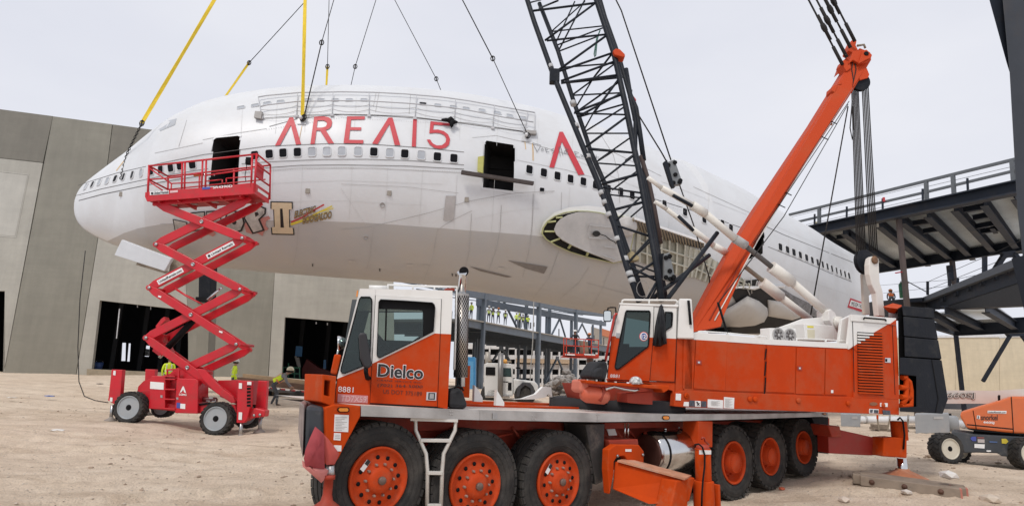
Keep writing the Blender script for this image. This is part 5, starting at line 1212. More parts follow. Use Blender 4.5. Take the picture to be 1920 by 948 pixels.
# front beam under the upper cab, air tank
hs('front_beam',Z7((65,626),(200,640),(640,665),(640,690),(600,715),(585,690),(70,648)),-.25,.25,ORANGE2,bevel=.012)
hs('front_bracket',Z7((350,716),(525,705),(525,795),(430,790),(350,780)),-.1,.3,ORANGED,bevel=.01)
hs('front_web',Z7((60,650),(520,680),(670,650),(672,810),(520,800),(230,790),(100,760)),.3,.8,ORANGED)
b=B(); p=PH.at(*Z7((50,720))[0],-.05); q=PH.at(*Z7((190,735))[0],-.05); d=(q-p).normalized(); R=.125; b.lathe(p,d,[(0,-.04),(R*.7,-.02),(R,.06),(R,(q-p).length),(R*.7,(q-p).length+.06),(0,(q-p).length+.08)],24); obj('air_tank',b,mat('tank_salmon',(.60,.12,.06),.5,var=.08,dirt=(.4,.2,.15),dscale=2,dfac=.5),crane)
hs('tank_bracket',Z7((30,625),(80,622),(100,690),(60,720),(25,700)),-.1,.3,mat('tank_pink',(.62,.18,.12),.6),bevel=.03)
b=B(); b.path([PH.at(x,y,-.15) for x,y in Z7((160,770),(175,740),(190,700),(185,672))],.03,8); obj('bracket_arm',b,ORANGED,crane)
b=B(); b.path([PH.at(x,y,-.2) for x,y in Z7((200,690),(260,672),(330,690),(400,700),(430,690))],.02,8); obj('hydraulic_rod',b,CHROME,crane)
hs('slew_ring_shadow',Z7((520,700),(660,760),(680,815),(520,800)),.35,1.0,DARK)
b=B(); c=PC.P(5.2,1.3,PC.at(1300,772,0).z); b.lathe(c,(0,0,1),[(1.15,-.1),(1.15,.14),(1.0,.16),(0,.16)],48); obj('slew_ring',b,DARK,crane)
# ---------------------------------------------------------------- lattice boom (px traced near and far chord pairs)
ZB=zm(970,0,3.159); ZC=zm(1080,280,3.16)
BY0,BY1=11.2,13.2        # distance of the near chords at the foot and at the top of the frame
def by(y,far):return (BY0+(BY1-BY0)*(560-y)/560)+(1.15 if far else 0)
def bp_(x,y,far=0):return atY(x,y,by(y,far))
def chord(name,pts,far,r,M=BOOMC):
    P_=[bp_(x,y,far) for x,y in pts]; d=P_[0]-P_[1]
    if pts[0][1]<5:P_=[P_[0]+d.normalized()*5]+P_
    b=B(); b.path(P_,r,10); return obj(name,b,M,crane)
NL=ZB((62,10),(100,130),(215,450))+ZC((60,30),(120,170),(225,440),(300,690),(375,900))
NR=ZB((468,0),(570,310),(640,620),(705,940))+ZC((370,110),(415,350),(470,640),(508,895))
FL=ZB((130,20),(240,300),(330,590),(410,820))+ZC((85,10),(165,190),(245,430),(320,640),(405,890))
FR=ZB((490,0),(520,105),(600,330),(665,560),(700,720))+ZC((350,60),(405,170),(440,330),(480,560),(530,885))
ch=[chord('boom_chord',NL,0,.060),chord('boom_chord',NR,0,.064),chord('boom_chord',FL,1,.054),chord('boom_chord',FR,1,.054)]
def brace(pts,fa,fb,r=.038):
    (x0,y0),(x1,y1)=pts; b=B(); b.tube(bp_(x0,y0,fa),bp_(x1,y1,fb),r*.62,n=8); obj('boom_lacing',b,BOOMC,crane)
for p,q,fa,fb,r in (((95,65),(470,18),0,0,.045),((60,20),(140,0),0,1,.03),((130,50),(240,5),1,0,.04),((165,240),(455,25),0,0,.042),((175,242),(525,205),0,0,.04),((200,188),(505,155),1,1,.03),((230,270),(510,165),1,1,.034),((245,305),(480,215),1,1,.034),((230,425),(530,210),0,0,.045),((225,430),(570,312),0,0,.045),((270,400),(580,375),1,0,.034),((260,480),(575,365),0,0,.045),((260,492),(600,445),0,0,.05),((290,490),(605,460),1,1,.045),((340,10),(230,250),1,1,.03),((400,0),(245,300),1,1,.034),((400,10),(205,185),1,1,.028),((560,320),(430,490),0,1,.04),((575,380),(330,560),1,1,.034),((330,565),(625,550),1,1,.034),((600,470),(455,665),0,0,.045),((440,480),(345,640),1,1,.032),((610,480),(355,660),0,1,.036),((620,560),(340,665),0,0,.045),((630,545),(360,690),1,0,.045),((335,670),(650,680),0,0,.034),((375,690),(640,615),1,0,.034),((640,630),(400,780),0,1,.032),((455,660),(395,770),1,1,.03),((650,690),(405,870),0,0,.042),((410,790),(665,790),1,1,.032),((670,815),(480,948),0,1,.03),((425,880),(690,905),0,0,.042),((690,915),(640,950),0,1,.03)):
    brace(ZB(p,q),fa,fb,r)
for p,q,fa,fb,r in (((80,0),(340,20),0,0,.042),((230,5),(125,72),0,1,.03),((130,82),(360,98),1,1,.032),((345,35),(145,190),0,0,.036),((155,205),(365,148),0,0,.05),((360,130),(215,240),1,1,.03),((160,225),(385,258),0,0,.034),((195,268),(395,288),1,1,.03),((235,355),(395,313),0,0,.045),((385,280),(230,430),0,0,.034),((395,340),(325,400),1,1,.03),((240,450),(430,512),0,0,.04),((430,535),(310,670),0,0,.036),((435,550),(320,660),1,1,.034),((345,745),(460,670),0,0,.04),((320,695),(475,775),0,0,.04),((345,680),(470,725),1,1,.03),((355,752),(470,752),1,1,.04),((475,790),(420,890),0,0,.04),((480,810),(440,890),1,1,.034)):
    brace(ZC(p,q),fa,fb,r)
# end lugs, tape bands, sheaves, hanging strop
b=B(); b.box(bp_(*ZB((220,455))[0]),(.22,.2,.32)); obj('boom_joint',b,BOOMC,crane,bevel=.02)
b=B(); x,y=ZB((585,330))[0]; b.prism([bp_(*p)-V((0,.15,0)) for p in ZB((560,320),(575,308),(600,310),(630,340),(632,355),(620,358),(570,345))],V((0,.25,0))); obj('boom_joint',b,MASTO,crane,bevel=.02)
b=B(); b.prism([bp_(*p,1) for p in ZB((680,568),(690,568),(706,590),(700,612),(684,608))],V((0,.25,0))); obj('boom_joint',b,mat('joint_red',(.5,.03,.03),.5),crane,bevel=.02)
TAPE=mat('tape_grey',(.42,.42,.42),.6)
for q in (ZB((197,395)),ZB((330,612)),ZB((347,747)),ZB((418,930)),ZC((152,260)),ZC((172,316)),ZC((198,388)),ZC((247,532)),ZC((292,650)),ZC((318,738)),ZC((332,778))):
    x,y=q[0]; c=bp_(x,y); d=(bp_(x+1.3,y+4)-c).normalized(); b=B(); b.tube(c-d*.05,c+d*.05,.0655,n=12); obj('tape_band',b,TAPE,crane)
b=B(); b.path([bp_(x,y,1) for x,y in ZB((490,180),(470,230),(455,320),(458,338),(464,330),(472,240),(480,210))],.018,5); obj('strop',b,mat('strop_green',(.07,.16,.13),.8),crane)
for q,fa in ((((700,640),(722,780),(745,948)),1),):
    b=B(); b.path([bp_(x+1,y,1) for x,y in ZB((640,410),(665,560),(700,640),(722,780),(745,948))],.06,8); obj('boom_cable_tray',b,BOOMC,crane)
b=B(); b.path([bp_(x,y,1) for x,y in ZC((385,40),(430,190),(460,330),(500,555))],.055,8); obj('boom_rope_bundle',b,mat('rust_rope',(.05,.03,.025),.7),crane)
for q in (((625,405),(648,405),(648,435),(625,435)),((665,530),(682,532),(680,556),(666,554)),((690,650),(708,655),(710,690),(695,690))):
    b=B(); b.prism([bp_(*p,1) for p in ZB(*q)],V((0,.25,0))); obj('boom_clip',b,BOOMC,crane)
# steel plates pinned to the boom foot and hung from the pendant
def plate(name,q,Y,parent,M=mat('pin_plate_grey',(.20,.21,.215),.5,.3,var=.15,dirt=(.12,.11,.1),dscale=3,dfac=.5)):
    b=B(); b.prism([atY(x,y,Y) for x,y in q],V((0,.12,0))); o=obj(name,b,M,parent,bevel=.015)
    cx=sum(p[0] for p in q)/len(q); cy=sum(p[1] for p in q)/len(q)
    for x,y in [(cx+(a-cx)*.68,cy+(c-cy)*.78) for a,c in q]+[(cx,cy)]:
        b=B(); c=atY(x,y,Y-.005); b.lathe(c,V((0,-1,0)),[(.045,0),(.045,.02),(.02,.02),(0,.015)],10); obj('pin',b,SEAL,o)
    return o
plate('pendant_plate',ZC((522,620),(555,608),(590,765),(584,780),(560,780),(522,768)),11.6,crane)
b=B(); b.prism([atY(x,y,11.75) for x,y in ZC((488,618),(520,615),(530,770),(500,760))],V((0,.1,0))); obj('pendant_plate',b,BOOMC,crane)
b=B(); pts=[(360+40*cos(k*.55)*(1-k*.008),840+50*sin(k*.55)+(k-18)*.9) for k in range(15)]; b.path([bp_(x,y,0)-V((0,.1,0)) for x,y in ZC(*[(p[0]+30,p[1]) for p in pts])],.006,5); obj('coiled_cable',b,mat('cable_pale',(.25,.23,.21),.7),crane)
b=B(); q=ZC((315,605),(340,600),(380,640),(375,655),(335,662),(315,650)); b.prism([bp_(x,y,0) for x,y in q],V((0,.2,0))); obj('boom_bag',b,mat('bag_tan',(.25,.2,.11),.8,var=.5,scale=8),crane,bevel=.03)
# boom back struts (dark) rising from the house
for p,q,v in (((1283,558),(1345,436),.9),((1255,558),(1330,478),1.5)):
    b=B(); b.tube(PH.at(p[0]-30,p[1],v),PH.at(q[0],q[1],v+.2),.042,n=10); obj('back_strut',b,BOOMC,crane)
# ---------------------------------------------------------------- telescopic white backstops
def tel(segs,Ya,Yb,xa,xb):
    def P_(x,y):return atY(x,y,Ya+(Yb-Ya)*(x-xa)/(xb-xa))
    for (p,q,r,nm,M) in segs:b=B(); b.tube(P_(*p),P_(*q),r,n=18); obj(nm,b,M,crane)
tel([((1215,333),(1240,352),0.042,'backstop_tube',CREAM),((1240,352),(1297,384),0.060,'backstop_tube',CREAM),((1297,384),(1322,400),0.088,'backstop_collar',CREAM),((1322,400),(1378,447),0.074,'backstop_tube',CREAM),((1378,447),(1398,460),0.088,'backstop_collar',SEAM),((1392,456),(1447,500),0.052,'backstop_rack',SEAMD),((1446,500),(1484,528),0.118,'backstop_sleeve',CREAM),((1484,528),(1553,588),0.081,'backstop_tube',CREAM)],10.9,12.2,1215,1553)
tel([((1228,378),(1250,392),0.042,'backstop_tube',CREAM),((1250,392),(1296,428),0.049,'backstop_tube',CREAM),((1296,428),(1338,460),0.060,'backstop_tube',CREAM),((1338,460),(1362,474),0.073,'backstop_collar',CREAM),((1362,474),(1395,500),0.057,'backstop_tube',CREAM),((1392,496),(1432,527),0.046,'backstop_rack',TAN),((1428,528),(1464,556),0.115,'backstop_sleeve',CREAM),((1462,555),(1518,598),0.081,'backstop_tube',CREAM)],11.9,13.0,1228,1518)
for p,q in (((1262,366),(1298,386)),((1272,405),(1300,432))):
    b=B(); b.tube(atY(p[0],p[1],11.0),atY(q[0],q[1],11.1),.035,n=8); obj('backstop_spring',b,BOOMC,crane)
# ---------------------------------------------------------------- derrick mast
MT=zm(1280,0,2)
ML=[(1301,600),(1367,474),(1422,385),(1530,222),(1594,118)]; MR=[(1598,172),(1530,277),(1415,457),(1357,592),(1352,612),(1300,622)]
def mst(x,y,e=0):return atY(x,y,11.6+(600-y)/480*2.0+e)
b=B(); q=[mst(x,y) for x,y in ML]+[mst(1612,90),mst(1632,98),mst(1634,112)]+[mst(x,y) for x,y in MR]; b.prism(q,V((.02,.5,0))); mast=obj('mast',b,MASTO,crane,bevel=.015)
b=B(); b.path([mst(x,y,-.02) for x,y in ((1340,600),(1362,560),(1420,452),(1500,322),(1598,165))],.012,5); obj('mast_cable',b,CREAM,mast)
b=B(); b.path([mst(x,y,-.015) for x,y in ((1330,600),(1415,445),(1470,340))],.012,4); obj('mast_seam',b,ORANGED,mast)
for x,y in ((1541,222),(1547,228),(1536,232)):pass
b=B(); b.prism([mst(x,y,-.02) for x,y in ((1533,222),(1562,232),(1560,235),(1531,225))],V((0,.02,0))); obj('mast_band',b,mat('band_tan',(.3,.12,.06),.7),mast)
b=B(); hp=MT((622,240),(640,190),(655,190),(680,185),(712,208),(700,225),(690,235),(662,238),(640,225)); b.prism([mst(x,y,-.15) for x,y in hp],V((0,.7,0))); obj('mast_head',b,MASTO,mast,bevel=.02)
b=B(); b.prism([mst(x,y,-.2) for x,y in MT((660,238),(675,190),(690,186),(710,205),(708,215))],V((0,.06,0))); obj('head_plate',b,MASTO,mast,bevel=.01)
b=B(); c=mst(*MT((688,202))[0],-.21); b.lathe(c,V((0,-1,0)),[(.055,0),(.055,.02),(.025,.02),(0,.01)],12); obj('head_pin',b,SEAL,mast)
for k in range(6):
    b=B(); c=mst(*MT((668,305))[0],.05+k*.11); b.lathe(c,V((0,1,0)),[(.23,0),(.23,.02),(.19,.045),(.23,.07),(.23,.09)],22); obj('sheave',b,BLACK,mast)
b=B(); b.prism([mst(x,y,-.02) for x,y in MT((650,262),(690,255),(700,280),(695,292),(665,300))],V((0,.75,0))); obj('sheave_guard',b,MASTO,mast)
for q in (((598,240),(604,225),(618,215),(628,225),(632,255),(616,268)),((622,190),(628,168),(640,145),(654,150),(650,170),(660,190),(640,200)),((560,340),(562,325),(575,315),(582,325),(572,348)),((585,318),(588,305),(596,305),(598,315))):
    b=B(); b.prism([mst(x,y,-.1) for x,y in MT(*q)],V((0,.3,0))); obj('pendant_lug',b,MASTO,mast,bevel=.02)
b=B(); b.path([mst(x,y,-.12) for x,y in MT((655,172),(680,168),(684,180))],.03,6); obj('head_hook',b,TAN,mast)
b=B(); b.path([mst(x,y,-.05) for x,y in ((1600,108),(1597,130),(1600,150),(1598,165),(1605,130),(1602,112))],.014,5); obj('safety_wire',b,ROPE,mast)
# mast stays and luffing ropes
for a,c,kn,kn2 in (((1515,-2),(1580,122),(1545,52),.5),((1530,-2),(1588,108),(1551,38),.5),((1547,-2),(1595,90),(1557,18),.4),((1562,-2),(1603,78),(1563,3),.4)):
    p=atY(a[0],a[1],13.2); q=atY(c[0],c[1],13.5); e=q+(p-q)*1.5
    b=B(); b.tube(e,q,.022,n=6); st=obj('mast_stay',b,ROPE,mast)
    x=c[0]+(a[0]-c[0])*.55; k=atY(kn[0],kn[1],13.3); d=(p-q).normalized()
    b=B(); b.tube(k-d*.34,k+d*.34,.04,n=8); b.lathe(k,d,[(0,-.13),(.05,-.1),(.065,0),(.05,.1),(0,.13)],10); obj('stay_socket',b,ROPE,st)
    b=B(); b.tube(q+d*.5,q,.04,n=8); obj('stay_end',b,ROPE,st)
for i in range(6):
    f=i/5; b=B(); b.tube(mst(1597+12*f,165,.1+.05*i),PH.at(1607+16*f,478,1.0+.06*i),.0135,n=5); obj('luffing_rope',b,ROPE,crane)
for i in range(5):
    f=i/4; b=B(); b.tube(mst(1616+11*f,150,.1+.06*i),PH.at(1631+14*f,470,1.0+.06*i),.0135,n=5); obj('luffing_rope',b,ROPE,crane)
b=B(); b.path([mst(x,y,.1) for x,y in ((1598,190),(1594,240),(1598,262),(1600,240),(1600,200))],.014,5); obj('rope_loop',b,ROPE,crane)
for p,q in (((1592,190),(1413,456)),((1590,196),(1470,405)),):
    b=B(); b.tube(mst(*p,-.1),mst(*q,-.1),.009,n=5); obj('mast_line',b,ROPE,crane)
for x,y in ((1562,228),(1547,258),(1478,362),(1466,385)):
    b=B(); p=mst(x-7,y-2,-.03); b.bar(p,mst(x+6,y+4,-.1),.03,.02); obj('line_guide',b,BOOMC,mast)
b=B(); b.tube(mst(1590,200,.4),PH.at(1520,590,1.2),.014,n=6); obj('hoist_line',b,ROPE,crane)
b=B(); b.tube(mst(1470,405,-.1),PH.at(1345,570,.3),.01,n=5); obj('mast_line',b,ROPE,crane)
b=B(); b.tube(PH.at(1346,566,.35),PH.at(1364,626,.3),.02,n=6); obj('line_post',b,SEAL,crane)
# bail: white A-frame with its sheave
hs('bail_arm',Z8((640,100),(646,66),(660,56),(680,58),(691,70),(696,190),(712,240),(724,372),(690,368),(676,250),(655,205),(642,150)),.75,.12,CREAM,bevel=.015)
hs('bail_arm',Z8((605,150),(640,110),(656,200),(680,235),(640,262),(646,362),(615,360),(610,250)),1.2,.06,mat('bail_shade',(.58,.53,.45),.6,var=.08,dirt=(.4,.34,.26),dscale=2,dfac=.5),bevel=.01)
for k in range(6):
    b=B(); c=PH.at(*Z8((625,85))[0],.95+k*.11); b.lathe(c,PH.v,[(.26,0),(.26,.02),(.2,.045),(.26,.07),(.26,.09)],22); obj('sheave',b,BLACK,crane)
b=B(); c=PH.at(*Z8((668,76))[0],.74); b.lathe(c,-PH.v,[(.085,0),(.085,.02),(.04,.02),(0,.015)],16); obj('bail_pin',b,mat('pin_rust',(.2,.11,.06),.7,.3,var=.4),crane)
# pendant from the boom with a steel plate, running down to the house
for pts in (((1155,0),(1165,20),(1258,300)),((1195,212),(1240,285),(1250,303))):
    b=B(); P_=[atY(x,y,12.2) for x,y in pts]
    if pts[0][1]==0:P_=[P_[0]+(P_[0]-P_[-1]).normalized()*4]+P_
    b.path(P_,.016,5); obj('pendant_rope',b,ROPE,crane)
plate('pendant_plate',ZC((528,78),(585,58),(632,195),(625,207),(572,212)),12.2,crane)
b=B(); b.prism([atY(x,y,12.1) for x,y in ZC((519,75),(540,62),(580,210),(588,222),(572,226),(560,205))],V((0,.1,0))); obj('pendant_plate',b,BOOMC,crane)
b=B(); b.path([atY(x,y,12.3) for x,y in ((1274,346),(1300,420),(1330,520),(1333,590))],.014,5); obj('pendant_rope',b,ROPE,crane)
# ================================================================ loose things on and around the crane
t=thing('jacket','black jacket hanging from the roof of the upper crane cab','jacket',PU.at(1236,640,-.1))
b=B(); JP=Z7((582,108),(592,116),(606,165),(612,250),(622,380),(600,385),(580,398),(545,398),(524,390),(540,260),(556,180),(570,125))
f=[PU.at(x,y,-.06) for x,y in JP]; c=sum(f,V((0,0,0)))/len(f)-PU.v*.13; n=len(f); md=[(p+c)/2-PU.v*(.05+.05*(i % 2)) for i,p in enumerate(f)]; b.v+=f+md+[c]
for i in range(n):j=(i+1) % n; b.face((i,j,n+j,n+i),True); b.face((n+i,n+j,2*n),True)
b.face(range(n)); jk_=obj('cloth',b,mat('cloth_black',(.012,.013,.017),.85,var=.3,scale=6,bump=.3,bscale=14),t)
b=B()
for pts in (((560,200),(552,300),(540,390)),((592,190),(598,290),(604,380)),((575,180),(578,280),(570,390))):b.path([PU.at(x,y,-.17) for x,y in Z7(*pts)],.018,5)
obj('cloth_fold',b,MATS['cloth_black'],jk_,kind='stuff')
def helmet(b,c,r,fwd=V((1,0,0))):
    b.lathe(c,(0,0,1),[(r*1.02,0),(r*1.0,r*.3),(r*.9,r*.62),(r*.66,r*.9),(r*.34,r*1.06),(0,r*1.1)],18)
    side=V((-fwd.y,fwd.x,0)); rim=[c+fwd*(r*1.0*cos(a))+side*(r*1.0*sin(a)) for a in [i*pi/10-pi/2 for i in range(11)]]; out=[c+fwd*(r*(1.0+.38*cos(a))*cos(a)+0)+side*(r*1.04*sin(a))-V((0,0,r*.06)) for a in [i*pi/10-pi/2 for i in range(11)]]
    o=len(b.v); b.v+=rim+out
    for i in range(10):b.face((o+i,o+i+1,o+12+i,o+11+i))
t=thing('hard_hat','white sticker covered hard hat resting on the beam beneath the upper cab','hard hat',PH.at(1192,718,-.3))
b=B(); helmet(b,PH.at(1192,718.5,-.2),.095,-PH.u); obj('shell',b,mat('hat_stickers',(.55,.54,.52),.4,var=.9,scale=22),t)
t=thing('backpack','black backpack leaning against the front of the upper cab','backpack',PH.at(1128,710,-.1))
b=B(); q=[PH.at(x,y,-.22) for x,y in Z7((95,600),(112,560),(150,508),(175,498),(215,502),(222,560),(205,625),(110,622))]; b.prism(q,PH.v*.35); bk=obj('body',b,mat('bag_black',(.016,.017,.02),.75,var=.4,scale=6,bump=.3,bscale=15),t,bevel=.06)
b=B(); q=[PH.at(x,y,-.30) for x,y in Z7((120,610),(130,565),(165,540),(185,545),(180,612))]; b.prism(q,PH.v*.1); obj('pocket',b,MATS['bag_black'],t,bevel=.03)
b=B(); b.path([PH.at(x,y,-.26) for x,y in Z7((175,500),(182,488),(196,488),(200,502))],.012,6); obj('handle',b,SEAL,t)
t=thing('tool_bag','black soft tool bag lying on the deck behind the lower cab','bag',PK.at(857,764,.1))
b=B(); q=[PK.at(x,y,.02) for x,y in Z3((955,758),(1010,748),(1040,760),(1048,800),(1072,862),(1040,875),(950,868))]; b.prism(q,PK.v*.4); obj('body',b,MATS['bag_black'],t,bevel=.05)
b=B(); b.path([PK.at(x,y,-.02) for x,y in Z3((985,752),(1000,735),(1030,745),(1040,765))],.012,6); obj('handle',b,SEAL,t)
SBAG=mat('leather_brown',(.17,.115,.085),.85,var=.35,scale=4,bump=.5,bscale=10)
for nm,q,M,lb in (('sandbag',Z3((98,735),(130,722),(165,722),(185,735),(165,770),(160,805),(100,806)),SBAG,'brown canvas sandbag on the outer end of the front bumper'),('sandbag',Z3((165,770),(188,733),(208,738),(210,806),(180,814),(162,806)),mat('leather_red',(.25,.10,.065),.85,var=.3,scale=4,bump=.5,bscale=10),'reddish sandbag on the front bumper against the step box')):
    t=thing(nm,lb,'sandbag',PK.at(q[3][0],q[3][1]+20,.2),'sandbags on the crane bumper')
    b=B(); b.prism([PK.at(x,y,.15) for x,y in q],PK.v*.45); obj('sack',b,M,t,bevel=.07)
    b=B(); b.tube(PK.at(q[1][0],q[1][1]+3,.13),PK.at(q[4][0],q[4][1]+5,.13),.014,n=6); obj('tie',b,M,t)
t=thing('warning_flag','faded red warning flag draped over the corner of the front bumper','flag',PC.at(600,870,-.2))
def cloth(b,pts,plane,v,amp):
    f=[plane.at(x,y,v) for x,y in pts]; c=sum(f,V((0,0,0)))/len(f)-plane.v*amp; n=len(f); md=[(p+c)/2-plane.v*(amp*(.4+.5*(i % 2))) for i,p in enumerate(f)]; b.v+=f+md+[c]
    for i in range(n):j=(i+1) % n; b.face((i,j,n+j,n+i),True); b.face((n+i,n+j,2*n),True)
b=B(); cloth(b,Z4((232,268),(270,300),(308,332),(312,480),(314,632),(230,622),(148,610),(135,540),(150,460),(185,370)),PC,-.04,.05); obj('flag_cloth',b,mat('flag_red',(.36,.055,.065),.85,var=.12,scale=3),t)
PINK=glass('flag_sheer',(1,.55,.55),0.0,1.0); 
FP=mat('flag_pink',(.62,.22,.20),.9,var=.1,scale=3)
b=B(); cloth(b,Z4((120,555),(150,600),(312,620),(345,640),(330,700),(285,750),(240,710),(125,610)),PC,-.02,.03); obj('flag_edge',b,FP,t)
b=B(); cloth(b,Z4((305,335),(345,375),(395,440),(440,500),(400,590),(325,595),(312,480)),PC,-.02,.02); obj('flag_edge',b,mat('flag_rose',(.48,.085,.07),.9,var=.1),t)
# timber mat under the rear jack
WOOD=mat('mat_timber',(.25,.20,.155),.9,var=.25,scale=3,bump=.4,bscale=9,dirt=DUST,dscale=2,dfac=.6)
WOODE=mat('timber_red_end',(.45,.17,.13),.9,var=.2)
t=thing('timber_mat','weathered bolted timber mat under the rear outrigger pad','timber mat',(7.6,11.9,gz(7.6,11.9)))
e0=PR.at(1613,899,-.3); e1=atY(1803,925,10.75); dn=(e1-e0); dn.z=0; dn.normalize(); sd_=V((-dn.y,dn.x,0))
for i in range(5):
    p=e0+sd_*(i*.165)-dn*(.12 if i % 2 else 0); q=e1+sd_*(i*.165)+dn*(.1 if i % 2 else-.05*i)
    b=B(); b.bar(p,q,.155,.17); obj('timber',b,WOOD,t,bevel=.015)
    b=B(); b.bar(q-dn*.03,q+dn*.006,.158,.174); obj('end_paint',b,WOODE if i<3 else WOOD,t,bevel=.01)
for f in (.12,.45,.80):
    p=e0.lerp(e1,f)-sd_*.08; b=B(); b.lathe(p,-sd_,[(.045,0),(.045,.012),(.025,.012),(.025,.025),(0,.025)],10); obj('bolt',b,mat('bolt_rust',(.13,.07,.05),.8,.3,var=.4),t)
# ================================================================ people
PSK=mat('skin_tone',(.38,.22,.15),.6); HIVIS=mat('hivis_lime',(.72,.92,.04),.7,var=.08); HIVO=mat('hivis_orange',(.75,.17,.03),.7); TRIM=mat('vest_trim',(.62,.62,.58),.5); TRIMO=mat('vest_trim_orange',(.72,.22,.08),.6)
JEANS=mat('trouser_navy',(.035,.045,.07),.85,var=.3,scale=8); KHAKI=mat('trouser_grey',(.07,.075,.085),.85,var=.3,scale=8); SHIRTG=mat('shirt_grey',(.20,.20,.21),.85); SHIRTB=mat('shirt_black',(.015,.015,.018),.85); SHIRTN=mat('shirt_navy',(.04,.05,.09),.85)
HATW=mat('hat_white',(.72,.72,.70),.4); HATY=mat('hat_cream',(.62,.58,.42),.4); HATO=mat('hat_orange',(.6,.2,.06),.5); BOOT=mat('boot_brown',(.08,.05,.03),.8); HAIR=mat('hair_dark',(.025,.02,.017),.8)
def skin_graph(nodes,edges,root,sub=1):
    me=bpy.data.meshes.new('s'); me.from_pydata([n[0] for n in nodes],edges,[])
    o=bpy.data.objects.new('s',me); COL.objects.link(o)
    md=o.modifiers.new('k','SKIN'); md.use_smooth_shade=True
    for i,n in enumerate(nodes):
        sv=me.skin_vertices[0].data[i]; sv.radius=n[1] if isinstance(n[1],tuple) else (n[1],n[1]); sv.use_root=(i==root)
    s2=o.modifiers.new('s','SUBSURF'); s2.levels=sub; s2.render_levels=sub
    bpy.context.view_layer.update(); r=bpy.data.meshes.new_from_object(o.evaluated_get(_dg()))
    bpy.data.objects.remove(o); bpy.data.meshes.remove(me); return r
POSES={  # joints: (x right of the person, y forward, z up)
 'stand':dict(pelvis=(0,0,.95),chest=(0,.01,1.32),neck=(0,.0,1.50),head=(0,.03,1.66),sl=(-.19,0,1.42),el=(-.25,-.03,1.14),wl=(-.22,.10,.92),sr=(.19,0,1.42),er=(.25,-.03,1.14),wr=(.22,.10,.92),hl=(-.09,0,.92),kl=(-.11,.03,.50),al=(-.12,0,.09),hr=(.09,0,.92),kr=(.12,.03,.50),ar=(.13,.03,.09)),
 'phone':dict(pelvis=(0,0,.95),chest=(0,.0,1.32),neck=(0,.0,1.50),head=(0,.04,1.66),sl=(-.19,0,1.42),el=(-.24,.10,1.18),wl=(-.06,.30,1.34),sr=(.19,0,1.42),er=(.25,.08,1.18),wr=(.08,.30,1.36),hl=(-.09,0,.92),kl=(-.12,.03,.50),al=(-.16,0,.09),hr=(.09,0,.92),kr=(.12,.03,.50),ar=(.14,.05,.09)),
 'wave':dict(pelvis=(0,0,.95),chest=(0,.0,1.32),neck=(0,.0,1.50),head=(0,.03,1.66),sl=(-.19,0,1.42),el=(-.34,.10,1.52),wl=(-.30,.16,1.78),sr=(.19,0,1.42),er=(.26,-.05,1.15),wr=(.15,.14,1.02),hl=(-.09,0,.92),kl=(-.11,.03,.50),al=(-.12,0,.09),hr=(.09,0,.92),kr=(.12,.03,.50),ar=(.13,.03,.09)),
 'bend':dict(pelvis=(0,-.08,.86),chest=(0,.22,1.10),neck=(0,.36,1.22),head=(0,.48,1.33),sl=(-.19,.30,1.14),el=(-.24,.38,.88),wl=(-.18,.52,.72),sr=(.19,.30,1.14),er=(.25,.42,.90),wr=(.20,.58,.76),hl=(-.09,-.08,.84),kl=(-.13,.06,.48),al=(-.16,-.10,.09),hr=(.09,-.08,.84),kr=(.13,.12,.48),ar=(.15,.12,.09)),
 'lean':dict(pelvis=(0,0,.95),chest=(0,.06,1.30),neck=(0,.09,1.48),head=(0,.13,1.63),sl=(-.19,.06,1.41),el=(-.33,.10,1.18),wl=(-.34,.34,1.08),sr=(.19,.06,1.41),er=(.30,.12,1.18),wr=(.24,.36,1.08),hl=(-.09,0,.92),kl=(-.11,.03,.50),al=(-.14,-.05,.09),hr=(.09,0,.92),kr=(.12,.05,.50),ar=(.13,.06,.09)),
}
_PM={}
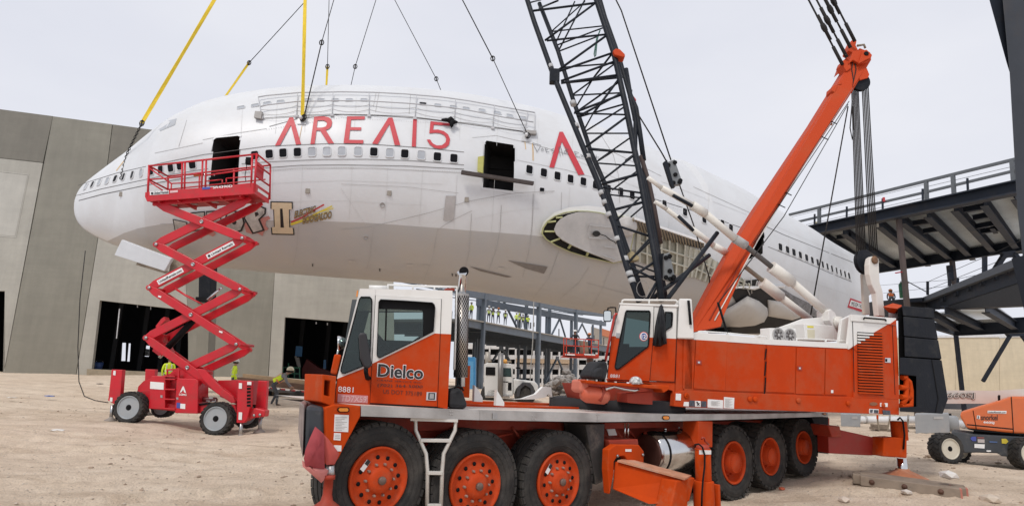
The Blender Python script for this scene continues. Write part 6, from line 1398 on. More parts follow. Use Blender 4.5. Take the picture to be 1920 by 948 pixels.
def person_meshes(pose,shirt,trousers,sleeves):
    key=(pose,shirt.name,trousers.name,sleeves)
    if key in _PM:return _PM[key]
    J={k:V(v) for k,v in POSES[pose].items()}
    N=[]; E_=[]; ix={}
    def nd(k,p,r):ix[k]=len(N); N.append((V(p),r)); return ix[k]
    def ed(a,b):E_.append((ix[a],ix[b]))
    nd('pelvis',J['pelvis'],(.15,.11)); nd('waist',J['pelvis'].lerp(J['chest'],.45),(.135,.10)); nd('chest',J['chest'],(.165,.115)); nd('neck',J['neck'],.055); nd('jaw',J['neck'].lerp(J['head'],.55)+V((0,.015,0)),.07); nd('head',J['head'],(.083,.10)); nd('crown',J['head']+(J['head']-J['neck']).normalized()*.08,.065)
    for a,b in (('pelvis','waist'),('waist','chest'),('chest','neck'),('neck','jaw'),('jaw','head'),('head','crown')):ed(a,b)
    for s in 'lr':
        nd('s'+s,J['s'+s],.062); nd('e'+s,J['e'+s],.045); nd('w'+s,J['w'+s],.03); d=(J['w'+s]-J['e'+s]).normalized(); nd('p'+s,J['w'+s]+d*.07,(.038,.022))
        ed('chest','s'+s); ed('s'+s,'e'+s); ed('e'+s,'w'+s); ed('w'+s,'p'+s)
        nd('h'+s,J['h'+s]-V((0,0,.06)),.088); nd('k'+s,J['k'+s],.06); nd('a'+s,J['a'+s],.045); nd('t'+s,J['a'+s]+V((0,.16,-.035)),(.045,.035))
        ed('pelvis','h'+s); ed('h'+s,'k'+s); ed('k'+s,'a'+s); ed('a'+s,'t'+s)
    me=skin_graph(N,E_,0)
    b=B(); b.v=[v.co.copy() for v in me.vertices]; fs=[tuple(p.vertices) for p in me.polygons]; bpy.data.meshes.remove(me)
    segs=[(a,c) for a,c in E_]
    def near(p):
        best=(9,None)
        for a,c in segs:
            A,C=N[a][0],N[c][0]; t=max(0,min(1,(p-A).dot(C-A)/max(1e-6,(C-A).length_squared))); d=(p-A.lerp(C,t)).length
            if d<best[0]:best=(d,(a,c))
        return best[1]
    inv={v:k for k,v in ix.items()}
    for f in fs:
        c=sum((b.v[i] for i in f),V((0,0,0)))/len(f); a,d=near(c); ka,kd=inv[a],inv[d]; m_=0
        if kd in ('jaw','head','crown'):m_=2
        elif kd[0]=='p' and kd != 'pelvis':m_=2
        elif kd in ('wl','wr') and not sleeves:m_=2
        elif kd in ('hl','hr','kl','kr','al','ar'):m_=1
        elif kd in ('tl','tr'):m_=3
        elif c.z<J['pelvis'].z+.02 and ka=='pelvis' and kd=='waist':m_=1
        b.cur=m_; b.face(f,True)
    # fingers and a nose
    for s in 'lr':
        pz=N[ix['p'+s]][0]; d=(J['w'+s]-J['e'+s]).normalized(); a=d.orthogonal().normalized(); c=d.cross(a); b.cur=2
        for k in range(4):q=pz+a*(.025-.017*k); b.path([q,q+d*(.055-.006*abs(k-1)),q+d*(.085-.008*abs(k-1))+c*.018],.0085,5,[.0095,.009,.006])
        b.path([pz-d*.04+a*.03,pz+a*.055,pz+a*.058+d*.03],.009,5,[.011,.01,.007])
    h=J['head']; b.cur=2; b.path([h+V((0,.09,.02)),h+V((0,.118,-.03)),h+V((0,.09,-.045))],.012,5,[.008,.015,.01])
    b.cur=4
    for s in (-1,1):b.box(h+V((s*.034,.096,.012)),(.024,.012,.012))
    body=b.mesh('body',[shirt,trousers,PSK,BOOT,SEAL],fix=False)
    # vest: the torso again, a little larger, open at the neck and arms
    T=[('pelvis',(.165,.125)),('waist',(.155,.12)),('chest',(.185,.135)),('top',(.10,.075))]
    N2=[(N[ix['pelvis']][0]+V((0,0,.06)),T[0][1]),(N[ix['waist']][0],T[1][1]),(N[ix['chest']][0],T[2][1]),(J['chest'].lerp(J['neck'],.75),T[3][1]),(J['sl']*.8+J['chest']*.2,.075),(J['sr']*.8+J['chest']*.2,.075)]
    vest=skin_graph(N2,[(0,1),(1,2),(2,3),(2,4),(2,5)],1)
    tr=B(); c0=N[ix['waist']][0]; up=(J['chest']-J['pelvis']).normalized(); x_=V((1,0,0)); y_=up.cross(x_)
    def loop(c,rx,ry,wdt):
        o=len(tr.v); n=20
        for k in range(n):
            a=2*pi*k/n; q=c+x_*(rx*cos(a))+y_*(ry*sin(a)); tr.v.append(q-up*wdt/2); tr.v.append(q+up*wdt/2)
        for k in range(n):j=(k+1) % n; tr.face((o+2*k,o+2*j,o+2*j+1,o+2*k+1),True)
    loop(c0,.165,.13,.05)
    for s in (-1,1):
        for f in (-1,1):
            p0=c0+x_*(s*.08)+y_*(f*.13); p1=J['chest']+x_*(s*.10)+y_*(f*.148); p2=J['chest'].lerp(J['neck'],.6)+x_*(s*.09)+y_*(f*.075)
            for a,c in ((p0,p1),(p1,p2)):tr.bar(a,c,.04,.008,up=y_)
    trim=tr.mesh('trim',TRIM,fix=False)
    hb=B(); helmet(hb,V((0,0,.02)),.135,V((0,1,0))); hat=hb.mesh('helmet',HATW)
    hb=B(); hb.lathe(V((0,-.02,-.02)),(0,0,1),[(.103,-.04),(.112,.03),(.105,.09),(.06,.135),(0,.145)],14); cap=hb.mesh('hair',HAIR)
    _PM[key]=(body,vest,trim,hat,cap,J['head']); return _PM[key]
def person(p,rz,label,pose='stand',shirt=SHIRTG,trousers=JEANS,vest=HIVIS,hat=HATW,scale=1.0,trimm=TRIM,group=None,sleeves=True):
    body,ve,tr,ha,hr,hd=person_meshes(pose,shirt,trousers,sleeves)
    t=thing('person',label,'person',p,group); t.rotation_euler=(0,0,rz); t.scale=(scale,)*3
    def part(n,me,M=None,loc=None,par=t):
        me2=me
        if M:me2=me.copy(); me2.materials.clear(); me2.materials.append(M)
        o=bpy.data.objects.new(n,me2); link(o,par)
        if loc is not None:o.location=loc
        return o
    part('body',body)
    if vest:v=part('vest',ve,vest); part('reflective_band',tr,trimm,par=v)
    if hat:part('helmet',ha,hat,hd+V((0,-.01,.0)))
    part('hair',hr,None,hd)
    return t
# ================================================================ red scissor lift
LA=zm(190,280,3.385); LB=zm(190,540,3.159)
lift=thing('scissor_lift','red four wheel scissor lift raised beside the airliner nose','scissor lift',PL.at(330,800))
def ls(name,pts,v,th,M=RED,**k):return slab(name,pts,PL,v,th,M,lift,**k) if 'parent' not in k else slab(name,pts,PL,v,th,M,**k)
def ltube(name,pts,v,r,M=RED,par=lift,v2=None):
    b=B(); n=len(pts); b.path([PL.at(x,y,v if v2 is None else v+(v2-v)*i/(n-1)) for i,(x,y) in enumerate(pts)],r,8); return obj(name,b,M,par)
def lbar(name,p,q,v,w,d=.06,M=RED,par=lift,vq=None):
    a=PL.at(p[0],p[1],v); c=PL.at(q[0],q[1],v if vq is None else vq); b=B(); b.bar(a,c,d,w,up=PL.u if abs((c-a).normalized().z)>.7 else V((0,0,1))); return obj(name,b,M,par,bevel=.006)
def shift(v,*pts):
    """the same outline moved straight back by v, as picture points"""
    out=[]
    for x,y in pts:out.append(proj(PL.at(x,y,0)+PL.v*v))
    return out
# scissor arms
def arm(p,q,v,hw=7.6,name='scissor_arm',ext=7):
    dx,dy=q[0]-p[0],q[1]-p[1]; l=math.hypot(dx,dy); ux,uy=dx/l,dy/l; nx,ny=-uy,ux
    pts=[(p[0]-ux*ext+nx*hw*.35,p[1]-uy*ext+ny*hw*.35),(p[0]+ux*12+nx*hw,p[1]+uy*12+ny*hw),(q[0]-ux*12+nx*hw,q[1]-uy*12+ny*hw),(q[0]+ux*ext+nx*hw*.35,q[1]+uy*ext+ny*hw*.35),(q[0]+ux*ext-nx*hw*.35,q[1]+uy*ext-ny*hw*.35),(q[0]-ux*12-nx*hw,q[1]-uy*12-ny*hw),(p[0]+ux*12-nx*hw,p[1]+uy*12-ny*hw),(p[0]-ux*ext-nx*hw*.35,p[1]-uy*ext-ny*hw*.35)]
    return slab(name,pts,PL,v,.07,RED,lift,bevel=.012)
AV,FV=.22,.95
SETS=[((297,384),(454,445)),((463,374),(293,457)),((293,459),(449,541)),((454,447),(280,538)),((280,540),(443,644)),((450,543),(274,632)),((274,634),(437,749)),((443,646),(322,702))]
for i,(p,q) in enumerate(SETS):
    arm(p,q,AV+(.12 if i % 2 else 0))
    P_,Q_=[(x+22,y+10) for x,y in (p,q)]
    arm(P_,Q_,FV-(.12 if i % 2 else 0),6.8)
def meet(a,b_):
    (x1,y1),(x2,y2)=a; (x3,y3),(x4,y4)=b_; d=(x1-x2)*(y3-y4)-(y1-y2)*(x3-x4)
    t=((x1-x3)*(y3-y4)-(y1-y3)*(x3-x4))/d; return x1+t*(x2-x1),y1+t*(y2-y1)
for k in range(0,8,2):
    x,y=meet(SETS[k],SETS[k+1]); c=PL.at(x,y,AV-.005); b=B(); b.lathe(c,-PL.v,[(.06,0),(.06,.02),(.035,.02),(.035,.01),(0,.01)],14); obj('centre_pin',b,STEEL,lift)
    b=B(); b.tube(c+PL.v*.1,c+PL.v*.8,.05,n=10); obj('pin_tube',b,RED,lift)
for x,y in ((293,458),(280,539),(274,633),(454,446),(450,542),(443,645),(437,749)):
    c=PL.at(x,y,AV-.01); b=B(); b.lathe(c,-PL.v,[(.05,0),(.05,.03),(0,.03)],12); obj('end_pin',b,STEEL,lift)
    b=B(); b.tube(c+PL.v*.08,c+PL.v*.85+PL.u*.12,.045,n=10); obj('pin_tube',b,RED,lift)
# labels on the arms
def along(a,c,t0,t1,hw):
    dx,dy=c[0]-a[0],c[1]-a[1]; l=math.hypot(dx,dy); nx,ny=-dy/l*hw,dx/l*hw; p=(a[0]+dx*t0,a[1]+dy*t0); q=(a[0]+dx*t1,a[1]+dy*t1)
    return [(p[0]+nx,p[1]+ny),(q[0]+nx,q[1]+ny),(q[0]-nx,q[1]-ny),(p[0]-nx,p[1]-ny)]
for (a,c),t0,t1,txt,lv in ((((280,538),(454,447)),.09,.36,'UnitedRentals.com',.12),(((280,538),(454,447)),.62,.91,'United Rentals',.12)):
    q=along(a,c,t0,t1,4.4)
    if q[0][1]<q[3][1]:q=[q[3],q[2],q[1],q[0]]
    ls('decal',q,AV+lv-.012,.01,WHITEP)
    b=B(); m_=lambda i,j,f:(q[i][0]+(q[j][0]-q[i][0])*f,q[i][1]+(q[j][1]-q[i][1])*f)
    bl=m_(0,1,.16 if 'com' not in txt else .05); br=m_(0,1,.95); dxn,dyn=(q[3][0]-q[0][0]),(q[3][1]-q[0][1])
    bl=(bl[0]+dxn*.25,bl[1]+dyn*.25); br=(br[0]+dxn*.25,br[1]+dyn*.25); tl=(bl[0]+dxn*.55,bl[1]+dyn*.55)
    text_on(b,txt,lambda x,y:PL.at(x,y,AV+lv-.016),bl,br,tl,.004,.02); obj('decal_print',b,BLACKP,lift,fix=False)
    if 'com' not in txt:
        b=B(); c_=m_(0,1,.08); flat(b,arc((c_[0]+dxn*.5,c_[1]+dyn*.5),2.6,0,340,10),lambda x,y:PL.at(x,y,AV+lv-.018)); obj('decal_logo',b,BLACKP,lift,fix=False)
for q in (LB((338,42),(355,47),(352,57),(335,51)),LB((698,250),(718,256),(716,266),(697,260))):ls('decal',q,AV-.012,.01,WHITEP)
# lift cylinders
ltube('lift_cylinder',LB((550,185),(395,350)),.6,.10,SEAL); ltube('cylinder_rod',LB((715,-5),(630,70)),.6,.045,CHROME); ltube('cylinder_rod',LB((395,350),(345,410)),.6,.05,CHROME)
ltube('hose',LB((440,5),(500,45),(560,75),(600,95)),.5,.025); ltube('hose',LA((470,880),(530,920),(590,948)),.5,.022)
for q in (LB((290,290),(330,265),(375,275),(360,330),(310,330)),LB((330,310),(390,330),(410,380),(340,400),(300,370)),LB((355,180),(372,168),(380,190),(330,240),(320,225)),LB((560,460),(600,470),(640,500),(620,520),(570,500))):ls('cylinder_bracket',q,.55,.25,bevel=.01)
# platform
PD=1.05
ls('platform_fascia',LA((278,272),(440,256),(690,240),(948,212),(966,212),(962,282),(700,300),(500,315),(290,330),(276,300)),0,.05,bevel=.006)
b=B(); q0=[PL.at(x,y,.05) for x,y in LA((285,322),(962,276))]; b.prism([q0[0],q0[1],q0[1]+PL.v*PD,q0[0]+PL.v*PD],V((0,0,.05))); obj('platform_floor',b,mat('floor_red',(.36,.008,.018),.5,var=.1),lift)
for f in (.12,.3,.5,.7,.88):
    p=q0[0].lerp(q0[1],f); b=B(); b.bar(p-V((0,0,.05)),p+PL.v*PD-V((0,0,.05)),.05,.1); obj('floor_joist',b,RED,lift)
for f,k in ((.05,.25),(.15,.6),(.24,.3),(.34,.65),(.42,.3),(.55,.6),(.62,.3),(.8,.5)):
    p=q0[0].lerp(q0[1],f)+PL.v*PD*k-V((0,0,.012)); b=B(); b.box(p,(.2,.12,.02),PL.a); obj('floor_slot',b,SEAM,lift)
for v in (.25,.85):lbar('floor_rail',LA((330,345))[0],LA((900,300))[0],v,.14,.1)
# rails: near and far side, both ends
def railset(v,par):
    for p,q,r in (((300,103),(985,28),.033),((302,190),(507,172),.026),((530,160),(640,150),.024),((665,162),(948,123),.026),((440,215),(640,205),.022),((305,120),(445,218),.022),((305,205),(385,258),.022),((665,200),(760,190),.02),((790,182),(945,170),.02)):
        a,c=LA(p,q); b=B(); b.tube(PL.at(*a,0)+PL.v*v,PL.at(*c,0)+PL.v*v,r,n=8); obj('rail',b,RED,par)
    for p,q,r in (((300,103),(290,300),.034),((510,82),(506,275),.03),((528,80),(524,272),.03),((640,68),(632,262),.03),((663,65),(656,260),.03),((955,32),(948,240),.034),((983,28),(968,270),.036),((442,215),(438,262),.02),((790,182),(790,215),.02),((765,190),(765,220),.02)):
        a,c=LA(p,q); b=B(); b.tube(PL.at(*a,0)+PL.v*v,PL.at(*c,0)+PL.v*v,r,n=8); obj('rail_post',b,RED,par)
railset(0.03,lift)
for p,q,r in (((300,103),(985,28),.03),((302,190),(948,123),.024)):
    a,c=LA(p,q); b=B(); b.tube(PL.at(*a,0)+PL.v*PD,PL.at(*c,0)+PL.v*PD,r,n=8); obj('rail',b,RED,lift)
for x in (300,510,740,983):
    yt=103-(x-300)*.1095; a,c=LA((x,yt),(x-6,290-(x-300)*.05)); b=B(); b.tube(PL.at(*a,0)+PL.v*PD,PL.at(*c,0)+PL.v*PD,.03,n=8); obj('rail_post',b,RED,lift)
for a in LA((985,28),(980,90),(975,165),(968,215))+LA((300,103),(298,190)):
    b=B(); p=PL.at(*a,.03); b.tube(p,p+PL.v*(PD-.03),.03,n=8); obj('end_rail',b,RED,lift)
b=B(); p,q=[PL.at(*a,0) for a in LA((966,214),(962,282))]; b.prism([p,p+PL.v*PD,q+PL.v*PD,q],PL.u*.05); obj('end_fascia',b,RED,lift,bevel=.006)
b=B(); p,q=[PL.at(*a,.35) for a in LA((985,75),(978,170))]; b.prism([p,p+PL.v*.5,q+PL.v*.5,q],PL.u*.03); obj('control_panel',b,RED,lift,bevel=.01)
b=B(); b.box(PL.at(*LA((935,75))[0],.25),(.16,.14,.24),PL.a); obj('control_box',b,SEAL,lift,bevel=.02)
b=B(); b.path([PL.at(x,y,.15) for x,y in LA((915,65),(922,110),(912,165),(918,205))],.012,5); obj('control_cable',b,SEAL,lift)
ltube('stored_tool',LA((540,160),(640,158),(718,162)),.1,.03,CHROME); ltube('stored_tool',LA((588,165),(640,160)),.08,.035,mat('tool_orange',(.6,.18,.05),.6))
for q,M in ((LA((308,268),(428,260),(428,282),(308,290)),WHITEP),(LA((436,262),(485,258),(485,272),(436,276)),mat('decal_pink',(.7,.45,.45),.6)),(LA((640,241),(690,237),(690,251),(640,255)),mat('decal_blue',(.06,.08,.35),.5))):ls('decal',q,-.012,.01,M)
b=B(); q=LA((334,286),(425,279),(335,268)); text_on(b,'United Rentals',lambda x,y:PL.at(x,y,-.016),q[0],q[1],q[2],.004,.02); obj('decal_print',b,BLACKP,lift,fix=False)
b=B(); flat(b,arc(LA((322,279))[0],2.4,0,340,10),lambda x,y:PL.at(x,y,-.018)); obj('decal_logo',b,BLACKP,lift,fix=False)
b=B(); q=LA((708,250),(832,240),(708,234)); text_on(b,'SR4390D',lambda x,y:PL.at(x,y,-.006),q[0],q[1],q[2],.004,.02); obj('lettering',b,WHITEP,lift,fix=False)
b=B(); e=PL.at(*LA((964,245))[0],0)+PL.u*.055; b.add([e+PL.v*a+V((0,0,z)) for a,z in ((.2,-.04),(PD-.1,-.04),(PD-.1,.06),(.2,.06))],[(0,1,2,3)]); obj('decal',b,WHITEP,lift,fix=False)
# chassis
ls('power_box',LB((292,524),(300,518),(380,518),(376,716),(280,712)),.0,.55,bevel=.015); ls('power_box',LB((444,540),(455,532),(560,536),(573,548),(570,742),(435,738)),.0,.6,bevel=.02)
for y in (515,532,592,650,706):lbar('step',LB((378,y+5))[0],LB((442,y+7))[0],.02,.035,.12)
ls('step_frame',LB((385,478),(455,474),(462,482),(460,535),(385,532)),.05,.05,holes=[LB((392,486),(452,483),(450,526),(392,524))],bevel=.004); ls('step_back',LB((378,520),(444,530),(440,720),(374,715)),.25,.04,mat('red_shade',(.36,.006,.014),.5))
ls('chassis_frame',LB((210,612),(290,600),(290,660),(440,690),(570,690),(790,690),(800,735),(570,740),(280,712),(262,660),(205,640)),.12,.6,bevel=.01)
ls('mast_cradle',LB((212,610),(218,580),(250,548),(290,535),(385,512),(480,470),(600,480),(600,540),(440,545),(300,590),(280,622)),.25,.6,bevel=.01)
ls('rear_cradle',LB((565,475),(610,480),(700,580),(780,640),(792,675),(770,680),(680,620),(600,540)),.08,.1,bevel=.012); ls('rear_plate',LB((690,545),(815,542),(808,690),(700,640)),.5,.1,bevel=.01)
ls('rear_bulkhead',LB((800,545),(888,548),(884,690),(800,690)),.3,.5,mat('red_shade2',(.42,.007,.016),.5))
ltube('cross_tube',LB((570,655),(680,660)),.3,.07,mat('tube_dark',(.10,.01,.012),.5)); ltube('hose',LB((575,690),(640,680),(700,690)),.1,.03,SEAL)
b=B()
for x,y in ((640,660),(655,652),(672,662)):b.box(PL.at(*LB((x,y))[0],.3),(.12,.12,.08),PL.a)
obj('valve_block',b,STEEL,lift,kind='stuff')
# outrigger posts and feet
def outr(q,leg,foot,v):
    ls('outrigger_post',q,v,.16,bevel=.015); p0=PL.at(*leg[0],v+.08); p1=PL.at(*leg[1],v+.08); g=gz(p1.x,p1.y); b=B(); b.tube(p0,p1,.05,n=12); obj('outrigger_rod',b,STEEL,lift)
    b=B(); b.lathe(p1,(0,0,1),[(.17,-.03),(.17,0),(.07,.06),(.05,.10)],14); obj('outrigger_foot',b,mat('foot_grey',(.28,.24,.21),.7),lift)
outr(LB((60,480),(124,482),(108,690),(96,698),(38,664),(42,640)),LB((66,690),(56,780)),None,-.12)
outr(LB((260,478),(318,480),(314,560),(256,560)),LB((280,560),(272,745)),None,PD-.1)
outr(LB((808,544),(888,548),(882,700),(862,775),(846,796),(800,796)),LB((830,790),(823,884)),None,-.12)
outr(LB((928,545),(981,548),(970,760),(912,712)),LB((942,760),(937,848)),None,.35)
ls('outrigger_arm',LB((100,630),(150,632),(150,660),(100,692)),-.05,.2); ls('outrigger_arm',LB((850,715),(915,708),(972,722),(966,760),(880,770),(850,790)),.0,.3,bevel=.03)
for x,y in LB((868,755),(905,752),(940,748)):b=B(); b.lathe(PL.at(x,y,-.01),-PL.v,[(.04,0),(.04,.03),(0,.03)],10); obj('pivot_pin',b,STEEL,lift)
ls('guard_grille',LB((862,575),(884,572),(884,700),(862,700)),-.13,.01,SEAL)
for k in range(6):lbar('guard_bar',LB((860,585+k*20))[0],LB((886,583+k*20))[0],-.14,.025,.02)
# stickers
for q in (LB((72,487),(85,488),(83,515),(69,513)),LB((52,645),(66,647),(64,672),(49,668))):ls('decal',q,-.135,.01,WHITEP)
for q in (LB((815,560),(833,561),(832,594),(814,593)),LB((814,733),(834,734),(832,778),(812,777)),LB((864,552),(888,553),(888,572),(864,571))):ls('decal',q,-.145,.01,WHITEP)
for q,M in ((LB((290,552),(370,558),(368,600),(288,594)),WHITEP),(LB((446,676),(468,678),(467,710),(445,708)),MATS['decal_blue']),(LB((468,682),(497,684),(496,714),(467,711)),WHITEP),(LB((350,632),(362,633),(362,648),(350,646)),STEEL),(LB((444,645),(456,646),(456,658),(444,657)),STEEL)):ls('decal',q,-.012,.01,M)
b=B(); flat(b,LB((482,580),(488,580),(503,620),(490,614),(485,598),(476,612),(464,618)),lambda x,y:PL.at(x,y,-.006)); obj('logo',b,WHITEP,lift,fix=False)
b=B(); q=LB((460,633),(504,636),(461,621)); text_on(b,'LGMG',lambda x,y:PL.at(x,y,-.006),q[0],q[1],q[2],.004,.03); obj('lettering',b,WHITEP,lift,fix=False)
# wheels
def tread_wheel(x,y,ry,v,w,parent,rimM,plane,hub,lug=22,rimk=.72):
    c=plane.at(x,y,v); R=(plane.at(x,y-ry,v)-c).length; b=B(); k=w/2
    prof=[(R*rimk,-k*.8),(R*(rimk+.08),-k),(R*.9,-k*1.0),(R*.95,-k*.85),(R*.955,k*.85),(R*.9,k),(R*(rimk+.08),k),(R*rimk,k*.8)]
    b.lathe((0,0,0),(0,1,0),prof,40,caps=False)
    for i in range(lug):
        for s in (-1,1):
            M=Matrix.Rotation(2*pi*(i+(.5 if s>0 else 0))/lug,3,'Y'); b.box(M @ V((0,s*k*.5,R*.975)),(2*pi*R/lug*.6,k*1.0,R*.04),M=M @ Matrix.Rotation(s*.6,3,'Z')); b.box(M @ V((0,s*k*.97,R*.92)),(2*pi*R/lug*.5,k*.07,R*.08),M=M)
    o=put('wheel',b.mesh('wheel',RUBBER),parent,c,plane.a)
    b=B(); r=R*rimk; b.lathe((0,0,0),(0,1,0),[(r,-k*.78),(r*1.02,-k*.92),(r*.95,-k*.94),(r*.9,-k*.6),(r*.82,-k*.25),(r*.45,-k*.2),(r*.40,-k*.35),(0,-k*.35)],32); q=bpy.data.objects.new('rim',b.mesh('rim',rimM)); link(q,o)
    b=B(); b.lathe((0,-k*.3,0),(0,-1,0),[(r*.30,0),(r*.30,k*.4),(r*.22,k*.55),(r*.1,k*.55),(r*.1,k*.65),(0,k*.65)],12,False)
    if hub=='star':
        for i in range(8):a=2*pi*i/8; b.box(V((cos(a)*r*.33,-k*.45,sin(a)*r*.33)),(r*.12,k*.2,r*.12))
    q=bpy.data.objects.new('hub',b.mesh('hub',SEAL)); link(q,o)
    return o
RIMG=mat('rim_grey',(.34,.37,.39),.5,var=.06,dirt=DUST,dscale=3,dfac=.3)
tread_wheel(*LB((180,704))[0],29.5,-.02,.36,lift,RIMG,PL,'round'); tread_wheel(*LB((692,770))[0],31,-.02,.36,lift,RIMG,PL,'round')
tread_wheel(*LB((372,700))[0],20,PD-.1,.36,lift,RIMG,PL,'round'); tread_wheel(*LB((872,745))[0],26,PD-.1,.36,lift,RIMG,PL,'round')
# dangling power cable
t=thing('power_cable','thin dark cable hanging in front of the concrete wall down to the lift','cable',PL.at(150,720))
b=B(); b.path([atY(160,470,21),atY(150,560,20.4),atY(146,650,20),atY(148,715,19.6),atY(158,742,19),atY(178,750,18.7),PL.at(203,754,0)],.014,5); obj('cable',b,ROPE,t)
# ================================================================ tilt-up concrete building on the left
CONM={}
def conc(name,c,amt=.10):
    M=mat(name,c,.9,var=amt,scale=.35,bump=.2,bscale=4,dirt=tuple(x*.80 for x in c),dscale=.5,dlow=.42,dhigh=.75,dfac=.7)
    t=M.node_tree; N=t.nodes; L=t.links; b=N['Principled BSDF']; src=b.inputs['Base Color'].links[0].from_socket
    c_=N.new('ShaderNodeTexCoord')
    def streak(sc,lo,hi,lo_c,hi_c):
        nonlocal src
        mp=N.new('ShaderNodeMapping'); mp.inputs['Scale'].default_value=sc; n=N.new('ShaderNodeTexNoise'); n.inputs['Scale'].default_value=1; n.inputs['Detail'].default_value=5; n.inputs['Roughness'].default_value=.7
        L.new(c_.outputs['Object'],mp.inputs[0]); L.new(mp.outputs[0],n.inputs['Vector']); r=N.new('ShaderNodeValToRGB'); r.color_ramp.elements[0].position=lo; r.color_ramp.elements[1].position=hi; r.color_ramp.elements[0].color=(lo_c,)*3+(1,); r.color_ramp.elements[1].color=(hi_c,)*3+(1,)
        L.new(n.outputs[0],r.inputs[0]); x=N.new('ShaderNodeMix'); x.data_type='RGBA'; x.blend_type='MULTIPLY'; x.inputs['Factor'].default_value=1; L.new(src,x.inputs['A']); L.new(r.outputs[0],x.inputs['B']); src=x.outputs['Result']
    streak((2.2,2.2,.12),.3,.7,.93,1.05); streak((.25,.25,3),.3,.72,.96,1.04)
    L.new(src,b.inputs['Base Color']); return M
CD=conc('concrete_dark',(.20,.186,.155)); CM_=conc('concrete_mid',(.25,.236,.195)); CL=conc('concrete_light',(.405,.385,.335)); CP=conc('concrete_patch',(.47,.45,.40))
wh=thing('warehouse','large grey tilt up concrete warehouse with dark door openings behind the lift','building',PW.P(15,0,1))
def ws(name,pts,M,v=0,th=.3,**k):return slab(name,pts,PW,v,th,M,wh,**k)
GAP=.7
def J1(y):return lerp_tab([(150,108),(218,98.9),(305,81),(480,48.7),(700,6)],y)
def J2(y):return lerp_tab([(150,217),(234,211),(305,202),(427,165+22),(480,176),(701,142)],y)
def J3(y):return lerp_tab([(200,532),(509,516.5),(720,502)],y)
TOPL=lambda x:204.5+.136*x
def base(x):return lerp_tab([(-60,700),(0,702),(142,706),(400,712),(505,714),(720,726)],x)
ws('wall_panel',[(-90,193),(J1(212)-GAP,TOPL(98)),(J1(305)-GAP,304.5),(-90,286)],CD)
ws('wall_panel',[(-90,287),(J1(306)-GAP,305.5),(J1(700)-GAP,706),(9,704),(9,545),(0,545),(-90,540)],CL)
ws('panel_recess_frame',[(-40,316),(54,326.5),(30,445),(-40,441)],CP,-.02,.05,holes=[[(-38,317.5),(52.5,328),(29,443.5),(-38,439.5)]])
ws('panel_recess',[(-37,319),(51.5,329),(28.4,442),(-37,438)],CP,-.012,.02)
ws('wall_panel',[(J1(219)+GAP,TOPL(100)),(J2(234)-GAP,TOPL(210)),(J2(305)-GAP,305),(J2(430)-GAP,430),(J2(701)-GAP,706),(J1(703)+GAP,704)],CM_)
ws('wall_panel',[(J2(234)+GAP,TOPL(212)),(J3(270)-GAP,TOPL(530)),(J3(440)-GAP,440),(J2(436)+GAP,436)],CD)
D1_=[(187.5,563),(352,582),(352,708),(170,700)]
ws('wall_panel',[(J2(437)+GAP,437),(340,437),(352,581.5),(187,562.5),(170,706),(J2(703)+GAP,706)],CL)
ws('wall_panel',[(340.5,437),(J3(441)-GAP,441),(J3(712)-GAP,714),(353,711),(352.6,582)],CM_)
ws('wall_panel',[(J3(270)+GAP,TOPL(532)),(735,305),(740,726),(663,724),(660,604),(534,594),(527,716),(J3(714)+GAP,714)],CL)
ws('sill_slab',[(163,691),(356,700),(356,714),(162,705)],mat('sill_tan',(.30,.25,.18),.9,var=.2),-.6,1.0)
# dark hall behind the openings
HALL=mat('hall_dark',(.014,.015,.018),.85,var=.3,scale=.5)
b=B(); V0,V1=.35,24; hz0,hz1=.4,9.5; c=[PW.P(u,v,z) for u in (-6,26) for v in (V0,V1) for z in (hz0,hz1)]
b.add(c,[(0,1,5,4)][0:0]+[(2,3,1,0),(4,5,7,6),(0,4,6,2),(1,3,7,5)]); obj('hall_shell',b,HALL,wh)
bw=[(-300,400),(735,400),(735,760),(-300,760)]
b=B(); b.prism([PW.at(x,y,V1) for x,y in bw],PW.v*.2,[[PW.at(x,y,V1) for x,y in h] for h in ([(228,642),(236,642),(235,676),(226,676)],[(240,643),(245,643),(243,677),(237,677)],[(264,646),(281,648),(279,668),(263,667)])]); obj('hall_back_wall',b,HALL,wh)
for px,w in ((210,1.2),(262,1.0),(300,1.2),(330,1.0),(560,1.2),(610,1.4),(640,1.0)):
    p=PW.at(px,690,9); b=B(); b.box((p.x,p.y,5),(.35,.35,9),PW.a); obj('hall_column',b,mat('column_dark',(.03,.032,.036),.8),wh)
for q in ([(223,578),(225,578),(219,634),(217.5,634)],[(257,570),(258,570),(258,576),(257,576)],[(282,574),(283,574),(283,580),(282,580)],[(592,603),(593.5,603),(593.5,607),(592,607)],[(613,605),(614.5,605),(614.5,609),(613,609)]):ws('light_strip',q,mat('strip_pale',(.55,.55,.56),.6),.4,.05)
t=thing('site_banner','white printed sheet standing at the back of the dark hall','banner',PW.at(272,670,20),None); b=B(); b.prism([PW.at(x,y,20) for x,y in ((264,652),(281,654),(280,667),(263,666))],PW.v*.02); obj('sheet',b,WHITEP,t)
b=B()
for k in range(3):flat(b,[(265,655+4*k),(279-k*2,656+4*k),(279-k*2,658+4*k),(265,657+4*k)],lambda x,y:PW.at(x,y,19.9))
obj('print',b,BLACKP,t,kind='stuff',fix=False)
t=thing('bin','blue bucket inside the left door opening','bucket',PW.at(184,692,3)); p=PW.at(184,693,3); b=B(); b.lathe(p,(0,0,1),[(.22,0),(.28,.55),(.25,.55),(.2,.05),(0,.05)],16); obj('body',b,mat('bin_blue',(.05,.10,.28),.5),t); b=B(); b.path([p+V((.28*cos(k*pi/8),0,.55+.15*sin(k*pi/8))) for k in range(9)],.012,5); obj('handle',b,STEEL,t)
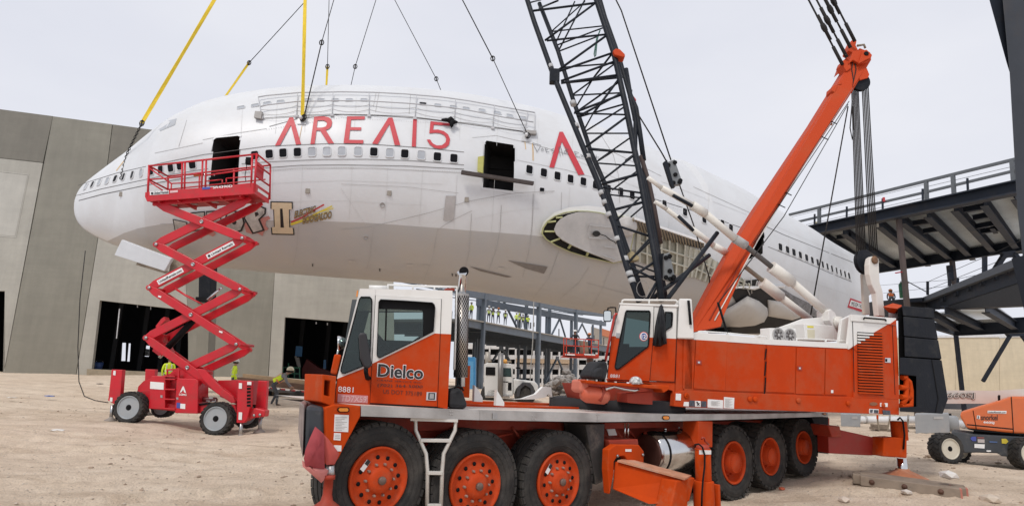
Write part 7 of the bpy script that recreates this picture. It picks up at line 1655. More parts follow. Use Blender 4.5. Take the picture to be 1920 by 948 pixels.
for q,lb in ((((555,648),(567,649),(566,668),(553,667)),'taller blue sheet of wrapped panels inside the right door opening'),(((607,674),(611,674),(611,691),(606,690)),'slim blue board deep inside the right door opening')):
    p=PW.at(q[3][0],q[3][1],6); t=thing('wrapped_panel',lb,'panel',p); b=B(); b.prism([PW.at(x,y,6) for x,y in q],PW.v*.1); obj('sheet',b,mat('sheet_blue',(.10,.30,.62),.5),t); b=B(); b.bar(PW.at(q[3][0]+1,q[3][1],5.9),PW.at(q[3][0]+6,q[3][1]+18,5.9),.15); obj('stand',b,SEAM,t)
t=thing('green_work_platform','green railed work platform standing just inside the right door opening','work platform',PW.at(548,712,2)); GRNP=mat('platform_green',(.03,.13,.08),.6)
for a,c in (((530,688),(562,689)),((530,699),(562,700)),((530,708),(564,710))):b=B(); b.bar(PW.at(*a,2),PW.at(*c,2),.07); obj('rail',b,GRNP,t)
for x in (531,541,552,562):b=B(); b.bar(PW.at(x,680 if x==541 else 687,2),PW.at(x,713,2),.07); obj('post',b,GRNP,t)
t=thing('forklift','dark red machine in the shadow of the right door opening','machine',PW.at(590,712,5))
b=B(); b.prism([PW.at(x,y,5) for x,y in ((566,690),(575,672),(600,690),(640,700),(640,716),(566,716))],PW.v*1.5); obj('body',b,mat('machine_red',(.12,.015,.015),.6),t,bevel=.05); b=B(); b.bar(PW.at(558,670,5),PW.at(562,688,5),.2); obj('mast',b,SEAM,t)
for x in (575,630):b=B(); b.lathe(PW.at(x,714,4.9),-PW.v,[(.4,0),(.4,.3),(.2,.3),(.2,.25),(0,.25)],16); obj('wheel',b,RUBBER,t)
# steel post on a concrete pier
t=thing('steel_post','black square steel post on a grey concrete pier behind the lift','post',atY(383,706,33))
b=B(); b.prism([atY(x,y,33) for x,y in ((373,486),(397,487),(394,562),(372,561))],V((0,.7,0))); obj('post',b,BLACK,t,bevel=.02)
b=B(); b.prism([atY(x,y,32.9) for x,y in ((367,556),(398,558),(397,566),(366,564))],V((0,.9,0))); obj('flange',b,SEAL,t)
b=B(); b.prism([atY(x,y,33) for x,y in ((370,565),(394,567),(388,712),(366,712))],V((0,.8,0))); obj('pier',b,CM_,t,bevel=.02)
# flatbed trailer
TY=33.5
t=thing('flatbed_trailer','low flatbed trailer carrying timber behind the red lift','trailer',atY(560,750,TY))
def ty(x,y,d=0):return atY(x,y,TY+d)
b=B(); b.prism([ty(x,y) for x,y in ((440,706),(640,728),(640,739),(440,717))],V((0,2.4,0))); obj('bed',b,mat('trailer_brown',(.13,.075,.05),.85,var=.3,scale=3),t)
b=B(); b.prism([ty(x,y,-.06) for x,y in ((440,718),(640,740),(640,747),(440,725))],V((0,.12,0))); obj('side_rail',b,mat('trailer_rail',(.09,.08,.075),.7),t)
for k in range(9):
    x=470+k*19; y=721.3+(x-470)*.11
    for j,M in ((0,mat('reflector_red',(.4,.02,.03),.5)),(1,WHITEP)):b=B(); b.prism([ty(a,c,-.07) for a,c in ((x+j*8,y+j),(x+j*8+8,y+j+.8),(x+j*8+8,y+j+3.4),(x+j*8,y+j+2.6))],V((0,.01,0))); obj('reflector',b,M,t)
for q in (((455,700),(630,719),(630,726),(455,707)),((520,716),(640,724),(640,729),(520,721))):
    b=B(); b.prism([ty(x,y,.4) for x,y in q],V((0,.5,0))); obj('timber',b,mat('timber_light',(.36,.25,.15),.8,var=.2,scale=3),t)
for x in (560,590,455):b=B(); b.lathe(ty(x,748,.2),V((0,-1,0)),[(.45,0),(.48,.05),(.48,.25),(.42,.3),(.25,.3),(.2,.22),(0,.22)],20); obj('wheel',b,RUBBER,t)
for x in (480,505,620):b=B(); b.bar(ty(x,728,.5),ty(x,752,.5),.2,.2); obj('support_leg',b,BLACK,t)
# workers by the trailer
person(atY(433,749,30.5),radians(-60),'person in lime vest and white hard hat standing sideways behind the red lift','stand',HIVIS,KHAKI,HIVIS,HATW,1.08)
p=atY(512,762,28.8); person(V((p.x,p.y,p.z)),radians(-75),'person bending in a lime vest with orange stripes beside the trailer','bend',SHIRTG,KHAKI,HIVIS,HATY,1.22,TRIMO)
p=atY(309,742,30); person(p,radians(30),'person in lime vest mostly hidden behind the lift arms','stand',HIVIS,KHAKI,HIVIS,HATW,1.05)
# small litter on the dirt
for x,y,lb,M in ((92,743,'blue scrap of wrapper on the dirt near the left edge',(.1,.18,.45)),(22,746,'pale flattened scrap of card at the left edge',(.62,.58,.52)),(108,808,'white scrap of paper on the dirt in front of the lift',(.7,.68,.64)),(187,720,'dark flat scrap lying below the left opening',(.1,.08,.07))):
    p=V((0,0,0)); Y=18.0
    for _ in range(12):p=atY(x,y,Y); Y *= 1+max(-.2,min(.2,(p.z-gz(p.x,p.y))*.08))
    t=thing('litter',lb,'litter',p); b=B(); vs,fs=rock_mesh(int(x)); b.add([p+V((v.x*.22,v.y*.12,v.z*.05+.03)) for v in vs],fs); obj('scrap',b,mat('litter_%d' % x,M,.8),t)
# ================================================================ steel frame under construction, middle distance
Z9=zm(860,540,6.4); ZS=zm(860,520,3.647)
frame=thing('steel_frame_building','unfinished grey steel frame building with a raised floor full of onlookers behind the crane','building',PG.P(20,5,0))
def gs(name,pts,v,th,M=STEELG,par=frame):return slab(name,pts,PG,v,th,M,par)
def gbar(name,p,q,v,w,d=None,M=STEELG,vq=None,par=frame):
    b=B(); b.bar(PG.at(p[0],p[1],v),PG.at(q[0],q[1],v if vq is None else vq),w,d or w,up=PG.u if abs(q[0]-p[0])<8 else V((0,0,1))); return obj(name,b,M,par)
gs('edge_beam',[(860,595.5),(1160,653),(1160,663),(860,609)],0,.35)
b=B(); q=[PG.at(x,y,.3) for x,y in ((862,597),(1158,652.5))]; b.prism([q[0],q[1],q[1]+PG.v*16,q[0]+PG.v*16],V((0,0,-.25))); obj('floor_slab',b,mat('slab_dark',(.16,.16,.155),.8),frame)
b=B(); b.bar(PG.at(862,595,0),PG.at(1158,652,0),.5,.12); obj('slab_edge',b,mat('slab_edge_tan',(.38,.35,.30),.8),frame)
for k in range(16):
    f=(k+.5)/16; p=q[0].lerp(q[1],f)-V((0,0,.6)); b=B(); b.ibeam(p,p+PG.v*15.5,.3,.6); obj('floor_beam',b,STEELG,frame)
def col(p,q,v,w=.5,ext=True):
    a=PG.at(p[0],p[1],v); c=PG.at(q[0],q[1],v); b=B(); x=(a+c)/2; b.bar((x.x,x.y,a.z),(x.x,x.y,min(c.z,.6)),w,w,up=PG.u); return obj('column',b,STEELG,frame)
for p,q,v,w in (((906,540),(904,745),-.1,.36),((1009.5,550),(1008.5,745),-.1,.52),((1080,566),(1078,745),-.1,.5),((899,543),(897,745),9,.45),((894.5,556),(892,745),9,.3),((986,556),(984,745),9,.45),((973,575),(972,745),9,.34),((1030,568),(1028,745),9,.5),((1024.5,588),(1022,745),9,.35),((1071.5,596),(1070,745),9,.5),((1126,600),(1126,745),9,.5),((1111,608),(1111,745),9,.4),((888,640),(886,745),9,.3),((950,640),(948,745),12,.4)):col(p,q,v,w)
for p,q,v in (((939,560),(924,580),9),((942,560),(969,613),9),((1049,598),(1034,628),9),((1050,598),(1060,631),9),((1092,606),(1084,622),9),((1092,608),(1110,645),9),((939,652),(924,676),9),((941,652),(958,680),9),((1044,672),(1023,714),4),((1046,672),(1068,726),4),((1104,694),(1068,727),4)):gbar('brace',p,q,v,.26)
for x,y in ((940,558),(1049.5,597),(940,653),(1045,671)):b=B(); b.box(PG.at(x,y,8.9 if y<600 or y==653 else 3.9),(1.3,.1,.6),PG.a); obj('gusset',b,STEELG,frame)
# roof: front and rear beams with open web joists between, sky showing through
F0,F1=(860,545),(1160,593); R0,R1=(895,566),(1135,607)
gbar('roof_beam',F0,F1,0,.4,.9); gbar('roof_beam',R0,R1,9,.4,1.0); gbar('roof_beam',(1000,556),(1160,597),4.5,.4,.7)
fa,fb=PG.at(*F0,0),PG.at(*F1,0); zr=(PG.at(*R0,9).z+PG.at(*R1,9).z)/2
for k in range(26):
    f=k/25; p=fa.lerp(fb,f); r=p+PG.v*9.6; r.z=PG.at(*R0,9).z*(1-f)+PG.at(*R1,9).z*f+.5; p=p+V((0,0,.4))
    b=B(); b.bar(p,r,.14,.12); b.bar(p-V((0,0,.7)),r-V((0,0,.7)),.12,.1)
    for j in range(9):
        a=p.lerp(r,j/9); c=p.lerp(r,(j+1)/9); o_=V((0,0,.7)); b.bar(a-(o_ if j % 2 else V((0,0,0))),c-(V((0,0,0)) if j % 2 else o_),.06,.06)
    obj('roof_joist',b,STEELG,frame,kind='stuff' if k>99 else None)
for f in (.25,.5,.75):b=B(); b.bar(fa+PG.v*9.6*f+V((0,0,.3)),fb+PG.v*9.6*f+V((0,0,.3)),.1,.1); obj('bridging',b,STEELG,frame)
for p,q in (((865,545),(905,552)),((866,555),(905,541)),((880,547),(893,558)),((866,549),(880,541))):gbar('roof_truss_member',p,q,1.5,.13)
gs('far_wall',[(1110,612),(1142,622),(1142,650),(1110,646)],18,.3,mat('far_tan',(.42,.38,.32),.9)); gs('far_panel',[(1128,615),(1150,622),(1150,634),(1128,628)],17.5,.3,mat('far_orange',(.65,.22,.10),.8))
for x,y0,y1 in ((995,604,616),(1001,604,612),(1048,616,632),(1114,628,645),(1132,632,650)):gbar('guard_post',(x,y0),(x,y1),.4,.12,.12,mat('post_dark',(.05,.05,.055),.7))
# onlookers on the floor
for i,(x,y,ps,sh,tr,rz,ht,lb) in enumerate(((883,598.5,'stand',HIVIS,JEANS,150,HATW,'person in lime vest on the raised floor half hidden by the exhaust stack'),(916,604,'stand',SHIRTG,JEANS,175,HATW,'person in lime vest on the raised floor right of the first grey column'),(923.5,606,'phone',SHIRTN,KHAKI,205,HATW,'shorter person in lime vest pressed against the neighbour by the first grey column'),(934,606.5,'phone',SHIRTG,JEANS,170,HATO,'person in lime vest with an orange hat holding up a phone on the raised floor'),(947,609.5,'stand',SHIRTB,JEANS,190,HATW,'person in lime vest and dark sleeves standing alone left of the slanted brace'),(968,613,'wave',HIVIS,JEANS,175,HATW,'person in lime vest raising an arm beneath the slanted brace'),(973.5,614,'stand',SHIRTG,KHAKI,160,HATW,'person in lime vest close behind the one raising an arm'),(980,615,'phone',SHIRTG,KHAKI,185,HATW,'person in grey shirt and lime vest second from the right among the onlookers'),(989.5,617,'phone',HIVIS,JEANS,190,HATW,'person in lime vest at the right end of the onlookers on the raised floor'))):
    person(PG.at(x,y,.5),radians(rz),lb,ps,sh,tr,HIVIS,ht,1.0,group='onlookers on the raised floor')
# parking garage
PGA=Plane(-10,135,6)
gar=thing('parking_garage','long white parking garage with dark open levels beyond the steel frame','building',PGA.P(20,10,.8))
GW=mat('garage_white',(.62,.61,.60),.8,var=.06); GT=mat('garage_tan',(.45,.33,.22),.8,var=.15)
def ga(name,pts,v,th,M):return slab(name,pts,PGA,v,th,M,gar)
ga('garage_core',[(862,648),(1175,652),(1175,735),(862,735)],3,25,mat('garage_dark',(.03,.032,.035),.9))
for y0,y1,M in ((643,653,GW),(664,672,GW),(681,690,GW),(700,707,GW),(716,723,GW)):ga('parapet',[(862,y0),(1175,y0+3),(1175,y1+3),(862,y1)],0,3,M)
ga('formwork_band',[(968,671),(1082,674),(1082,682),(968,679)],-1,2,GT)
for x in (870,886,902,917,936,951,966,983,1000,1016,1033,1048,1066,1083,1101,1118,1136,1154):ga('pier',[(x,648),(x+2.6,648),(x+2.4,735),(x-.2,735)],-.3,1,GW)
# white road tractor
PT=Plane(-3,38,4)
tk=thing('semi_truck','white long nosed road tractor parked behind the crane deck','truck',PT.at(950,748)); TW=mat('truck_white',(.70,.70,.68),.4,var=.05,dirt=DUST,dscale=.8,dfac=.3)
def ts(name,pts,v,th,M,par=tk,bevel=.0,holes=()):return slab(name,ZS(*pts),PT,v,th,M,par,bevel=bevel,holes=holes)
ts('cab',((180,590),(195,582),(360,588),(372,610),(372,690),(372,812),(176,812)),0,2.2,TW,bevel=.05); ts('sleeper_window',((186,610),(250,612),(250,668),(184,666)),-.03,.04,SEAL); ts('door_window',((302,616),(358,618),(362,678),(300,676)),-.03,.04,mat('truck_glass',(.03,.06,.06),.15))
ts('hood',((372,690),(520,708),(545,735),(545,800),(515,800),(505,745),(470,730),(430,735),(400,790),(372,800)),.1,1.9,TW,bevel=.08); ts('fender',((395,815),(405,745),(440,715),(490,718),(515,750),(520,815),(500,815),(490,755),(455,735),(425,760),(415,815)),-.1,.5,mat('fender_dark',(.05,.05,.055),.5),bevel=.02)
ts('door',((298,608),(366,612),(366,800),(296,800)),-.02,.02,TW); ts('door_text',((300,708),(338,710),(338,716),(300,714)),-.035,.01,SEAL); ts('fuel_tank',((180,800),(350,803),(350,822),(180,822)),-.15,.6,CHROME,bevel=.05); ts('window_rear',((338,716),(362,717),(362,772),(336,770)),-.03,.03,SEAL)
b=B(); b.tube(PT.at(*ZS((284,815))[0],-.35),PT.at(*ZS((288,515))[0],-.35),.17,n=12); obj('exhaust_pipe',b,mat('pipe_grey',(.25,.24,.23),.4,.6),tk)
b=B(); b.tube(PT.at(*ZS((196,600))[0],1.0),PT.at(*ZS((200,508))[0],1.0),.17,n=12); obj('exhaust_pipe',b,mat('pipe_tan',(.4,.37,.33),.5,.3),tk)
b=B(); b.lathe(PT.at(*ZS((318,588))[0],.2),(0,0,1),[(.16,0),(.16,.1),(.1,.25),(0,.28)],12); obj('beacon',b,mat('beacon_amber',(.8,.38,.06),.3),tk)
b=B(); b.tube(PT.at(*ZS((325,577))[0],.1),PT.at(*ZS((360,574))[0],.1),.04,.08,n=10); b.tube(PT.at(*ZS((200,575))[0],.1),PT.at(*ZS((225,572))[0],.1),.08,n=8); obj('air_horn',b,TAN,tk,kind='stuff')
for q in (((392,612),(424,612),(424,690),(418,690),(418,622),(392,622)),):ts('mirror',q,-.5,.1,SEAL)
for x in (455,225):b=B(); b.lathe(PT.at(*ZS((x,800))[0],.05),PT.v,[(.3,-.05),(.62,-.02),(.66,.05),(.66,.3),(0,.3)],24); b.cur=0; obj('wheel',b,RUBBER,tk)
# second red basket lift with two people
LY=43.0
bl=thing('basket_lift','orange red basket lift holding two people in front of the steel frame','lift',atY(1100,745,LY))
BR=mat('basket_red',(.55,.05,.025),.5)
def bx(x,y,d=0.0):return atY(x,y,LY+d)
for d in (0,1.6):
    for p,q in (((1057,633.5),(1123,637)),((1057,647),(1123,650))):b=B(); b.bar(bx(*p,d),bx(*q,d),.06); obj('rail',b,BR,bl)
    for x in (1057,1062,1079,1095,1109,1122):b=B(); b.bar(bx(x,633.5+(x-1057)*.05,d),bx(x,665,d),.06); obj('rail_post',b,BR,bl)
    b=B(); b.prism([bx(x,y,d) for x,y in ((1056,661),(1123,664),(1123,669),(1090,669),(1086,671),(1056,667))],V((0,.08,0))); obj('toe_board',b,BR,bl)
b=B(); b.prism([bx(1056,666),bx(1123,668.5),bx(1123,668.5)+V((0,1.6,0)),bx(1056,666)+V((0,1.6,0))],V((0,0,-.08))); obj('floor',b,BR,bl)
for x0,x1 in ((1060,1078),(1095,1116)):b=B(); b.prism([bx(x,y,-.03) for x,y in ((x0,662.6),(x1,663.6),(x1,666),(x0,665))],V((0,.02,0))); obj('decal',b,WHITEP,bl)
b=B(); b.prism([bx(x,y,.6) for x,y in ((1101,668),(1111,668),(1115,700),(1113,745),(1103,745),(1105,700))],V((0,.5,0))); obj('boom',b,mat('boom_brown',(.12,.09,.075),.7),bl)
b=B(); b.prism([bx(x,y,.7) for x,y in ((1088,640),(1102,640),(1104,662),(1089,662))],V((0,.5,0))); obj('tool_crate',b,TAN,bl)
b=B(); b.prism([bx(x,y,-.2) for x,y in ((1085,735),(1130,735),(1132,750),(1083,750))],V((0,2,0))); obj('base',b,BR,bl)
person(bx(1079,666,.5),radians(150),'person in black shirt leaning on the rail of the orange basket','lean',SHIRTB,JEANS,None,HATW,1.0,sleeves=False)
person(bx(1105,668,1.0),radians(170),'person in dark shirt bowed behind the crate in the orange basket','lean',SHIRTN,JEANS,None,HATO,.93)
# rubble heap and clutter by the steel frame
b=B(); rnd=random.Random(5)
for i in range(260):
    x=rnd.uniform(1020,1140); p=atY(x,735,52+rnd.uniform(-5,5)); h=max(0,1.9-abs(x-1062)/28)*rnd.random(); vs,fs=rock_mesh(i % 5); s=rnd.uniform(.15,.5); z0=gz(p.x,p.y)
    b.add([V((p.x,p.y,z0+h))+V((v.x*s,v.y*s,v.z*s)) for v in vs],fs)
obj('rubble',b,mat('rubble_grey',(.26,.24,.22),.9,var=.5,scale=1.5),kind='stuff',fix=False)
t=thing('pickup_truck','small pale parked pickup beyond the rubble heap','pickup',atY(1062,725,75)); b=B(); b.prism([atY(x,y,75) for x,y in ((1046,722),(1047,714),(1056,713),(1060,708),(1070,708),(1074,714),(1084,715),(1085,723))],V((0,1.8,0))); obj('body',b,TW,t,bevel=.05)
b=B(); b.prism([atY(x,y,74.95) for x,y in ((1058,713),(1061,709.5),(1069,709.5),(1072,713.5))],V((0,.05,0))); obj('window',b,SEAL,t)
for x in (1053,1078):b=B(); b.lathe(atY(x,723,74.9),V((0,-1,0)),[(.4,0),(.4,.1),(.2,.12),(0,.12)],14); obj('wheel',b,RUBBER,t)
t=thing('hanging_rope','pale rope hanging down in front of the steel frame','rope',atY(995,735,40)); b=B(); b.path([atY(1001,560,40),atY(999,640,40),atY(995,690,40),atY(993,735,40)],.035,5); obj('rope',b,mat('rope_pale',(.35,.34,.32),.8),t)
t=thing('blue_cabin','blue portable cabin seen left of the white road tractor','cabin',atY(880,700,60)); b=B(); b.prism([atY(x,y,60) for x,y in ((874,668),(891,669),(891,740),(874,740))],V((0,2,0))); obj('body',b,mat('cabin_blue',(.05,.25,.5),.5),t,bevel=.05); b=B(); b.prism([atY(x,y,59.9) for x,y in ((877,676),(888,677),(888,740),(877,740))],V((0,.05,0))); obj('door',b,mat('cabin_door',(.10,.32,.56),.5),t)
# ================================================================ dark steel structure on the right
ZQ=zm(1480,280,3.386); ZU=zm(1640,440,3.646)
rs=thing('steel_structure','dark two level steel structure with metal decking and a railing on the right','structure',(30,48,0))
ZT=13.9
fa,fb=atZ(1480,434,ZT),atZ(1945,332,ZT)
fd=(fb-fa); fd.z=0; PB=Plane(fa.x,fa.y,math.degrees(atan2(fd.y,fd.x)))
if PB.v.y<0:pass
slab('edge_beam',[(1480,434),(1945,332),(1945,355),(1480,449)],PB,0,.25,STEELD,rs)
b=B(); b.bar(fa,fb,.7,.08); obj('beam_flange',b,STEELD,rs)
b=B(); lo=[PB.at(x,y,0) for x,y in ((1480,449),(1945,355))]; b.bar(lo[0],lo[1],.7,.08); obj('beam_flange',b,STEELD,rs)
def ceil_pt(x,y,dz=0):return atZ(x,y,ZT-.35+dz)
dk=[fa+V((0,0,-.1)),fb+V((0,0,-.1)),atZ(1950,445,ZT-.1),atZ(1590,512,ZT-.1)]
b=B()
d0=dk[0]; n=90                                         # corrugated decking: ribs run along the beams
for i in range(n):
    f0,f1=i/n,(i+.5)/n; z=.0
    for fa_,fb_,zz in ((i/n,(i+.5)/n,0),((i+.5)/n,(i+1)/n,.08)):
        p=dk[0].lerp(dk[3],fa_); q=dk[1].lerp(dk[2],fa_); r=dk[1].lerp(dk[2],fb_); s=dk[0].lerp(dk[3],fb_); o_=V((0,0,zz)); b.add([p+o_,q+o_,r+o_,s+o_],[(0,1,2,3)])
obj('metal_decking',b,DECKM,rs,fix=False)
b=B(); b.prism([p+V((0,0,.15)) for p in dk],V((0,0,.1))); obj('deck_slab',b,SEAM,rs)
def under(p,q,w=.3,h=.55,name='cross_beam'):
    a=atZ(*ZQ(p)[0],ZT-.5); c=atZ(*ZQ(q)[0],ZT-.5); b=B(); b.ibeam(a,c,w,h,.04); obj(name,b,STEELD,rs)
for p,q in (((205,540),(445,700)),((340,515),(460,600)),((570,470),(880,722)),((712,445),(1035,692)),((872,405),(1165,682)),((1045,365),(1305,648)),((1232,328),(1460,640)),((1430,290),(1560,480)),((445,600),(680,740))):under(p,q,.42,.6)
for p,q in (((1105,385),(1242,360)),((1165,435),(1282,412)),((1182,490),(1312,465)),((1215,520),(1345,500)),((785,470),(908,450)),((850,520),(965,500)),((300,560),(395,540)),((1285,488),(1310,520))):under(p,q,.28,.35,'trimmer_beam')
p,q=atZ(1585,512,ZT-.5),atZ(1950,453,ZT-.5); b=B(); b.ibeam(p,q,.4,.95,.05); obj('rear_beam',b,STEELD,rs)
for x in (1620,1650,1700,1755,1785,1830,1875):pass
# columns
BRN=mat('column_brown',(.085,.062,.055),.6,var=.25,scale=.8,dirt=(.05,.05,.055),dscale=1,dfac=.5)
c=PB.at(1684,400,.3); b=B(); b.box((c.x,c.y,c.z/2),(.26,.26,c.z),0); obj('column',b,BRN,rs)
c=atZ(1785,488,ZT-.9); b=B(); b.box((c.x,c.y,(c.z+7.5)/2),(.3,.3,c.z-7.5),0); obj('column',b,BRN,rs)
b=B(); p=atY(1786,512,c.y-.5); b.box((p.x-.2,p.y,p.z),(.35,.3,1.3)); obj('column_plate',b,STEELD,rs)
# railing along the upper edge
RG=mat('rail_steel',(.13,.14,.15),.6,.3,var=.15)
def rb(name,p,q,w,M=RG,v=.2):b=B(); b.bar(PB.at(*p,v),PB.at(*q,v),w,w,up=PB.u if abs(p[0]-q[0])<8 else V((0,0,1))); obj(name,b,M,rs)
rb('top_rail',ZQ((0,415))[0],ZQ((860,203))[0],.17); rb('top_rail',ZQ((860,203))[0],ZQ((1600,22))[0],.17); rb('mid_rail',ZQ((15,468))[0],ZQ((860,273))[0],.15); rb('mid_rail',ZQ((860,273))[0],ZQ((1600,95))[0],.15)
for p,q in (((190,370),(190,478)),((868,200),(873,325)),((1038,158),(1046,290)),((1413,68),(1424,205))):rb('rail_post',ZQ(p)[0],ZQ(q)[0],.2)
for p,q in (((161,410),(160,482)),((365,363),(364,437)),((592,312),(593,386)),((846,250),(848,330)),((1130,183),(1134,266)),((1446,108),(1452,195))):rb('stanchion',ZQ(p)[0],ZQ(q)[0],.1,STEELD,.1)
for p,q in (((0,432),(860,222)),((860,240),(1600,66)),((100,480),(860,305))):rb('guard_wire',ZQ(p)[0],ZQ(q)[0],.02,ROPE)
b=B(); p=PB.at(*ZQ((600,318))[0],.05); b.box(p,(.12,.1,.3)); obj('red_tag',b,mat('tag_red',(.5,.05,.06),.7),rs)
# lower deck
ZL_=8.3
la,lb=atZ(1729,559,ZL_),atZ(1945,470,ZL_); ld=lb-la; ld.z=0; PLD=Plane(la.x,la.y,math.degrees(atan2(ld.y,ld.x)))
b=B(); b.prism([PLD.at(x,y) for x,y in ((1729,557.5),(1945,467),(1945,484),(1729,566))],PLD.v*.3); obj('stair_stringer',b,mat('stringer_grey',(.075,.085,.10),.6,var=.15),rs)
b=B(); b.prism([PLD.at(x,y,.4) for x,y in ((1729,566),(1945,484),(1945,518),(1755,580),(1740,575))],PLD.v*.2); obj('lower_beam',b,STEELD,rs)
b=B(); b.prism([PLD.at(x,y,.45) for x,y in ((1752,579),(1945,516),(1945,572),(1830,577),(1790,580))],PLD.v*1.2); obj('lower_girder',b,mat('girder_black',(.02,.021,.024),.6,var=.3),rs)
for k in range(8):
    x=1762+k*24; y=557.5-(x-1729)*.419; b=B(); b.prism([PLD.at(a,c,.25) for a,c in ((x,y+10),(x+5,y+8),(x+6,y+20),(x+2,y+22))],PLD.v*.2); obj('stiffener',b,STEELD,rs)
b=B(); b.prism([atZ(x,y,ZL_) for x,y in ((1640,565.5),(1729,557.5),(1755,572),(1660,580))],V((0,0,-.25))); obj('landing_edge',b,STEELD,rs)
slab('landing_beam',[(1636,565),(1731,557),(1754,580),(1754,600),(1636,600)],Plane(la.x,la.y+.3,0),.2,.4,mat('landing_dark',(.03,.03,.033),.7,var=.3),rs)
low=[atZ(x,y,ZL_-1.2) for x,y in ((1752,592),(1775,579),(1868,574),(1912,606),(1950,606),(1950,612),(1795,614))]
b=B(); n=60
A0,A1,A2,A3=[atZ(x,y,ZL_-1.2) for x,y in ((1752,588),(1866,572),(1912,607),(1795,613))]
for i in range(n):
    for f0,f1,zz in ((i/n,(i+.5)/n,0),((i+.5)/n,(i+1)/n,.07)):
        o_=V((0,0,zz)); b.add([A0.lerp(A3,f0)+o_,A1.lerp(A2,f0)+o_,A1.lerp(A2,f1)+o_,A0.lerp(A3,f1)+o_],[(0,1,2,3)])
obj('metal_decking',b,DECKM,rs,fix=False)
for p,q,h in (((480,515),(760,645),.5),((755,498),(985,635),.6),((400,545),(560,640),.5)):
    a=atZ(*ZU(p)[0],ZL_-1.5); c=atZ(*ZU(q)[0],ZL_-1.5); b=B(); b.ibeam(a,c,.4,h,.05); obj('cross_beam',b,STEELD,rs)
a=atZ(*ZU((545,640))[0],ZL_-1.5); c=atZ(*ZU((1120,612))[0],ZL_-1.5); b=B(); b.ibeam(a,c,.4,1.1,.05); obj('rear_beam',b,STEELD,rs)
a=atZ(*ZU((400,620))[0],ZL_-1.6); b=B(); b.bar(a,atZ(*ZU((550,665))[0],ZL_-1.6),.3,.5); obj('edge_beam',b,STEELD,rs)
CY=atZ(*ZU((550,650))[0],ZL_-1.5).y
b=B(); p=atY(*ZU((553,665))[0],CY); b.box((p.x,p.y,p.z/2),(.24,.24,p.z),0); obj('column',b,STEELD,rs)
p=atY(*ZU((930,680))[0],CY); q=atY(*ZU((740,1000))[0],CY); b=B(); b.bar(p,q,.2,.22); obj('brace',b,STEELD,rs)
q2=atY(*ZU((1060,760))[0],CY); p2=atY(*ZU((1000,680))[0],CY); b=B(); b.bar(p2,q2,.2,.22); obj('brace',b,STEELD,rs)
b=B(); b.prism([atY(x,y,CY-.2) for x,y in ZU((910,650),(1060,645),(1060,690),(930,692),(912,672))],V((0,.4,0))); obj('gusset',b,STEELD,rs)
UY=atZ(1900,462,ZT-.9).y
b=B(); b.bar(atY(*ZU((885,140))[0],UY),atY(*ZU((825,235))[0],UY),.35,.3); obj('brace',b,STEELD,rs)
b=B(); b.bar(atY(*ZU((950,130))[0],UY),atY(*ZU((985,170))[0],UY),.35,.3); obj('brace',b,STEELD,rs)
b=B(); b.prism([atY(x,y,UY-.1) for x,y in ZU((870,118),(965,105),(960,150),(885,152))],V((0,.3,0))); obj('gusset',b,STEELD,rs)
# guard wires and posts of the lower deck
def lp(x,y,d=.5):return PLD.at(*ZU((x,y))[0],d)
for x,y0,y1,w in ((362,318,410,.14),(752,148,262,.2),(512,258,350,.16),(568,295,330,.12)):b=B(); b.bar(lp(x,y0),lp(x,y1),w,w,up=PLD.u); obj('guard_post',b,STEELD,rs)
for p,q in (((40,345),(545,305)),((60,398),(545,345)),((370,318),(760,148)),((370,372),(1021,110)),((545,305),(1021,210)),((760,148),(1021,30))):b=B(); b.bar(lp(*p),lp(*q),.022,.022); obj('guard_wire',b,ROPE,rs)
b=B(); b.bar(lp(190,300),lp(360,393),.05,.05); obj('stay',b,STEELD,rs)
t=thing('gas_cylinder','green gas cylinder standing beside the brown column on the right','gas cylinder',lp(190,435,1)); p=lp(190,432,1); h=(lp(190,320,1)-p).z; b=B(); b.lathe(p,(0,0,1),[(.2,0),(.2,h*.85),(.12,h*.95),(.06,h),(0,h)],14); obj('body',b,mat('gas_green',(.03,.16,.09),.5),t); b=B(); b.lathe(p+V((0,0,h)),(0,0,1),[(.06,0),(.06,.1),(0,.1)],8); obj('valve',b,STEEL,t)
t=thing('red_ribbon','knotted red ribbon tied near the green gas cylinder','ribbon',lp(205,320,.6)); b=B()
for pts in (((190,295),(210,320),(230,330)),((200,305),(205,340),(200,360)),((215,310),(228,345)),((190,300),(225,322),(205,345))):b.path([lp(x,y,.6) for x,y in pts],.045,5)
obj('ribbon',b,mat('ribbon_red',(.5,.02,.05),.8),t,kind='stuff')
b=B(); b.bar(PB.at(1679,511.5,.02),PB.at(1691,509.5,.02),.14,.05); obj('red_band',b,MATS['ribbon_red'],rs)
p=atY(1671.5,560,la.y+.7); person(p-V((0,0,.72)),radians(-30),'person in orange vest and grey hood on the lower deck by the brown column','bend',SHIRTG,KHAKI,HIVO,HATO,1.0)
p=PB.at(1525,424,.5); person(p-V((0,0,1.25)),radians(180),'small crouching person in blue at the left end of the upper railing','bend',mat('shirt_blue',(.04,.06,.25),.8),JEANS,None,HATY,1.0)
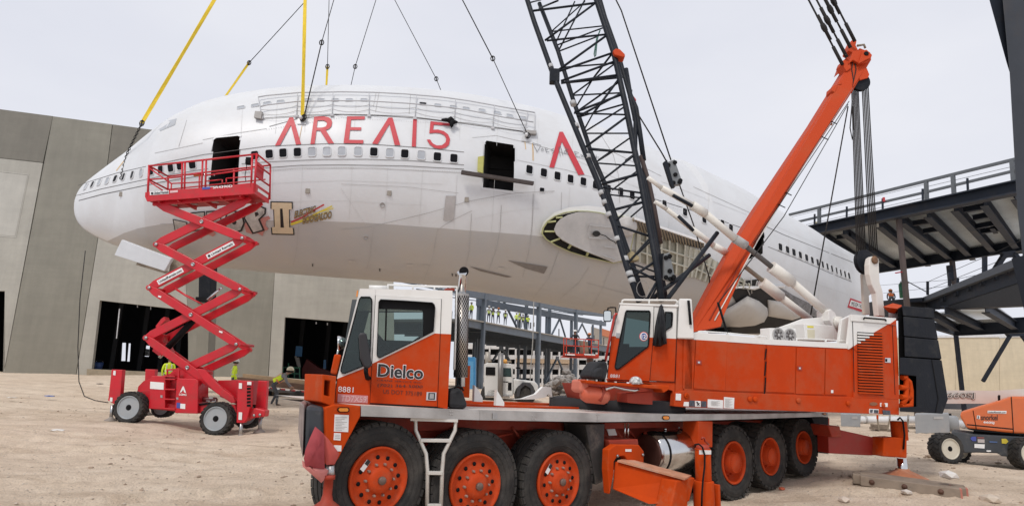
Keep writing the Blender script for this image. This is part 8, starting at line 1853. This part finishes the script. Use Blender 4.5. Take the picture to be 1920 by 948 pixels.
# big slanted dark steel member at the top right corner
t=thing('steel_brace','huge dark steel member slanting down the right picture edge','steel beam',atY(1930,600,19))
b=B(); b.prism([atY(x,y,19) for x,y in ((1877,-120),(1990,-120),(2020,560),(1927,560),(1908,400),(1893,135),(1880,0))],ray(1890,200)*.4); obj('flange',b,mat('brace_black',(.028,.032,.04),.6,var=.25,scale=.7,dirt=(.06,.045,.035),dscale=.8,dfac=.5),t,bevel=.02)
b=B(); b.prism([atY(x,y,19.4) for x,y in ((1835,-120),(1879,-120),(1884,0),(1893,136),(1888,120),(1855,0))],ray(1850,0)*.4); obj('web',b,STEELD,t)
b=B(); b.bar(atY(1925,480,19),atY(1925,560,19)*1+V((.8,0,-4)),.6,.5); obj('foot',b,STEELD,t)
# beige building, tanks and clutter behind
PBB=Plane(50,92,2)
t=thing('beige_building','long plain beige building behind the steel structure on the right','building',PBB.P(20,0,0)); BEI=conc('wall_beige',(.58,.50,.36),.04)
xs=[1660,1792,1874,1960,2100]
for x0,x1 in zip(xs,xs[1:]):slab('wall_panel',[(x0+.3,633),(x1-.3,629),(x1-.3,760),(x0+.3,768)],PBB,0,.4,BEI,t)
slab('parapet',[(1660,629.5),(2100,624),(2100,629.5),(1660,633.5)],PBB,-.15,.6,mat('parapet_white',(.62,.62,.62),.7),t)
b=B(); q=[PBB.at(x,640,.4) for x in (1660,2100)]; b.prism([q[0],q[1],q[1]+V((0,14,0)),q[0]+V((0,14,0))],V((0,0,-8))); obj('body',b,BEI,t)
slab('dark_base',[(1740,744),(1870,738),(1870,790),(1740,800)],Plane(40,60,0),0,.3,mat('hedge_dark',(.10,.10,.11),.8),t)
for nm,q,Y,lb in (('equipment_case',((1715,775),(1779,774),(1781,811),(1717,813)),24.5,'large grey wheeled equipment case under the black counterweight'),('equipment_case',((1576,775),(1614,776),(1613,800),(1577,799)),27,'smaller grey wheeled equipment case between the crane and the rear jack')):
    t=thing(nm,lb,'case',atY(q[3][0],q[3][1],Y)); GC=mat('case_grey',(.30,.31,.32),.6,var=.08,dirt=DUST,dscale=1.5,dfac=.3); b=B(); b.prism([atY(x,y,Y) for x,y in q],V((.82 if Y<26 else .64,1.2,0))); obj('box',b,GC,t,bevel=.03)
    b=B(); w=q[1][0]-q[0][0]; cx=q[0][0]+w*.7; b.prism([atY(x,y,Y-.02) for x,y in ((cx-w*.14,q[0][1]+5),(cx+w*.14,q[0][1]+5),(cx+w*.14,q[0][1]+10),(cx-w*.14,q[0][1]+10))],V((0,.02,0))); obj('label_plate',b,SEAM,t)
    for x in (q[3][0]+4,q[2][0]-5):b=B(); b.lathe(atY(x,q[2][1]+3,Y+.1),V((0,-1,0)),[(.11,0),(.11,.06),(0,.06)],12); obj('castor',b,SEAL,t)
    for x in (q[3][0]+12,q[2][0]-14):b=B(); b.lathe(atY(x,q[2][1]+1,Y+.9),V((0,-1,0)),[(.11,0),(.11,.06),(0,.06)],12); obj('castor',b,SEAL,t)
t=thing('grey_drum','grey drum shaped tank right of the big equipment case','tank',atY(1785,812,25.5)); b=B(); p=atY(1784,808,25.5); b.lathe(p,(0,0,1),[(.28,0),(.28,.55),(.2,.62),(0,.62)],18); obj('body',b,MATS['case_grey'],t); b=B(); b.lathe(p+V((0,0,.6)),(0,0,1),[(.06,0),(.06,.1),(0,.1)],10); obj('cap',b,SEAL,t)
for i,(x0,y0,x1,y1,Y,lb) in enumerate(((1600,786,1720,786,31,'long white pipe lying on the ground behind the rear jack, left of the big case'),(1785,792,1850,800,30,'white pipe lying on the ground between the grey drum and the orange boom lift'))):
    t=thing('white_pipe',lb,'pipe',atY(x0,y0,Y),'white pipes on the ground'); b=B(); b.tube(atY(x0,y0,Y),atY(x1,y1,Y),.17,n=16); obj('barrel',b,mat('pipe_white',(.68,.69,.70),.5,var=.05),t); b=B(); b.tube(atY(x0+20,y0+(y1-y0)*20/(x1-x0),Y),atY(x0+24,y0+(y1-y0)*24/(x1-x0),Y),.185,n=16); obj('band',b,SEAM,t)
t=thing('timber_stack','low stack of boards lying behind the rear jack','boards',atY(1660,805,25.5))
for k,(x0,x1,y) in enumerate(((1636,1662,797),(1634,1660,802),(1690,1714,800),(1645,1700,806))):b=B(); b.bar(atY(x0,y,25.5),atY(x1,y+1,25.5),.3,.1); obj('board',b,WOOD,t)
for i,x in enumerate((1648,1664,1701)):
    t=thing('marker_stake',('orange tipped stake standing left of the rear jack','slanted pale stake right beside the first stake','thin stake standing right of the rear jack')[i],'stake',atY(x,806,25)); b=B(); b.bar(atY(x,806,25),atY(x+(-3,5,2)[i],782,25),.05,.04); obj('stick',b,TAN,t); b=B(); b.bar(atY(x+(-2.6,4,1.8)[i],785,24.98),atY(x+(-3,5,2)[i],777,24.98),.06,.05); obj('tip',b,ORANGE2 if i==0 else SEAM,t)
# ================================================================ orange telescopic boom lift at the right edge
ZK=zm(1540,700,3.824)
sn=thing('boom_lift','orange and grey boom lift with cream wheels at the right picture edge','boom lift',PS.at(1840,868)); SO=mat('snorkel_orange',(.62,.13,.025),.42,var=.05,dirt=(.45,.16,.07),dscale=2,dfac=.35,coat=.2); SG=mat('chassis_charcoal',(.05,.055,.062),.6,var=.15,dirt=DUST,dscale=1.5,dfac=.25)
SV=ray(1850,760); SV.z=0; SV.normalize()
def ss(name,pts,v,th,M,bevel=.0,par=sn):b=B(); b.prism([PS.at(x,y,v) for x,y in ZK(*pts)],SV*th); return obj(name,b,M,par,bevel=bevel)
ss('counterweight_hood',((992,290),(1005,272),(1110,240),(1280,190),(1362,162),(1500,162),(1500,432),(1380,428),(1110,398),(1045,392),(1000,318)),0,1.7,SO,.05); ss('hood_lower',((1045,392),(1110,398),(1380,428),(1500,432),(1500,442),(1100,410),(1050,398)),.02,1.5,SEAL)
seam(ZK((1088,262),(1112,398)),PS,-.004,1.0,sn); seam(ZK((1362,164),(1378,428)),PS,-.004,1.2,sn); seam(ZK((1045,364),(1372,396)),PS,-.004,1.6,sn)
ss('turntable',((1090,412),(1380,430),(1420,440),(1420,460),(1090,430)),.3,1.0,SEAL)
ss('chassis',((930,412),(1110,432),(1500,452),(1500,560),(1380,600),(1290,590),(1265,570),(1110,565),(1010,570),(940,520)),.05,1.4,SG,.03)
ss('boom',((880,118),(1240,122),(1500,104),(1500,210),(1240,214),(895,214)),1.0,.5,mat('boom_cream',(.60,.57,.52),.5,var=.04)); ss('boom_lever',((1264,160),(1272,150),(1284,155),(1284,190),(1266,192)),.2,.1,SEAL)
b=B(); q=ZK((898,186),(1105,186),(898,135)); text_on(b,'J\u0053099',lambda x,y:PS.at(x,y,.98),q[0],q[1],q[2],.004,0.02,True) if False else text_on(b,'660SJ',lambda x,y:PS.at(x,y,.98),q[0],q[1],q[2],.004,0.03,False); obj('boom_lettering_outline',b,SEAL,sn,fix=False)
b=B(); text_on(b,'660SJ',lambda x,y:PS.at(x,y,.97),(q[0][0]+.6,q[0][1]-.5),(q[1][0]-.6,q[1][1]-.5),(q[2][0]+.6,q[2][1]+.5),.004,-.012); obj('boom_lettering',b,MATS['boom_cream'],sn,fix=False)
b=B(); q=ZK((1145,332),(1265,334),(1145,292)); text_on(b,'snorkel',lambda x,y:PS.at(x,y,-.004),q[0],q[1],q[2],.004,.015); obj('lettering',b,BLACKP,sn,fix=False)
b=B(); q=ZK((1162,358),(1240,363),(1163,338)); text_on(b,'660SJ',lambda x,y:PS.at(x,y,-.004),q[0],q[1],q[2],.004,.03); obj('lettering',b,WHITEP,sn,fix=False)
ss('logo',((1116,298),(1138,300),(1136,325),(1114,322)),-.01,.008,WHITEP); b=B(); q=ZK((1120,320),(1132,321),(1121,302)); text_on(b,'S',lambda x,y:PS.at(x,y,-.016),q[0],q[1],q[2],.004,.03); obj('logo_letter',b,BLACKP,sn,fix=False)
ss('decal',((1192,264),(1328,266),(1326,286),(1192,282)),-.01,.008,WHITEP); b=B(); q=ZK((1198,280),(1322,282),(1198,269)); text_on(b,'UnitedRentals.com',lambda x,y:PS.at(x,y,-.016),q[0],q[1],q[2],.004,.02); obj('decal_print',b,BLACKP,sn,fix=False)
for q,M in ((((1068,464),(1080,450),(1110,450),(1110,482),(1085,482)),MATS['decal_blue']),(((1118,452),(1168,455),(1166,464),(1118,462)),mat('decal_maroon',(.25,.08,.07),.6)),(((1120,468),(1170,470),(1170,495),(1122,492)),mat('decal_grey',(.5,.45,.43),.6)),(((1098,502),(1172,505),(1170,535),(1098,530)),WHITEP),(((1292,465),(1325,466),(1342,484),(1325,502),(1294,498)),mat('decal_yellow',(.6,.48,.05),.5)),(((1205,482),(1262,486),(1262,494),(1206,492)),mat('decal_blue2',(.08,.14,.3),.6)),(((1184,548),(1216,548),(1218,556),(1200,560),(1184,556)),WHITEP)):ss('decal',q,.035,.012,M)
RIMC=mat('rim_cream',(.62,.58,.48),.5,var=.05,dirt=DUST,dscale=3,dfac=.4)
tread_wheel(*ZK((890,533))[0],28,-.06,.34,sn,RIMC,PS,'star',18,.68); tread_wheel(*ZK((1458,572))[0],29,-.06,.34,sn,RIMC,PS,'star',18,.68)
tread_wheel(*ZK((960,540))[0],24,1.0,.34,sn,RIMC,PS,'round',18,.68); tread_wheel(*ZK((1500,560))[0],25,1.0,.34,sn,RIMC,PS,'round',18,.68)
# stones and scraps on the dirt near the rear jack
for k,(x,y,s,M,lb) in enumerate(((1780,895,.16,(.68,.66,.63),'crumpled white scrap lying on the timber mat'),(1857,940,.15,(.55,.47,.38),'pale flat stone near the bottom right corner'),(1742,857,.10,(.38,.28,.2),'brown clod of earth above the timber mat'),(1700,925,.09,(.6,.55,.5),'small pale stone below the timber mat'),(1583,940,.11,(.58,.5,.42),'pale stone near the bottom edge left of the timber mat'),(1466,917,.06,(.5,.12,.06),'small red shard on the dirt by the rear tyres'))):
    Y=11.0
    for _ in range(14):p=atY(x,y,Y); Y *= 1+max(-.2,min(.2,(p.z-gz(p.x,p.y)-(.22 if k==0 else 0))*.15))
    t=thing('scrap' if k==0 else 'stone',lb,'litter' if k in (0,5) else 'stone',p); b=B(); vs,fs=rock_mesh(k); b.add([p+V((v.x*s,v.y*s,v.z*s*.8+s*.3)) for v in vs],fs); obj('lump',b,mat('lump_%d' % k,M,.9,var=.15,bump=.3),t)
bpy.context.view_layer.update()
